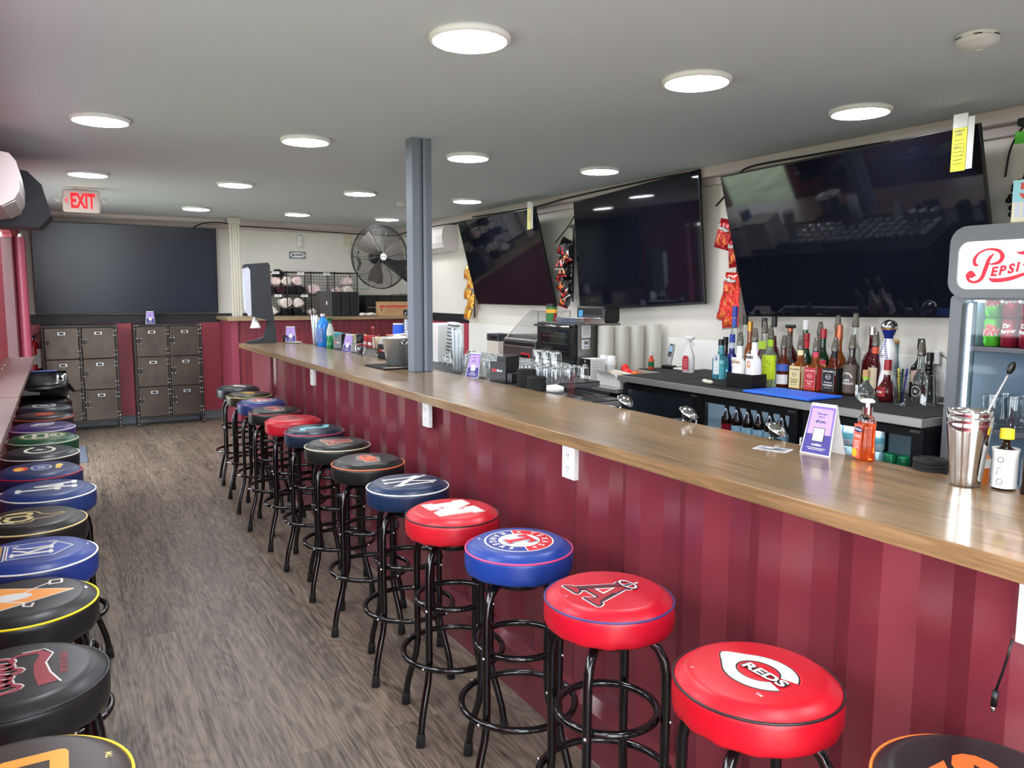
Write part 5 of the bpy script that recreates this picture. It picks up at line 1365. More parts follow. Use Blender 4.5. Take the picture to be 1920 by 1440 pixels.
bottle(3.61,3.606,.250,.045,'sq','blue','black','square aqua blue gin bottle at the left end of the bottle row', [(.03,.155,.62,(226,232,232),lambda p,w,h:(p.ell(0,h*.55,w*.6,h*.22,I('n'),1,rin=.85),p.ell(0,h*.55,w*.35,h*.14,I((70,110,150)),1),p.text('BOMBAY',0,h*.86,.008,I('n'),1,bold=.02,w=w*1.3),p.rect(-w*.6,w*.6,-h*.3,-h*.27,I('n'),1),p.rect(-w*.6,w*.6,-h*.6,-h*.57,I('n'),1)))], sq=.35, flat=.8, capl=.025)
bottle(3.366,3.213,.320,.043,'jug','white','pour','white cream liqueur bottle standing in the black caddy, left one', [(.12,.175,.9,(226,222,216),tx([('RumChata',.1,.020,(150,120,70))]))])
bottle(3.381,3.118,.345,.044,'jug','white','pour','white coconut rum bottle with a black collar in the black caddy, right one', [(.07,.20,1.0,(230,228,226),lambda p,w,h:(p.text('MALIBU',0,h*.72,.017,I('k'),1,bold=.05,w=w*1.2),p.poly([(-.010,-.012),(.010,-.012),(.014,.006),(.0,.03),(-.012,.008)],I('o'),1),p.poly([(-.006,-.01),(.006,-.01),(.0,.01)],I('y'),2),p.rect(-w*.5,w*.5,-h*.62,-h*.58,I((120,130,150)),1)))])
t = thing('bottle_caddy', 'black open box on the mat holding the two white bottles', 'caddy', (3.372, 3.165, ZC+.0002), 0)
mb = MB(); mb.box(-.055,-.05,-.098,.098,0,.085,BLACK,.001); mb.box(.053,.058,-.098,.098,0,.085,BLACK,.001); mb.box(-.05,.053,-.098,-.094,0,.085,BLACK,.001); mb.box(-.05,.053,.094,.098,0,.085,BLACK,.001); mb.obj('box_walls', t)
bottle(3.55,3.155,.355,.043,'std','lime','pour','clear bottle with a bright lime green label right of the white pair', [(.045,.185,1.5,(190,214,30),lambda p,w,h:(p.poly([(-w*.8,h*.2),(-w*.1,h*.95),(w*.2,h*.95),(-w*.5,h*.1)],I((236,240,200)),1),p.stroke([(-w*.2,-h*.05),(w*.3,h*.5),(w*.9,h*.9)],.008,I((120,160,20)),1),p.stroke([(w*.1,-h*.05),(w*.5,h*.3),(w*.95,h*.5)],.006,I((120,160,20)),1),p.rect(-w*.5,w*.5,-h*.5,-h*.42,I((120,150,20)),1)))], neck=(160,200,40))
bottle(3.60,3.10,.30,.040,'std','dkamber','pour','amber bottle with slanted blue band and white lower label', [(.02,.075,1.4,(226,222,222),lambda p,w,h: p.rect(-w*.4,w*.4,-.002,.002,I((150,140,140)),1)),(.095,.135,1.4,(62,92,176),lambda p,w,h:(p.rect(-w*.5,w*.4,-.002,.005,I('w'),1),p.rect(-w*.3,w*.3,-.011,-.007,I('w'),1)))])
bottle(3.58,2.965,.305,.043,'sq','amber','pour','square whiskey bottle with a cream yellow label', [(.012,.135,1.0,(226,208,156),jd((110,84,40),'HONEY'),None,True)], sq=.35, neck=(226,214,160))
bottle(3.58,2.862,.300,.043,'sq','amber','pour','square whiskey bottle with a red label', [(.012,.135,1.0,(186,52,56),jd((236,190,180),'FIRE'),None,True)], sq=.35, neck=(210,70,90))
bottle(3.60,2.757,.305,.045,'sq','dkamber','pour','square whiskey bottle with a black label and white lettering', [(.012,.140,1.0,(22,22,24),jd('w'),None,True)], sq=.35, neck=(24,24,26))
bottle(3.62,2.665,.325,.040,'std','brown','pour','dark brown coffee liqueur bottle with arched CAFE COLORADO label', [(.015,.165,1.25,(92,80,70),lambda p,w,h:(p.arc_text('MOUNT MORNING',.030,PI/2,.010,I('w'),1,step=.2,bold=.05),p.ell(0,h*.2,.02,.02,I((60,52,46)),1,n=24),p.text('CAFE',0,-h*.1,.012,I('w'),1,bold=.05),p.text('COLORADO',0,-h*.32,.013,I('w'),1,bold=.05,w=w*1.5),p.rect(-w*.7,w*.7,-h*.6,-h*.58,I((170,160,150)),1)))])
bottle(3.50,2.49,.155,.047,'round','clear','wood','short round clear tequila bottle with a green ribbon', [(.03,.08,.45,(206,214,212),lambda p,w,h: p.rect(-w*.5,w*.5,-.003,.003,I('k'),1))], capl=.022, rz=-2.2, neck=(150,200,60))
bottle(3.56,2.415,.21,.043,'round','maroon','red','squat dark red orange-liqueur bottle with red neck and white framed label', [(.028,.075,.85,(150,26,34),lambda p,w,h:(p.rect(-w*.95,w*.95,-h*.92,-h*.78,I('w'),1),p.rect(-w*.95,w*.95,h*.78,h*.92,I('w'),1),p.text('Marnier',0,0,.014,I('w'),1,bold=.04,w=w*1.4)))], neck=(222,214,200), rz=-2.0)
bottle(3.72,2.60,.34,.03,'tall','maroon','pour','slim dark bottle with an orange-red neck band behind the green-ribbon bottle', [(.04,.15,1.0,(206,190,160),None)], neck=(206,84,60))
bottle(3.70,2.33,.31,.036,'bell','clear','pour','clear bell-shaped bottle with a smoky pourer behind the pen glass', [(.02,.09,1.2,(30,30,32),lambda p,w,h:(p.ell(0,0,.026,.026,I('w'),1,rin=.85),star(p,0,0,.012,I('w'),1)))])
# behind
bottle(3.78,3.735,.255,.026,'std','black','black','slim black bottle just behind the aqua gin bottle')
bottle(3.70,3.60,.28,.030,'std','navy','blue','cobalt blue bottle with a white collar behind the gin', neck=(206,212,226))
bottle(3.88,3.76,.455,.030,'tall','clear','blue','very tall slim clear bottle with a blue cap in front of the red chip bags', neck=(60,90,180), capl=.06)
bottle(3.88,3.665,.40,.034,'std','clear','black','clear bottle with tall black cap, behind the left white bottle', capl=.05)
bottle(3.84,3.585,.36,.030,'std','amber','gold','bottle with a pale gold cap between the two white bottles', capl=.05)
bottle(3.88,3.505,.385,.042,'round','maroon','black','round-bodied dark bottle with tall black cap behind the right white bottle', capl=.05)
bottle(3.74,3.37,.375,.036,'bell','clear','pour','tall bottle with a smoky pourer behind the lime label', [(.20,.25,1.0,(170,200,60),None)])
bottle(3.88,3.425,.395,.040,'bell','maroon','black','dark curved bottle with black and white cap behind the lime label', capl=.05, neck=(214,210,206))
bottle(3.87,3.29,.35,.058,'bell','maroon','tbar','dark red decanter bottle with wide black T-shaped stopper')
bottle(3.72,3.17,.30,.04,'jug','clear','pour','clear rounded bottle between the blue band and cream label bottles', [(.02,.07,1.0,(206,190,150),None)])
bottle(3.88,3.185,.38,.044,'round','green','white','round bright green gin bottle with a white cap', capl=.045)
bottle(3.74,3.06,.31,.036,'std','dkgreen','red','dark green bottle with a red top behind the cream label', capl=.03, neck=(190,40,40))
bottle(3.88,3.08,.375,.040,'std','maroon','pour','dark bottle with a pourer rising behind the red label')
bottle(3.74,2.945,.34,.036,'std','dkgreen','red','dark green whiskey bottle with pink and yellow label behind the red label', [(.10,.14,1.2,(214,170,60),None),(.14,.165,1.2,(200,50,80),None)], capl=.04)
bottle(3.88,2.96,.415,.050,'round','amber','pour','big round-shouldered amber bottle with a grey pourer', flat=.6)
bottle(3.76,2.855,.365,.040,'std','amber','copper','amber bottle with a copper foil neck in front of the big amber one', [(.10,.15,1.0,(24,24,26),None)], capl=.07)
bottle(3.88,2.845,.43,.034,'std','clear','pour','tall clear bottle with amber rest and a pourer', [(.02,.12,1.5,(150,90,40),None)])
bottle(3.88,2.735,.355,.056,'jug','maroon','silver','wide dark red bottle with clear neck behind the slim orange-necked bottle', flat=.6, capl=.03)
bottle(3.87,2.585,.295,.036,'round','pale','ball','round pale blue frosted bottle with a cork ball')
bottle(3.88,2.45,.305,.045,'std','black','black','black bottle with round shiny stopper at the right end of the row', [(.08,.14,.5,(190,160,140),None)], capl=.045)
bottle(3.82,2.36,.24,.036,'jug','black','black','smoky grey squeeze bottle at the far right of the bottle row', capl=.03)
# painted ceramic tequila bottle
t = thing('ceramic_bottle', 'tall white ceramic bottle with blue leaf pattern and a silver dome stopper', 'bottle', (3.76, 2.555, ZC+.0004), -PI/2)
cer = mat('white_ceramic', (228,228,226), .2); blu = mat('cobalt_glaze', (32,44,120), .25)
MB().lathe([(0,0),(.045,0),(.050,.01),(.050,.06),(.044,.10),(.034,.135),(.036,.155),(.044,.185),(.045,.215),(.037,.26),(.026,.29),(.0215,.305),(.0215,.315),(0,.315)], cer, 36).obj('bottle_body', t)
MB().lathe([(.0218,.300),(.022,.315),(.029,.33),(.034,.345),(.036,.355),(0,.355)], blu, 30).obj('blue_collar', t)
MB().lathe([(.040,.355),(.042,.359),(.041,.372),(.034,.388),(.02,.399),(0,.403)], CHROME, 30).obj('dome_stopper', t)
MB().lathe([(.0375,.352),(.043,.353),(.043,.3565),(.0375,.3575)], capm['gold'], 30).obj('rim', t)
p = Print(IDM,1,.0005)
def leafcol(u0, u1, v0, v1, n):
    for q in range(n):
        f = q/(n-1); u = u0+(u1-u0)*f; v = v0+(v1-v0)*f
        for s in (-1, 1): p.ell(u+s*.0035, v, .0028, .0045, blu, 1, n=8)
leafcol(.0,-.03,.305,.16,14); leafcol(.0,.03,.305,.16,14); leafcol(-.03,-.02,.15,.02,9); leafcol(.03,.02,.15,.02,9)
p.ell(0,.215,.010,.010,I((120,120,120)),1,rin=.8,n=20); star(p,0,.215,.008,I((120,120,120)),1)
prof_ = [(0,.050),(.06,.050),(.10,.044),(.135,.034),(.155,.036),(.185,.044),(.215,.045),(.26,.037),(.29,.026),(.305,.0215),(.32,.0215)]
def rad(z):
    for (a, ra), (b, rb) in zip(prof_, prof_[1:]):
        if a <= z <= b: return ra+(rb-ra)*(z-a)/(b-a)
    return .0215
p.mb.v = [((rad(v)+.0006+w)*math.sin(u/.042), -(rad(v)+.0006+w)*math.cos(u/.042), v) for u, v, w in p.mb.v]
p.obj('painted_leaves', t)
mb = MB()
for k in range(9):
    a = 2*PI*k/9; mb.add([(.0268*math.cos(a+d), .0268*math.sin(a+d), .3265) if z else (.0365*math.cos(a+d), .0365*math.sin(a+d), .356) for d, z in ((-.3,0),(.3,0),(0,1))], [(0,1,2)], cer)
mb.obj('white_points', t)
# glasses and pens at the right end
def tumbler(x, y, z, r, h, lab, group, flip=False, m=THIN, name='pint_glass', n=20):
    t = thing(name, lab, 'glass', (x, y, z+.0005), 0, group)
    pr_ = [(0,.004),(r*.70,.0),(r*.74,.003),(r,h)]
    if flip: pr_ = [(a, h-b) for a, b in pr_][::-1]
    MB().lathe(pr_, m, n).obj('glass_wall', t); MB().ring(r-.0006, h-.001 if not flip else .001, .0018, THIN, 24, 6).obj('rim', t); return t
tumbler(3.50, 2.30, ZC, .040, .150, 'clear glass holding pens on the worktop', 'glasses at the right end of the worktop')
tumbler(3.60, 2.235, ZC, .042, .148, 'upside-down clear glass beside the pen glass, left of the pair', 'glasses at the right end of the worktop', True)
tumbler(3.74, 2.23, ZC, .042, .150, 'clear glass at the far right of the worktop, right of the pair', 'glasses at the right end of the worktop')
for k, (c, a, b) in enumerate((((40,40,46),-.02,.01),((220,200,60),-.004,.012),((30,120,60),.010,.0),((60,50,150),.02,-.012),((40,40,120),.006,-.018),((24,24,28),-.014,-.012))):
    pm = mat('pen_%d%d%d' % c, c, .35); t = thing('pen', ['black pen leaning left in the glass','yellow-capped pen in the glass','green pen in the glass','purple pen leaning right in the glass','dark blue pen in the glass','thin black pen in the glass'][k], 'pen', (3.50, 2.30, ZC+.013)); mb = MB(); mb.tube([(a*.4,b*.4,0),(a,b,.125)], .0035, pm, 8); mb.obj('barrel', t); MB().tube([(a,b,.126),(a*1.15,b*1.15,.165)], .0042, pm, 8).obj('cap', t)
t = thing('phone_charger', 'small white power adapter with black cord on the wall beyond the bottles', 'charger', (XR-.006, 2.43, 1.19)); MB().box(-.03,0,-.028,.028,-.035,.035,WHITE,.005).obj('adapter', t); MB().tube([(-.02,-.028,.02),(-.03,-.07,.0),(-.03,-.085,-.08),(-.03,-.08,-.19)],.0025,MATBLACK,6).obj('cord', t)
# spray bottle, handset, scoop, board, hot sauce
t = thing('spray_bottle', 'white trigger spray bottle with a red label on the black mat', 'spray bottle', (3.70, 3.995, ZC+.0004), -PI/2)
mb = MB(); mb.lathe([(0,0),(.045,0),(.050,.006),(.050,.10),(.043,.13),(.028,.16),(.016,.19),(.0145,.21),(0,.21)], WHITE, 32); mb.v = [(a, b*.62, c) for a, b, c in mb.v]; mb.obj('bottle_body', t)
mb = MB(); mb.cyl(0,0,.208,.226,.016,WHITE,16); mb.box(-.035,.045,-.011,.011,.226,.252,WHITE,.007,seg=3); mb.tube([(.028,0,.228),(.036,0,.205),(.05,0,.185)],.004,WHITE,6); mb.box(.045,.055,-.006,.006,.238,.25,WHITE,.002); mb.obj('trigger_head', t)
p = Print(wallM((.004,-.0325,.068),(1,0,0),(0,0,1)),1); p.poly([(-.03,-.055),(.03,-.055),(.03,.03),(.018,.05),(-.014,.05),(-.03,.03)],I((176,30,50))); 
for q in range(5): p.rect(-.02,.02,.02-.012*q,.023-.012*q,I((226,150,160)),1)
p.rect(-.02,-.004,-.052,-.045,I('w'),1); p.rect(.004,.02,-.052,-.045,I('w'),1); p.obj('label', t)
t = thing('cordless_phone', 'silver and black cordless phone standing in its cradle', 'phone', (3.80, 4.315, ZC+.0004), -PI/2)
MB().box(-.04,.055,-.03,.035,0,.022,BLACK,.006).obj('cradle', t)
h_ = mb = MB(); mb.box(-.021,.021,-.011,.011,.018,.18,mat('phone_silver',(170,172,176),.3,.6),.008,seg=3); hs = mb.obj('handset', t); hs.rotation_euler = (-.14,.12,0)
o = MB().box(-.014,.014,-.0125,-.0105,.12,.165,mat('phone_lcd',(120,150,180),.2,emit=.15),.001).obj('display', hs); o = MB().box(-.018,.018,-.012,-.0108,.085,.175,BLACK,.002).obj('black_face', hs)
MB().cyl(0,0,0,.002,.009,CHROME,16,M=T(0,-.011,.10)@RX(PI/2)).obj('keypad', hs)
t = thing('ice_scoop', 'scraper with an ivory handle lying on the black mat', 'utensil', (3.33, 3.42, ZC+.0005)); 
ivory = mat('ivory_plastic', (226,220,200), .4); Ms = RZ(-PI/2-.2)
mb = MB(); mb.tube([(-.055,0,.013),(-.04,0,.013),(-.01,0,.012),(.02,0,.013),(.04,0,.011)], [.010,.013,.0105,.0125,.008], ivory, 12, M=Ms); mb.obj('handle', t); MB().box(.04,.15,-.012,.012,.008,.011,MATBLACK,.001,M=Ms).obj('blade', t)
t = thing('cutting_board', 'bright blue plastic cutting board lying on the worktop', 'cutting board', (3.215, 2.60, ZC+.0005)); MB().box(0,.26,0,.44,0,.013,mat('blue_board',(34,98,214),.45,bump=.1,bscale=80),.006,seg=3).obj('board', t)
t = thing('hot_sauce', 'small hot sauce bottle with a white cap beside the red bag', 'bottle', (3.63, 4.30, ZC+.0004)); MB().lathe([(0,0),(.020,0),(.021,.004),(.021,.065),(.012,.085),(.010,.10),(0,.10)], mat('hot_sauce_red',(186,60,30),.2), 20).obj('bottle_body', t); MB().cyl(0,0,.10,.12,.012,WHITE,16).obj('cap', t); MB().lathe([(.0215,.02),(.0215,.055)], canm['green'], 20).obj('label', t)
t = thing('white_towel', 'folded white towel lying behind the hot sauce on the mat', 'towel', (3.86, 4.20, ZC+.0005)); mb = MB(); mb.box(-.09,.06,-.12,.03,0,.012,shw,.006,seg=3); mb.obj('cloth', t)
# ------------------------------------------------------------------ chip bags
def chipbag(x, y, z, w, h, m1, m2, m3, lab, group, text=None, rot=0., tilt=0., rz=-PI/2, seed=0):
    t = thing('chip_bag', lab, 'chips', (x, y, z), rz, group)
    rg = random.Random(seed); nu, nv = 14, 16; ph = rg.random()*6
    mb = MB()
    M = RY(rot) @ RX(tilt)
    for s in (-1, 1):
        vs = []; fs = []; cols = []
        for j in range(nv+1):
            for i in range(nu+1):
                u = i/nu*2-1; v = j/nv*2-1
                d = .027*max(0, (1-u**4))**.7*max(0, (1-abs(v)**3))**.8+.0006
                d += (.004*math.sin(5*u+ph)*math.sin(4*v+ph)+.002*math.sin(11*u+5*v+ph))*(1-v*v)
                pinch = 1-.06*(1-v*v)
                vs.append((u*w/2*pinch, s*d, (v-1)*h/2))
        for j in range(nv):
            for i in range(nu):
                f = (j*(nu+1)+i, j*(nu+1)+i+1, (j+1)*(nu+1)+i+1, (j+1)*(nu+1)+i); fs.append(f if s < 0 else f[::-1])
                cols.append((i, j))
        for f, (i, j) in zip(fs, cols):
            fv = j/nv; fu = i/nu
            mm = m1
            if s < 0:
                if .12 < fv < .44 and (abs(fu-.34+.08*math.sin(fv*9+ph)) < .16*(.9-fv) or abs(fu-.64-.08*math.sin(fv*13+ph)) < .14*(.75-fv)): mm = m2
                if fv < .06 or fv > .95: mm = m3
            mb.add([vs[k] for k in f], [(0,1,2,3)], mm, True, M)
    # weld for smooth shading
    key = {}; nv_ = []; rm = []
    for v in mb.v:
        k = tuple(round(c, 5) for c in v)
        if k not in key: key[k] = len(nv_); nv_.append(v)
        rm.append(key[k])
    mb.f = [[rm[i] for i in f] for f in mb.f]; mb.v = nv_
    b = mb.obj('bag', t)
    if text:
        p = Print(wallM((0, 0, -h*.32),(1,0,0),(0,0,1)), 1, .0008)
        p.poly([(-w*.2,-.012),(w*.1,.03),(w*.05,-.02)], I('k'), 0); p.text(text, 0, 0, .028, I('w'), 2, bold=.06, w=w*.72, rot=-.12); p.text(text, .001, -.001, .028, I('k'), 1, bold=.12, w=w*.76, rot=-.12)
        p.mb.v = [tuple(M @ Vector((a, -.0325*max(0, 1-(2*a/w)**4)**.7*.93-.0012+b_, c))) for a, b_, c in p.mb.v]; p.obj('brand_print', b)
    return t
foil = lambda n, c: mat('foil_'+n, c, .22, .35, bump=.5, bscale=26, var=.06, vscale=40)
rdf, orf, ylf, bkf, wtf, nkf = foil('red',(176,26,34)), foil('orange',(216,112,52)), foil('yellow',(214,160,60)), foil('black',(22,20,22)), foil('silver',(200,190,180)), foil('red_bright',(206,44,34))
for k, (y, z, rot, lab, tx_) in enumerate(((3.90,2.02,.25,'red tortilla chip bag, topmost beside the nearest television','Doritos'), (3.82,1.90,-.10,'red tortilla chip bag hanging half behind the nearest television','Doritos'))): chipbag(3.935,y,z,.15,.20,rdf,orf,rdf,lab,'red chip bags beside the nearest television',tx_,rot,-.05,seed=k)
for k, (y, z, rot) in enumerate(((3.83,1.665,.05),(3.835,1.575,-.05),(3.85,1.50,.16),(3.83,1.455,-.12))): chipbag(3.93-.006*k,y,z,.15,.17,nkf,orf,ylf if k == 0 else wtf,['orange-red corn chip bag with yellow top, highest of the lower strip','orange-red corn chip bag, second of the lower strip','orange-red corn chip bag, third of the lower strip, leaning left','orange-red corn chip bag at the bottom of the lower strip'][k],'orange corn chip bags above the gin bottle','Fritos' if k == 0 else None,rot,-.12,seed=k+5)
for k in range(8): chipbag(3.925-.004*(k%3),5.80+.018*(-1)**k,2.005-.064*k,.155,.165,bkf,[nkf,orf][k%2],rdf if k % 2 else wtf,['topmost','second','third','fourth','fifth','sixth','seventh','lowest'][k]+' black and red chip bag of the strip between the far and middle televisions','black chip bags between the televisions',None,[.35,-.3,.05,.02,.5,.45,-.4,.2][k],[-.25,-.35,-.5,-.55,-.2,-.3,-.35,-.3][k],seed=k+20)
for k in range(5): chipbag(3.93,7.72+.02*(-1)**k,1.84-.11*k,.14,.17,ylf,orf,wtf,['topmost','second','third','fourth','lowest'][k]+' yellow chip bag hanging left of the farthest television','yellow chip bags left of the farthest television',None,.15*(-1)**k,-.2,seed=k+40)
def strip(y, z0, z1, lab):
    t = thing('clip_strip', lab, 'clip strip', (0,0,0)); MB().box(3.972,3.975,y-.012,y+.012,z0,z1,MATBLACK).obj('strip', t)
    mb = MB(); mb.box(3.93,XR-.0005,y-.012,y+.012,z1,z1+.03,STEEL,.002); mb.obj('hook', t)
strip(3.84,1.33,2.05,'black clip strip hanging beside the nearest television'); strip(5.80,1.45,2.10,'black clip strip hanging between the far and middle televisions'); strip(7.72,1.26,1.88,'black clip strip hanging left of the farthest television')
# ------------------------------------------------------------------ tall drink cooler at the right
fg = mat('cooler_grey_shell', (104,107,110), .32); fin = mat('cooler_inner_wall', (188,214,232), .4)
t = thing('drink_cooler', 'tall grey glass-door drink cooler with a lit PEPSI-COLA sign at the right edge', 'drink cooler', (3.30, 1.30, 0))
Wd = .665; Hd = 1.80; Dd = .66
mb = MB(); mb.box(.055, Dd, 0, .03, .02, Hd-.02, fg, .004); mb.box(.055, Dd, Wd-.03, Wd, .02, Hd-.02, fg, .004); mb.box(.055, Dd, .0, Wd, Hd-.06, Hd, fg, .012); mb.box(.055, Dd, .03, Wd-.03, .02, .12, fg, .004)
mb.obj('cabinet', t)
MB().box(Dd-.025, Dd-.005, .03, Wd-.03, .12, Hd-.06, fin).obj('rear_wall', t)
mb = MB(); mb.box(.06, Dd-.03, .0305, .045, .12, 1.50, fin); mb.box(.06, Dd-.03, Wd-.045, Wd-.0305, .12, 1.50, fin); mb.box(.06, Dd-.03, .045, Wd-.045, 1.50, 1.515, fin); mb.obj('liner', t)
def rrect(x0, x1, z0, z1, r, n=8):
    pts = []
    for cx, cz, a0 in ((x1-r,z1-r,0),(x0+r,z1-r,PI/2),(x0+r,z0+r,PI),(x1-r,z0+r,1.5*PI)):
        for q in range(n+1): a = a0+PI/2*q/n; pts.append((cx+r*math.cos(a), cz+r*math.sin(a)))
    return pts
def frame(mb, outer, inner, x0, x1, m):
    loops = [[Vector((a,b,0)) for a,b in outer], [Vector((a,b,0)) for a,b in inner]]; flat = outer+inner; N_ = len(flat); no, ni = len(outer), len(inner)
    vs = [(x0,a,b) for a,b in flat]+[(x1,a,b) for a,b in flat]; fs = []
    for tr in tessellate_polygon(loops):
        a, b, c = [Vector((*flat[k],0)) for k in tr]
        if (b-a).cross(c-a).z < 0: tr = tr[::-1]
        fs.append(tuple(tr)[::-1]); fs.append(tuple(k+N_ for k in tr))
    for i in range(no): j = (i+1)%no; fs.append((i,j,N_+j,N_+i))
    for i in range(ni): j = (i+1)%ni; fs.append((no+j,no+i,N_+no+i,N_+no+j))
    mb.add(vs, fs, m)
dr_ = MB(); frame(dr_, rrect(0,Wd,.04,1.515,.02), rrect(.05,Wd-.05,.12,1.495,.03), 0, .05, fg); dr_ = dr_.obj('door', t)
MB().box(.02, .026, .05, Wd-.05, .12, 1.495, thin_glass('cooler_door_glass', .97, .22)).obj('glass', dr_)
mb = MB(); frame(mb, rrect(0,Wd,1.505,Hd,.07), rrect(.036,Wd-.036,1.540,1.735,.045), -.03, .055, fg); mb.obj('sign_surround', t)
sgn = mat('lit_sign_white', (255,253,250), .4, emit=SIGN)
mb = MB(); mb.prism([(a,b) for a,b in rrect(.037,Wd-.037,1.541,1.734,.044)], -.022, .0, sgn, axis='x'); sg = mb.obj('sign_panel', t)
# script lettering, viewer's right is -y
p = Print(wallM((-.0225, Wd-.037, 1.541),(0,-1,0),(0,0,1)), .1, .0005); Rr = mat('sign_red', (190,16,44), .4, emit=.22)
def curve(pts, ws, l=0, n=7):
    P = [Vector(q) for q in pts]; o = []; w_ = []
    for i in range(len(P)-1):
        a, b, c, d = P[max(i-1,0)], P[i], P[i+1], P[min(i+2,len(P)-1)]
        for q in range(n):
            s = q/n; o.append(.5*((2*b)+(-a+c)*s+(2*a-5*b+4*c-d)*s*s+(-a+3*b-3*c+d)*s**3)); w_.append(ws[i]+(ws[i+1]-ws[i])*s)
    o.append(P[-1]); w_.append(ws[-1]); p.stroke(o, [q*1.28 for q in w_], Rr, l)
# units: 0.1 m; panel 5.91 wide, 1.93 high.  P
curve([(.75,.52),(.56,.66),(.42,.56),(.48,.36),(.72,.28),(.98,.42),(1.12,.80),(1.24,1.2),(1.42,1.42)], [.05,.16,.14,.10,.09,.13,.15,.13,.04])
p.ell(.58,.56,.13,.12,Rr,1)
curve([(.86,.96),(.70,1.0),(.66,1.22),(.86,1.48),(1.22,1.60),(1.60,1.52),(1.76,1.30),(1.66,1.08),(1.38,1.0),(1.22,1.03)], [.03,.12,.12,.07,.07,.11,.15,.13,.07,.02], 2)
for ch, u, v, h in (('E',1.50,.70,.40),('P',1.82,.74,.40),('S',2.14,.80,.42),('I',2.38,.86,.40)): p.text(ch, u, v, h, Rr, 3, shear=.22, bold=.06, rot=.06)
p.rect(2.55,2.63,.88,.96,Rr,3)
curve([(1.28,.46),(1.5,.34),(2.1,.40),(2.8,.62),(3.5,.72)], [.02,.14,.14,.10,.03], 4)
curve([(2.28,1.44),(2.55,1.40),(2.9,1.60),(3.25,1.78)], [.02,.13,.10,.04], 4)
curve([(3.35,1.45),(3.2,1.62),(2.98,1.45),(2.82,1.0),(2.88,.5),(3.15,.26),(3.5,.36)], [.06,.10,.16,.20,.18,.12,.04], 5)
for ch, u, v, h in (('O',3.42,.98,.46),('L',3.86,1.06,.44),('A',4.2,1.12,.44)): p.text(ch, u, v, h, Rr, 6, shear=.2, bold=.06, rot=.08)
p.obj('lettering', sg)
mb = MB()
for q in range(34): mb.sphere((.075, Wd-.062, .16+q*.040), .0055, mat('led_bead', (225,250,255), .3, emit=TUBE*1.5), 8, 5)
mb.box(.068, .072, Wd-.075, Wd-.05, .13, 1.49, mat('led_track',(30,50,52),.4)); mb.box(.052, .066, Wd-.058, Wd-.048, .14, 1.48, mat('cooler_fill_tube', (215,235,255), .3, emit=TUBE)); mb.box(.052, .066, .048, .058, .14, 1.48, _mats['cooler_fill_tube']); o = mb.obj('light_strip', t)  # tubes hidden behind the door frame are added fill to brighten the interior
mb = MB(); mb.box(.10,.125,.05,Wd-.05,1.485,1.495, mat('cooler_fill_tube', (215,235,255), .3, emit=TUBE)); mb.obj('top_light', t)
shm = mat('cooler_shelf_grey', (92,92,98), .4, .3)
for z in (1.30, .955, .60): MB().box(.065, Dd-.03, .047, Wd-.047, z-.022, z, shm, .003).obj('shelf', t)
# cans on the top shelf
gd = mat('lime_can', (84,190,50), .25, .5, var=.25, vscale=40); mr_ = mat('maroon_can', (140,24,48), .25, .5)
def printcan(m, words, c):
    mb = MB(); mb.lathe([(0,.004),(.024,.004),(.027,0),(.0285,.004),(.033,.014),(.033,.108),(.0285,.117),(.0275,.122),(.0265,.118),(0,.117)], m, 24); me = mb.mesh('drink_can')
    p = Print(IDM, 1, .0003); 
    for s, u, v, h in words: p.text(s, u, v, h, I(c[0]), 1, bold=.08, shear=.15, rot=.12); p.text(s, u+.0008, v-.0008, h, I(c[1]), 0, bold=.14, shear=.15, rot=.12)
    bend(p, .0335, .0); return me, p.mb.mesh('can_print')
dew = printcan(gd, [('Mtn',.0,.085,.022),('DEW',.0,.06,.030)], ((190,30,50),'w')); dp = printcan(mr_, [('Dr',-.006,.09,.020),('Pepper',.0,.065,.022)], ('w',(90,10,30)))
for lv in range(2):
    for k, y in enumerate((1.842, 1.772, 1.70)):
        for q in range(2):
            me, pm = dew if k == 0 else dp; s_ = .98
            r_ = thing('soda_can', ('lime green soda can' if k == 0 else 'maroon soda can')+' in the tall cooler, '+('upper' if lv else 'lower')+' layer'+(', front' if q == 0 else ', behind the front one')+('' if k < 2 else ' and farther right'), 'can', (3.41+.07*q, y, 1.3005+.1225*lv), -PI/2+.25, 'soda cans on the top cooler shelf')
            link('can_body', me, r_); link('can_print', pm, r_)
t2 = thing('soda_bottle', 'clear pink soda bottle beside the cans in the tall cooler', 'bottle', (3.40, 1.622, 1.3005), -PI/2)
MB().lathe([(0,.003),(.026,0),(.029,.006),(.029,.09),(.026,.11),(.013,.15),(.012,.18),(0,.18)], mat('pink_soda', (230,150,150), .05, 0, .7), 22).obj('bottle_glass', t2)
MB().lathe([(.0295,.04),(.0295,.075)], PAPER, 14, a0=-PI/2-.8, a1=-PI/2+.8).obj('label', t2)
p = bend(Print(IDM,1,.0004), .0298, .058); p.text('JARRITOS',0,-.004,.010,I((30,60,110)),1,w=.036,bold=.05); p.poly([(-.014,.004),(.014,.004),(.006,.016),(-.006,.016)],I((40,120,60)),1); p.obj('lettering', t2)
for k in range(12):
    y = 1.83-.083*(k % 6); x = 3.42+.10*(k//6)
    tumbler(x, y, .9555, .040, .135, 'clear pint glass on the middle shelf of the tall cooler, %s row' % ('front' if k < 6 else 'rear'), 'pint glasses in the tall cooler %s row' % ('front' if k < 6 else 'rear'))
for k in range(6): tumbler(3.42, 1.83-.083*k, .6005, .040, .135, 'clear pint glass on the lower shelf of the tall cooler', 'pint glasses on the lower cooler shelf')
t = thing('drink_carton', 'cream and blue MOM WATER carton standing on the tall cooler', 'carton', (3.36, 1.775, Hd+.0005), 0)
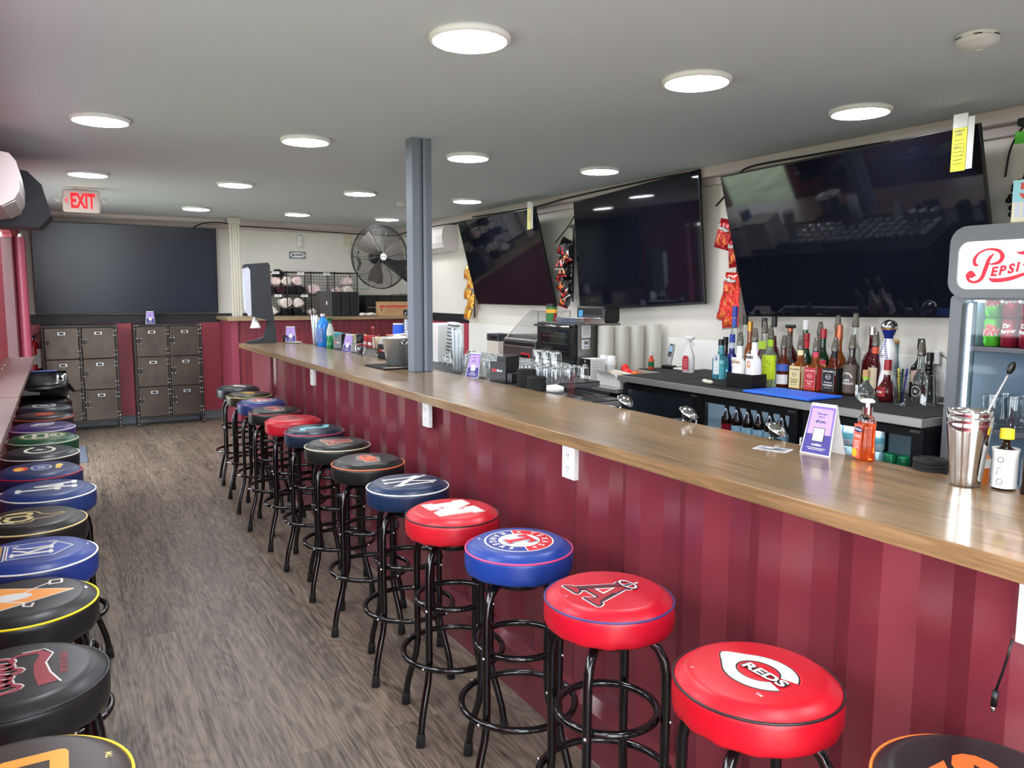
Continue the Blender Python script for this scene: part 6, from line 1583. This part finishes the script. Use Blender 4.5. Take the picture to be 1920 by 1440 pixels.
MB().box(0,.18,-.36,0,0,.175,mat('cream_carton',(226,218,190),.6),.001).obj('carton', t)
p = Print(wallM((-.0003,0,0),(0,-1,0),(0,0,1)),1,.0003); lb = mat('carton_blue',(150,205,215),.6); rr_ = I((196,62,50))
p.rect(0,.36,.088,.174,lb); p.text('mom',.075,.150,.030,rr_,1,bold=.10); p.text('water',.085,.115,.030,rr_,1,bold=.10,w=.12)
p.seg([(.075,.088),(.077,.125)],.003,I('k'),2)
for a in range(5): p.seg([(.077,.125),(.077+.018*math.cos(.2+a*.7),.125+.012*math.sin(.2+a*.7))],.003,I('k'),2)
for k in range(12): p.rect(.012+.029*k,.034+.029*k,.026,.086,[I((200,205,216)),I((190,200,214)),I((226,160,84)),I((224,214,186))][k%4],1)
p.rect(.0,.36,.0,.012,I((210,190,140)),1); p.obj('print', t)
# plugs and cords above the cooler
for k, (y, z) in enumerate(((2.035,2.315),(1.92,2.305))):
    t = thing('power_plug', 'black power plug %s above the tall cooler' % ('with a green tag' if k == 0 else 'to the right of the green-tagged one'), 'plug', (XR-.045, y, z)); MB().box(-.06,.0,-.028,.028,-.018,.018,MATBLACK,.006).obj('plug_body', t)
    if k == 0: MB().box(-.064,-.062,-.035,.03,-.10,-.045,mat('green_tag',(90,190,60),.6),.001).obj('tag', t)
    MB().box(.0,.044,-.04,.04,-.045,.035,mat('beige_plate',(196,188,160),.5),.003).obj('socket_plate', t)
cable([(3.93,2.05,2.30),(3.95,2.10,2.24),(3.955,2.12,2.18),(3.955,2.13,2.08)], .005, 'black cord curling down beside the nearest television')
cable([(3.93,1.93,2.29),(3.95,1.99,2.2),(3.96,2.05,2.06),(3.96,2.07,1.95)], .005, 'long straight black cord hanging above the tall cooler')
cable([(3.93,1.72,2.25),(3.95,1.80,2.1),(3.96,1.86,1.98),(3.96,1.88,1.85)], .005, 'black cord at the right edge behind the drink carton')
t = thing('metal_clip_bundle', 'tangle of black clips beside the nearest television', 'clips', (3.93, 2.07, 1.97)); mb = MB()
for k in range(14): mb.sphere((rnd.uniform(-.02,.02), rnd.uniform(-.035,.035), rnd.uniform(-.08,.08)), .014, tube_m, 8, 5)
mb.obj('clips', t)

# ------------------------------------------------------------------ things on the bar counter
ZB = 1.0595; ZE = 1.0505
tent(1.876, 1.462, ZB, math.radians(-84), .96, 'purple song card in the foreground right, standing on the bar by the orange soap')
tent(1.845, 7.33, ZB+.008, math.radians(-14), .95, 'purple card standing on the white tray at the far end of the bar')
tent(1.985, 6.04, ZE, math.radians(-62), .95, 'narrow purple card between the black caddy and the carafe')
tent(1.965+.03, 3.86, ZE, math.radians(-66), .93, 'purple card between the straws and the black napkin caddy')
t = thing('soap_bottle', 'clear pump bottle of orange hand soap on the edge of the bar', 'soap bottle', (1.905, 1.345, ZB), -PI*.60)
soap = mat('orange_soap', (236,92,30), .06, 0, .75); 
mb = MB(); mb.lathe([(0,0),(.027,0),(.031,.005),(.028,.05),(.029,.09),(.0300,.105),(0,.105)], soap, 36); mb.v = [(a, b*.66, c) for a, b, c in mb.v]; mb.obj('liquid', t)
mb = MB(); mb.lathe([(.0302,.1055),(.0295,.113),(.022,.124),(.0125,.129),(.012,.131),(0,.131)], GLASS, 36); mb.v = [(a, b*.66, c) for a, b, c in mb.v]; mb.obj('clear_shoulder', t)
MB().cyl(0,0,.128,.148,.0135,CHROME,24).obj('collar', t)
mb = MB(); mb.cyl(0,0,.148,.160,.0055,WHITE,14); mb.lathe([(0,.158),(.017,.160),(.019,.164),(.012,.170),(0,.172)], WHITE, 24); mb.tube([(0,0,.164),(-.02,0,.164),(-.03,0,.161)],.0045,WHITE,8); mb.obj('pump', t)
p = Print(wallM((-.004,-.0208,.055),(1,0,0),(0,0,1)),1); p.poly([(-.024,-.05),(.006,-.05),(.012,.0),(.018,.045),(-.02,.045)],I((226,96,74))); p.text('Softsoap',-.003,.030,.008,I('w'),2,bold=.04,w=.03); p.ell(-.002,.030,.019,.008,I((24,40,90)),1,n=20); p.text('ANTIBACTERIAL',-.004,.012,.007,I('w'),1,bold=.03,w=.03)
for q in range(4): p.rect(-.016,.004,-.004-.006*q,-.002-.006*q,I('w'),1)
p.ell(-.014,-.036,.011,.012,I((240,180,50)),1,n=20); p.obj('label', t)
# cocktail shaker tins
def tin(t, x, y, z, rb, rt, h, name='tin'):
    prof = [(0,.0),(rb*.98,0),(rb,.003),(rb*1.02,.010),(rb*1.03,.012)]+[(rb+(rt-rb)*k/8, .012+(h-.03)*k/8) for k in range(1,9)]+[(rt*.985,h-.016),(rt*1.02,h-.008),(rt*1.03,h),(rt*1.0,h),(rt*.96,h-.012),(rb*.96,.01),(0,.008)]
    return MB().lathe(prof, CHROME, 48, M=T(x,y,z)).obj(name, t)
t = thing('cocktail_shaker', 'two nested shiny steel cocktail tins on the bar at the right edge', 'shaker', (1.865, 1.045, ZB)); tin(t,0,0,0,.034,.049,.168,'outer_tin'); tin(t,0,0,.014,.0325,.0465,.168,'inner_tin')
spx = Vector((.03,-.01,.06)); t = thing('bar_spoon', 'long twisted steel bar spoon with dark oval end standing in the shaker', 'spoon', (1.865,1.045,ZB))
pts = [Vector((-.014,.01,.045)).lerp(Vector((.066,-.044,.265)), k/30) for k in range(31)]; mb = MB(); mb.tube(pts, [.0022+.0006*(k%2) for k in range(31)], CHROME, 7); mb.obj('shaft', t)
MB().sphere((0,0,0), .012, mat('dark_spoon_bowl',(40,38,36),.25,.8), 16, 10, (.75,.35,1.35), M=T(.072,-.048,.283)@RZ(-.7)@RY(.35)).obj('spoon_end', t)
# bitters
def bitters(x, y, z, r, h, capc, liq, lab, paper=True, s=1.):
    t = thing('bitters_bottle', lab, 'bottle', (x, y, z+.0004), -PI*.62)
    mb = MB(); mb.lathe([(0,0),(r*.95,0),(r,.004),(r,h*.58),(r*.75,h*.66),(.009,h*.72),(.0085,h*.88),(0,h*.88)], liq, 28); mb.obj('bottle_glass', t)
    MB().cyl(0,0,h*.84,h,.0135*s,capc,24,r2=.0125*s).obj('cap', t)
    if paper:
        MB().lathe([(r+.001,.004),(r+.0012,h*.60),(r+.0035,h*.68)], PAPER, 30).obj('paper_label', t)
        p = Print(IDM,1,.0003); k = I((60,58,60))
        for q in range(9): p.rect(-.045,-.014-.006*(q%3),.012+.008*q,.0135+.008*q,k)
        p.ell(.014,.02,.007,.007,k,rin=.8,n=18); p.ell(.014,.072,.007,.007,k,rin=.8,n=18); p.stroke([(.005,.035),(.009,.042),(.007,.05),(.016,.056)],.0012,k); p.rect(-.006,-.0052,.006,.09,k); bend(p,r+.002,0); p.obj('lettering', t)
    else:
        MB().lathe([(r+.0008,h*.42),(r+.0008,h*.60)], PAPER, 24).obj('paper_label', t)
        p = Print(IDM,1,.0003)
        for q in range(4): p.rect(-.03,.012,.052+.006*q,.0535+.006*q,I((60,58,60)))
        bend(p,r+.001,0); p.obj('lettering', t)
bitters(1.925,1.045,ZE-.006,.021,.125,mat('orange_cap',(224,110,50),.4),mat('orange_bitters',(206,112,36),.3,0,.2),'small bottle of orange bitters with orange cap behind the shaker',False)
bitters(1.905,.978,ZB,.0255,.142,mat('yellow_cap',(228,200,36),.45),glass_d,'small bottle wrapped in a tall white paper label with yellow cap beside the shaker',True,1.15)
t = thing('bitters_bottle','dark bottle at the very right edge on the bar','bottle',(1.90,.915,ZB+.0004)); MB().lathe([(0,0),(.022,0),(.022,.08),(.009,.1),(.009,.13),(0,.13)],glass_d,22).obj('bottle_glass',t); MB().cyl(0,0,.128,.145,.011,BLACK,16).obj('cap',t)
# rubber coaster stacks
def coasters(x, y, z, n, r, lab):
    t = thing('coaster_stack', lab, 'coasters', (x, y, z+.0005))
    for k in range(n):
        mb = MB(); mb.lathe([(0,.0),(r*.97,0),(r,.002),(r,.0085),(r*.97,.0105),(r*.93,.0105),(r*.92,.009),(0,.009)], RUBBER, 32)
        if k == n-1:
            for q in (.2,.4,.6,.8): mb.ring(r*q,.0095,.0012,RUBBER,30,5)
        mb.v = [(a+.0008*((k*7)%3-1), b, c+k*.0108) for a, b, c in mb.v]; mb.obj('coaster', t)
coasters(1.950,1.185,1.0445,4,.034+.008,'black rubber coaster stack on the ledge between the soap and the shaker')
coasters(2.02,3.35,ZE,8,.049,'taller black rubber coaster stack by the napkin caddy')
coasters(1.985,3.20,ZE,6,.047,'shorter black rubber coaster stack, nearer one beside the white paper')
t = thing('postcard','small printed card lying flat on the bar by the song card','card',(1.80,1.575,ZB)); MB().box(-.03,.03,-.05,.05,0,.0008,PAPER,M=RZ(.35)).obj('card_sheet',t)
p = Print(T(0,0,.0008)@RZ(.35-PI/2),1); p.rect(-.044,.044,-.025,.025,I((150,150,160))); p.poly([(-.03,-.02),(.01,.018),(.04,-.01)],I((70,80,96)),1); p.ell(-.01,.004,.012,.01,I('w'),2,n=18); p.obj('print',t)
# sink strainers
blkr = mat('strainer_rubber',(26,24,24),.6)
for k, (x, y) in enumerate(((1.955,2.47),(1.952,2.10),(1.955,1.70))):
    t = thing('sink_strainer', ['farthest','middle','nearest'][k]+' of three steel sink basket strainers tipped up on the ledge behind the bar', 'strainer', (x, y, 1.0445), 0, 'sink strainers behind the bar')
    ax_ = Vector((.26,-.40,.72)).normalized(); M = T(.0,0,.040) @ ax_.to_track_quat('Z','Y').to_matrix().to_4x4()
    MB().lathe([(.038,-.002),(.0385,.001),(.034,.006),(.026,.014),(.014,.019),(0,.020)], CHROME, 36, M=M).obj('basket', t)
    MB().lathe([(0,-.024),(.013,-.022),(.022,-.010),(.030,-.003),(.036,-.001)], blkr, 30, M=M).obj('rubber_stopper', t)
    mb = MB()
    for q in range(14):
        a = 2*PI*q/14; mb.sphere((.030*math.cos(a),.030*math.sin(a),.0098),.0022,BLACK,6,4,M=M)
    mb.obj('hole', t); mb = MB(); mb.tube([(0,0,-.02),(-.006,0,-.034),(-.004,0,-.046)],[.003,.004,.0045],CHROME,8,M=M); mb.obj('pull_knob', t)
    mb = MB()
    for a in (.5,1.7,-.8): mb.tube([(.0,0,.012),(.02*math.cos(a),.02*math.sin(a),0.002)],.003,BLACK,6)
    mb.obj('foot', t)
# black napkin caddies
def caddy(x, y, z, lab, s=1., rz=-1.15):
    t = thing('napkin_caddy', lab, 'napkin caddy', (x, y, z+.0004), rz)
    mb = MB(); mb.box(-.05*s,.05*s,-.055*s,.06*s,0,.006,BLACK,.001); mb.box(-.05*s,-.046*s,-.055*s,.06*s,.006,.10*s,BLACK); mb.box(.046*s,.05*s,-.055*s,.06*s,.006,.13*s,BLACK); mb.box(-.046*s,.046*s,-.055*s,-.051*s,.006,.105*s,BLACK); mb.box(-.046*s,.046*s,.056*s,.06*s,.006,.135*s,BLACK); mb.box(-.046*s,.046*s,.0,.004*s,.006,.125*s,BLACK); mb.obj('caddy_body', t)
    MB().box(-.04*s,.04*s,-.046*s,-.005*s,.007,.085*s,PAPER,.002).obj('napkins', t); MB().box(.051*s,.085*s,-.05*s,.05*s,0,.05*s,BLACK,.004).obj('side_pocket', t)
    p = Print(wallM((-.004,-.0553*s,.055*s),(1,0,0),(0,0,1)),s); rk = I((190,40,44))
    for q in range(3): p.rect(-.032+.010*q,-.0245+.010*q,-.002,.012,rk)
    p.rect(-.001,.010,-.002,.011,I((190,190,190))); p.rect(.013,.020,-.002,.008,I((190,190,190))); p.rect(.023,.032,-.002,.008,I((190,190,190))); p.obj('lettering', t)
caddy(2.03,3.60,ZE,'large black napkin caddy on the ledge left of the coaster stacks',1.05)
caddy(2.03,5.30,ZE,'black napkin caddy just left of the steel bucket',1.)
caddy(2.03,6.36,ZE,'black napkin caddy near the far end of the bar by the green spray bottle',1.)
# straws in a glass
t = thing('straw_glass','clear glass packed with white paper-wrapped straws right of the pillar','straws',(2.045,4.20,ZE+.0004)); MB().lathe([(0,.0),(.030,0),(.032,.003),(.042,.15)],THIN,28).obj('glass_wall',t)
mb = MB(); stw = mat('wrapped_straw',(218,226,230),.6)
for k in range(26):
    a = rnd.random()*6.28; r = .024*math.sqrt(rnd.random()); hh = rnd.uniform(.215,.262); mb.tube([(r*math.cos(a),r*math.sin(a),.014),(r*1.55*math.cos(a),r*1.55*math.sin(a),hh)],.0042,stw,6)
mb.obj('wrapped_straws',t)['kind'] = 'stuff'
# upside-down glasses on the bar mat
gl_me = MB().lathe([(.033,.0),(.031,.070),(.0285,.080),(0,.082)], THIN, 16).lathe([(0,.066),(.026,.067),(.027,.074),(0,.076)], GLASS, 14).ring(.0325,.0012,.0012,GLASS,18,5).mesh('rocks_glass')
for i in range(4):
    for j in range(16):
        y = 3.42+j*.088
        if i == 0 and (y < 3.75 or 4.1 < y < 4.3): continue
        if (2.14+.088*i, y) and abs(y-4.72) < .14 and i < 3: continue
        if 4.8 < y < 5.1 and i > 0: continue
        o = link('rocks_glass', gl_me, loc=(2.15+.088*i, y, ZE+.0005)); tag(o, 'clear rocks glass upside down in the crowd of glasses behind the straws', 'glass', 'upside-down glasses on the bar mat')
for j in range(3):
    o = link('rocks_glass', gl_me, loc=(2.238, 3.42+.088*j, ZE+.0852)); tag(o, 'clear rocks glass stacked as a second layer behind the coaster stacks', 'glass', 'second layer of rocks glasses')
# steel ice bucket
t = thing('ice_bucket','steel bucket with crumpled napkins on a black mat left of the grey pillar','bucket',(1.825,4.60,ZB+.0105)); MB().lathe([(0,0),(.066,0),(.070,.004),(.098,.165),(.102,.168),(.102,.174),(.096,.174),(.068,.01),(0,.008)],SATIN,40).obj('pail',t)
for s in (-1,1):
    MB().tube([(.0,s*.094,.14),(.02,s*.112,.145),(.0,s*.116,.13),(-.02,s*.112,.145),(0,s*.094,.14)],.004,CHROME,7).obj('handle',t)
mb = MB(); 
for k in range(9): mb.sphere((rnd.uniform(-.06,.06),rnd.uniform(-.06,.06),.165+rnd.uniform(-.01,.02)),.032,PAPER,10,6,(1,1.2,.5))
mb.obj('napkins',t); mb = MB(); mb.box(-.07,-.02,-.05,.02,.185,.19,I((196,120,90)),.001); mb.box(.0,.05,-.06,.0,.19,.195,I('w'),.001); mb.obj('packets',t)
t = thing('bar_mat','flat black rubber mat under the steel bucket','mat',(1.78,4.56,ZB)); MB().box(-.13,.13,-.17,.17,0,.010,RUBBER,.003).obj('mat_pad',t); mb = MB(); mb.box(-.115,.0,-.155,-.14,.0101,.0106,I((220,180,140))); mb.box(-.115,-.02,-.13,-.12,.0101,.0106,I('w')); mb.obj('print',t)
# far cluster
t = thing('wipe_dispenser','tall black pedestal dispenser with white front at the far end of the bar','dispenser',(1.585,7.36,ZB)); dk = mat('dispenser_charcoal',(44,46,50),.45)
def xz(t, poly, y0, y1, m, name):
    n = len(poly); A = sum(poly[i][0]*poly[(i+1)%n][1]-poly[(i+1)%n][0]*poly[i][1] for i in range(n))
    if A < 0: poly = poly[::-1]
    mb = MB(); mb.add([(a,y0,b) for a,b in poly]+[(a,y1,b) for a,b in poly], [(i,(i+1)%n,n+(i+1)%n,n+i) for i in range(n)][:], m)
    loops = tessellate_polygon([[Vector((a,b,0)) for a,b in poly]])
    for tr in loops:
        a, b, c = [Vector((*poly[k],0)) for k in tr]
        if (b-a).cross(c-a).z < 0: tr = tr[::-1]
        mb.f.append(list(tr)); mb.m.append(0); mb.sm.append(False); mb.f.append([k+n for k in tr][::-1]); mb.m.append(0); mb.sm.append(False)
    return mb.obj(name, t)
xz(t,[(-.13,0),(.13,0),(.13,.03),(.125,.12),(.10,.34),(.06,.34),(.055,.16),(.02,.06),(-.04,.035),(-.13,.022)],-.03,.03,dk,'pedestal')
xz(t,[(-.085,.25),(.095,.20),(.085,.70),(-.10,.705),(-.085,.66)],-.05,.05,dk,'housing')
xz(t,[(-.088,.26),(-.10,.25),(-.135,.31),(-.145,.55),(-.14,.68),(-.11,.70),(-.088,.66)],-.042,.042,mat('pale_front',(196,200,214),.4),'front_cover')
xz(t,[(-.145,.68),(-.13,.715),(.07,.735),(.09,.70),(-.10,.70)],-.052,.052,dk,'top_cap')
MB().lathe([(.0,.245),(.015,.245),(.045,.15),(.05,.14),(.0,.15)][::-1],PAPER,12,M=T(-.050,0,.0)).obj('paper_tail',t)
t = thing('serving_tray','white oval tray under the far purple card','tray',(1.86,7.31,ZB)); mb = MB(); mb.lathe([(0,0),(.10,0),(.125,.006),(.128,.008),(.10,.004),(0,.003)],WHITE,36,M=Matrix.Diagonal((.62*1,1,1,1))); mb.v=[(a,b,c) for a,b,c in mb.v]; mb.obj('tray_dish',t)
t = thing('black_cup','small black cup on the white tray','cup',(1.80,7.34,ZB+.0045)) ; MB().lathe([(0,0),(.022,0),(.030,.065),(.028,.065),(.02,.004),(0,.004)],MATBLACK,22).obj('cup_wall',t)
t = thing('fluid_jug','bright blue plastic jug with a white cap on the ledge near the far end','jug',(1.99,6.78,ZE+.0004),-1.1); bj = mat('blue_jug',(36,128,216),.25,0,.1); 
mb = MB(); mb.lathe([(0,0),(.052,0),(.058,.006),(.058,.17),(.055,.19),(.035,.235),(.018,.255),(.016,.27),(0,.27)],bj,32); mb.v=[(a,b*.72,c) for a,b,c in mb.v]; mb.obj('jug_body',t); MB().tube([(.02,0,.245),(.052,0,.225),(.056,0,.18)],.010,bj,8).obj('handle',t); MB().cyl(0,0,.265,.288,.019,WHITE,20).obj('cap',t)
MB().box(-.04,.04,-.0440,-.0425,.04,.165,mat('jug_label',(60,90,150),.5,var=.5,vscale=40),.001).obj('label',t)
t = thing('spray_bottle','clear spray bottle of green liquid with a green top beside the blue jug','spray bottle',(1.97,6.50,ZE+.0004)); MB().lathe([(0,0),(.030,0),(.033,.005),(.033,.11),(0,.11)],mat('green_liquid',(60,170,100),.1,0,.6),24).obj('liquid',t); MB().lathe([(.033,.111),(.031,.15),(.016,.20),(.013,.215),(0,.215)],mat('milky_plastic',(214,222,214),.3,0,.4),24).obj('bottle_body',t); mb = MB(); mb.cyl(0,0,.213,.235,.014,capm['green'],16); mb.box(-.03,.02,-.01,.01,.235,.262,capm['green'],.006); mb.obj('trigger_head',t)
t = thing('straw_bundle','tall white bundle of straws standing left of the blue jug','straws',(1.975,6.98,ZE+.0004)); mb = MB()
for k in range(16):
    a = k*.8; r = .004+.0013*k; mb.tube([(r*.6*math.cos(a),r*.6*math.sin(a),0),(r*1.6*math.cos(a),r*1.6*math.sin(a),.25+.012*(k%3))],.0045,stw,6)
mb.obj('wrapped_straws',t)['kind'] = 'stuff'
t = thing('tea_box','teal carton with red spots behind the white straws','box',(2.10,7.03,ZE+.0004)); MB().box(0,.12,-.10,.10,0,.11,mat('teal_box',(90,176,184),.5),.002).obj('carton',t)
p = Print(wallM((-.0003,0,.05),(0,-1,0),(0,0,1)),1)
for k in range(3): p.rect(-.05+.035*k,-.03+.035*k,-.04,.03,I((30,80,90))); p.ell(-.04+.035*k,-.025,.008,.012,I((190,40,50)),1,n=12)
p.obj('print',t)
for k, c in enumerate(((216,196,140),(196,176,120),(176,30,40),(190,40,46),(150,30,40),(214,196,150),(226,222,214),(30,80,56))):
    t = thing('packet_caddy', ['pale tan','tan','red','bright red','dark red','cream','white','dark green'][k]+' box of condiment packets in the row behind the carafe', 'box', (2.36,7.02-.135*k,ZE+.0004),0,'condiment boxes behind the bar'); MB().box(-.05,.05,-.058,.058,0,.085+.01*(k%2),mat('packet_box_%d'%k,c,.5),.003).obj('carton',t); MB().box(-.0515,-.05,-.045,.045,.02,.045,PAPER).obj('label_strip',t)
t = thing('carafe','round glass carafe with a tall black top on the far part of the bar','carafe',(1.985,5.79,ZE+.0004)); MB().lathe([(0,.0),(.034,0),(.042,.02),(.044,.04),(.036,.075),(.028,.095)],THIN,30).obj('glass_wall',t); MB().lathe([(.0,.085),(.025,.085),(.0285,.10),(.031,.155),(0,.158)],BLACK,28).obj('black_top',t); MB().cyl(0,0,.004,.06,.02,mat('dark_fill',(40,34,34),.4),18).obj('contents',t)
t = thing('juice_strainer','tall glass with muddlers and a red stirrer left of the near black caddy','glass',(2.055,5.62,ZE+.0004)); MB().lathe([(0,0),(.020,0),(.022,.003),(.031,.14)],THIN,22).obj('glass_wall',t); MB().tube([(0,0,.01),(-.016,.02,.20)],.003,capm['red'],6).obj('red_stirrer',t); MB().sphere((-.0165,.0205,.206),.011,mat('red_ball',(190,60,60),.4),12,7).obj('ball_end',t); MB().tube([(.01,0,.012),(.018,-.008,.155)],.0045,capm['gold'],7).obj('muddler',t)
t = thing('wire_strainer','round coiled steel cocktail strainer leaning behind the glass with the red stirrer','strainer',(2.10,5.50,ZE+.0004)); mb = MB()
for q in (.02,.028,.036,.044): mb.tube([(.0,q*math.cos(2*PI*i/26),.10+q*math.sin(2*PI*i/26)) for i in range(26)],.002,CHROME,5,True)
mb.tube([(0,0,.0),(0,0,.056)],.004,CHROME,6); mb.obj('coil',t)
t = thing('paper_cup','tall bright blue paper cup upside down beside the steel bucket','cup',(2.20,5.53,ZE+.0004),-1.1); MB().lathe([(.052,0),(.054,.004),(.040,.235),(.036,.24),(0,.24)],mat('cup_blue',(28,84,204),.4),32).obj('cup_wall',t); MB().ring(.0525,.004,.003,WHITE,30,6).obj('rim',t); MB().lathe([(.0405,.234),(.040,.243),(.0,.243)],WHITE,28).obj('base_rim',t)
p = Print(IDM,1,.0006); p.text('pepsi',.0,.12,.04,I('w'),0,rot=-PI/2,bold=.04); p.mb.v=[((.054-.0596*v+w)*math.sin(u/.046), -(.054-.0596*v+w)*math.cos(u/.046), v) for u,v,w in p.mb.v]; p.obj('lettering',t)
t = thing('cup_tower','tall wrapped tower of nested clear and blue cups against the grey pillar','cups',(2.17,5.22,ZE+.0004)); mb = MB()
for k in range(14): mb.lathe([(.036,.02*k),(.046,.02*k+.016),(.0465,.02*k+.02),(.037,.02*k)],mat('cup_clear_white',(220,226,236),.3,0,.2),24)
mb.obj('cups',t); MB().lathe([(.0475,.12),(.047,.30)],mat('cup_print_blue',(90,120,210),.5),16,a0=-2.4,a1=-.9).obj('blue_print',t); MB().lathe([(.047,.0),(.048,.31),(.03,.345),(0,.35)],thin_glass('thin_film',.95),20).obj('plastic_sleeve',t)
# near bits on the ledge
t = thing('paper_scrap','crumpled white paper beside the shorter coaster stack','paper',(2.0,3.05,ZE+.0004)); mb = MB(); mb.tube([(-.03,.03,.02),(0,0,.022),(.03,-.02,.018)],[.016,.020,.012],PAPER,9); mb.obj('paper_roll',t)
t = thing('caddy_tray','flat black tray on the ledge behind the crumpled paper','tray',(2.08,2.93,ZE+.0004)); mb = MB(); mb.box(-.02,.07,-.10,.14,0,.006,BLACK,.002); mb.box(-.02,-.016,-.10,.14,.006,.02,BLACK); mb.box(.066,.07,-.10,.14,.006,.02,BLACK); mb.obj('tray_body',t)
t = thing('sign_holder','slim clear acrylic holder standing on the ledge','holder',(1.985,2.91,ZE+.0004),-1.2); mb = MB(); mb.box(-.018,.018,-.005,-.0035,.004,.115,THIN,M=RX(-.18)); mb.box(-.018,.018,.0035,.005,.004,.115,THIN,M=RX(-.18)); mb.obj('panels',t); MB().box(-.035,.035,-.03,.03,0,.004,clr,.001).obj('foot',t)
t = thing('acrylic_box','low clear acrylic box beside the slim holder on the ledge','box',(2.02,2.775,ZE+.0004)); t.scale = (.8,.8,.8); mb = MB(); bl_ = thin_glass('greenish_acrylic', .82); mb.box(-.05,.05,-.05,.05,0,.003,bl_); mb.box(-.05,-.047,-.05,.05,.003,.03,bl_); mb.box(.047,.05,-.05,.05,.003,.03,bl_); mb.box(-.047,.047,-.05,-.047,.003,.03,bl_); mb.box(-.047,.047,.047,.05,.003,.03,bl_); mb.obj('walls',t)
t = thing('sugar_packet','red and white packet with navy edge lying on the ledge left of the farthest strainer','packet',(1.958,2.60,1.0445),.05); MB().box(-.016,.016,-.05,.02,0,.006,I((34,40,90)),.002).obj('packet_body',t); MB().box(-.012,.012,.0,.018,.0062,.0068,I((214,60,60))).obj('red_patch',t); MB().box(-.012,.012,-.045,-.005,.0062,.0068,I('w')).obj('white_patch',t)
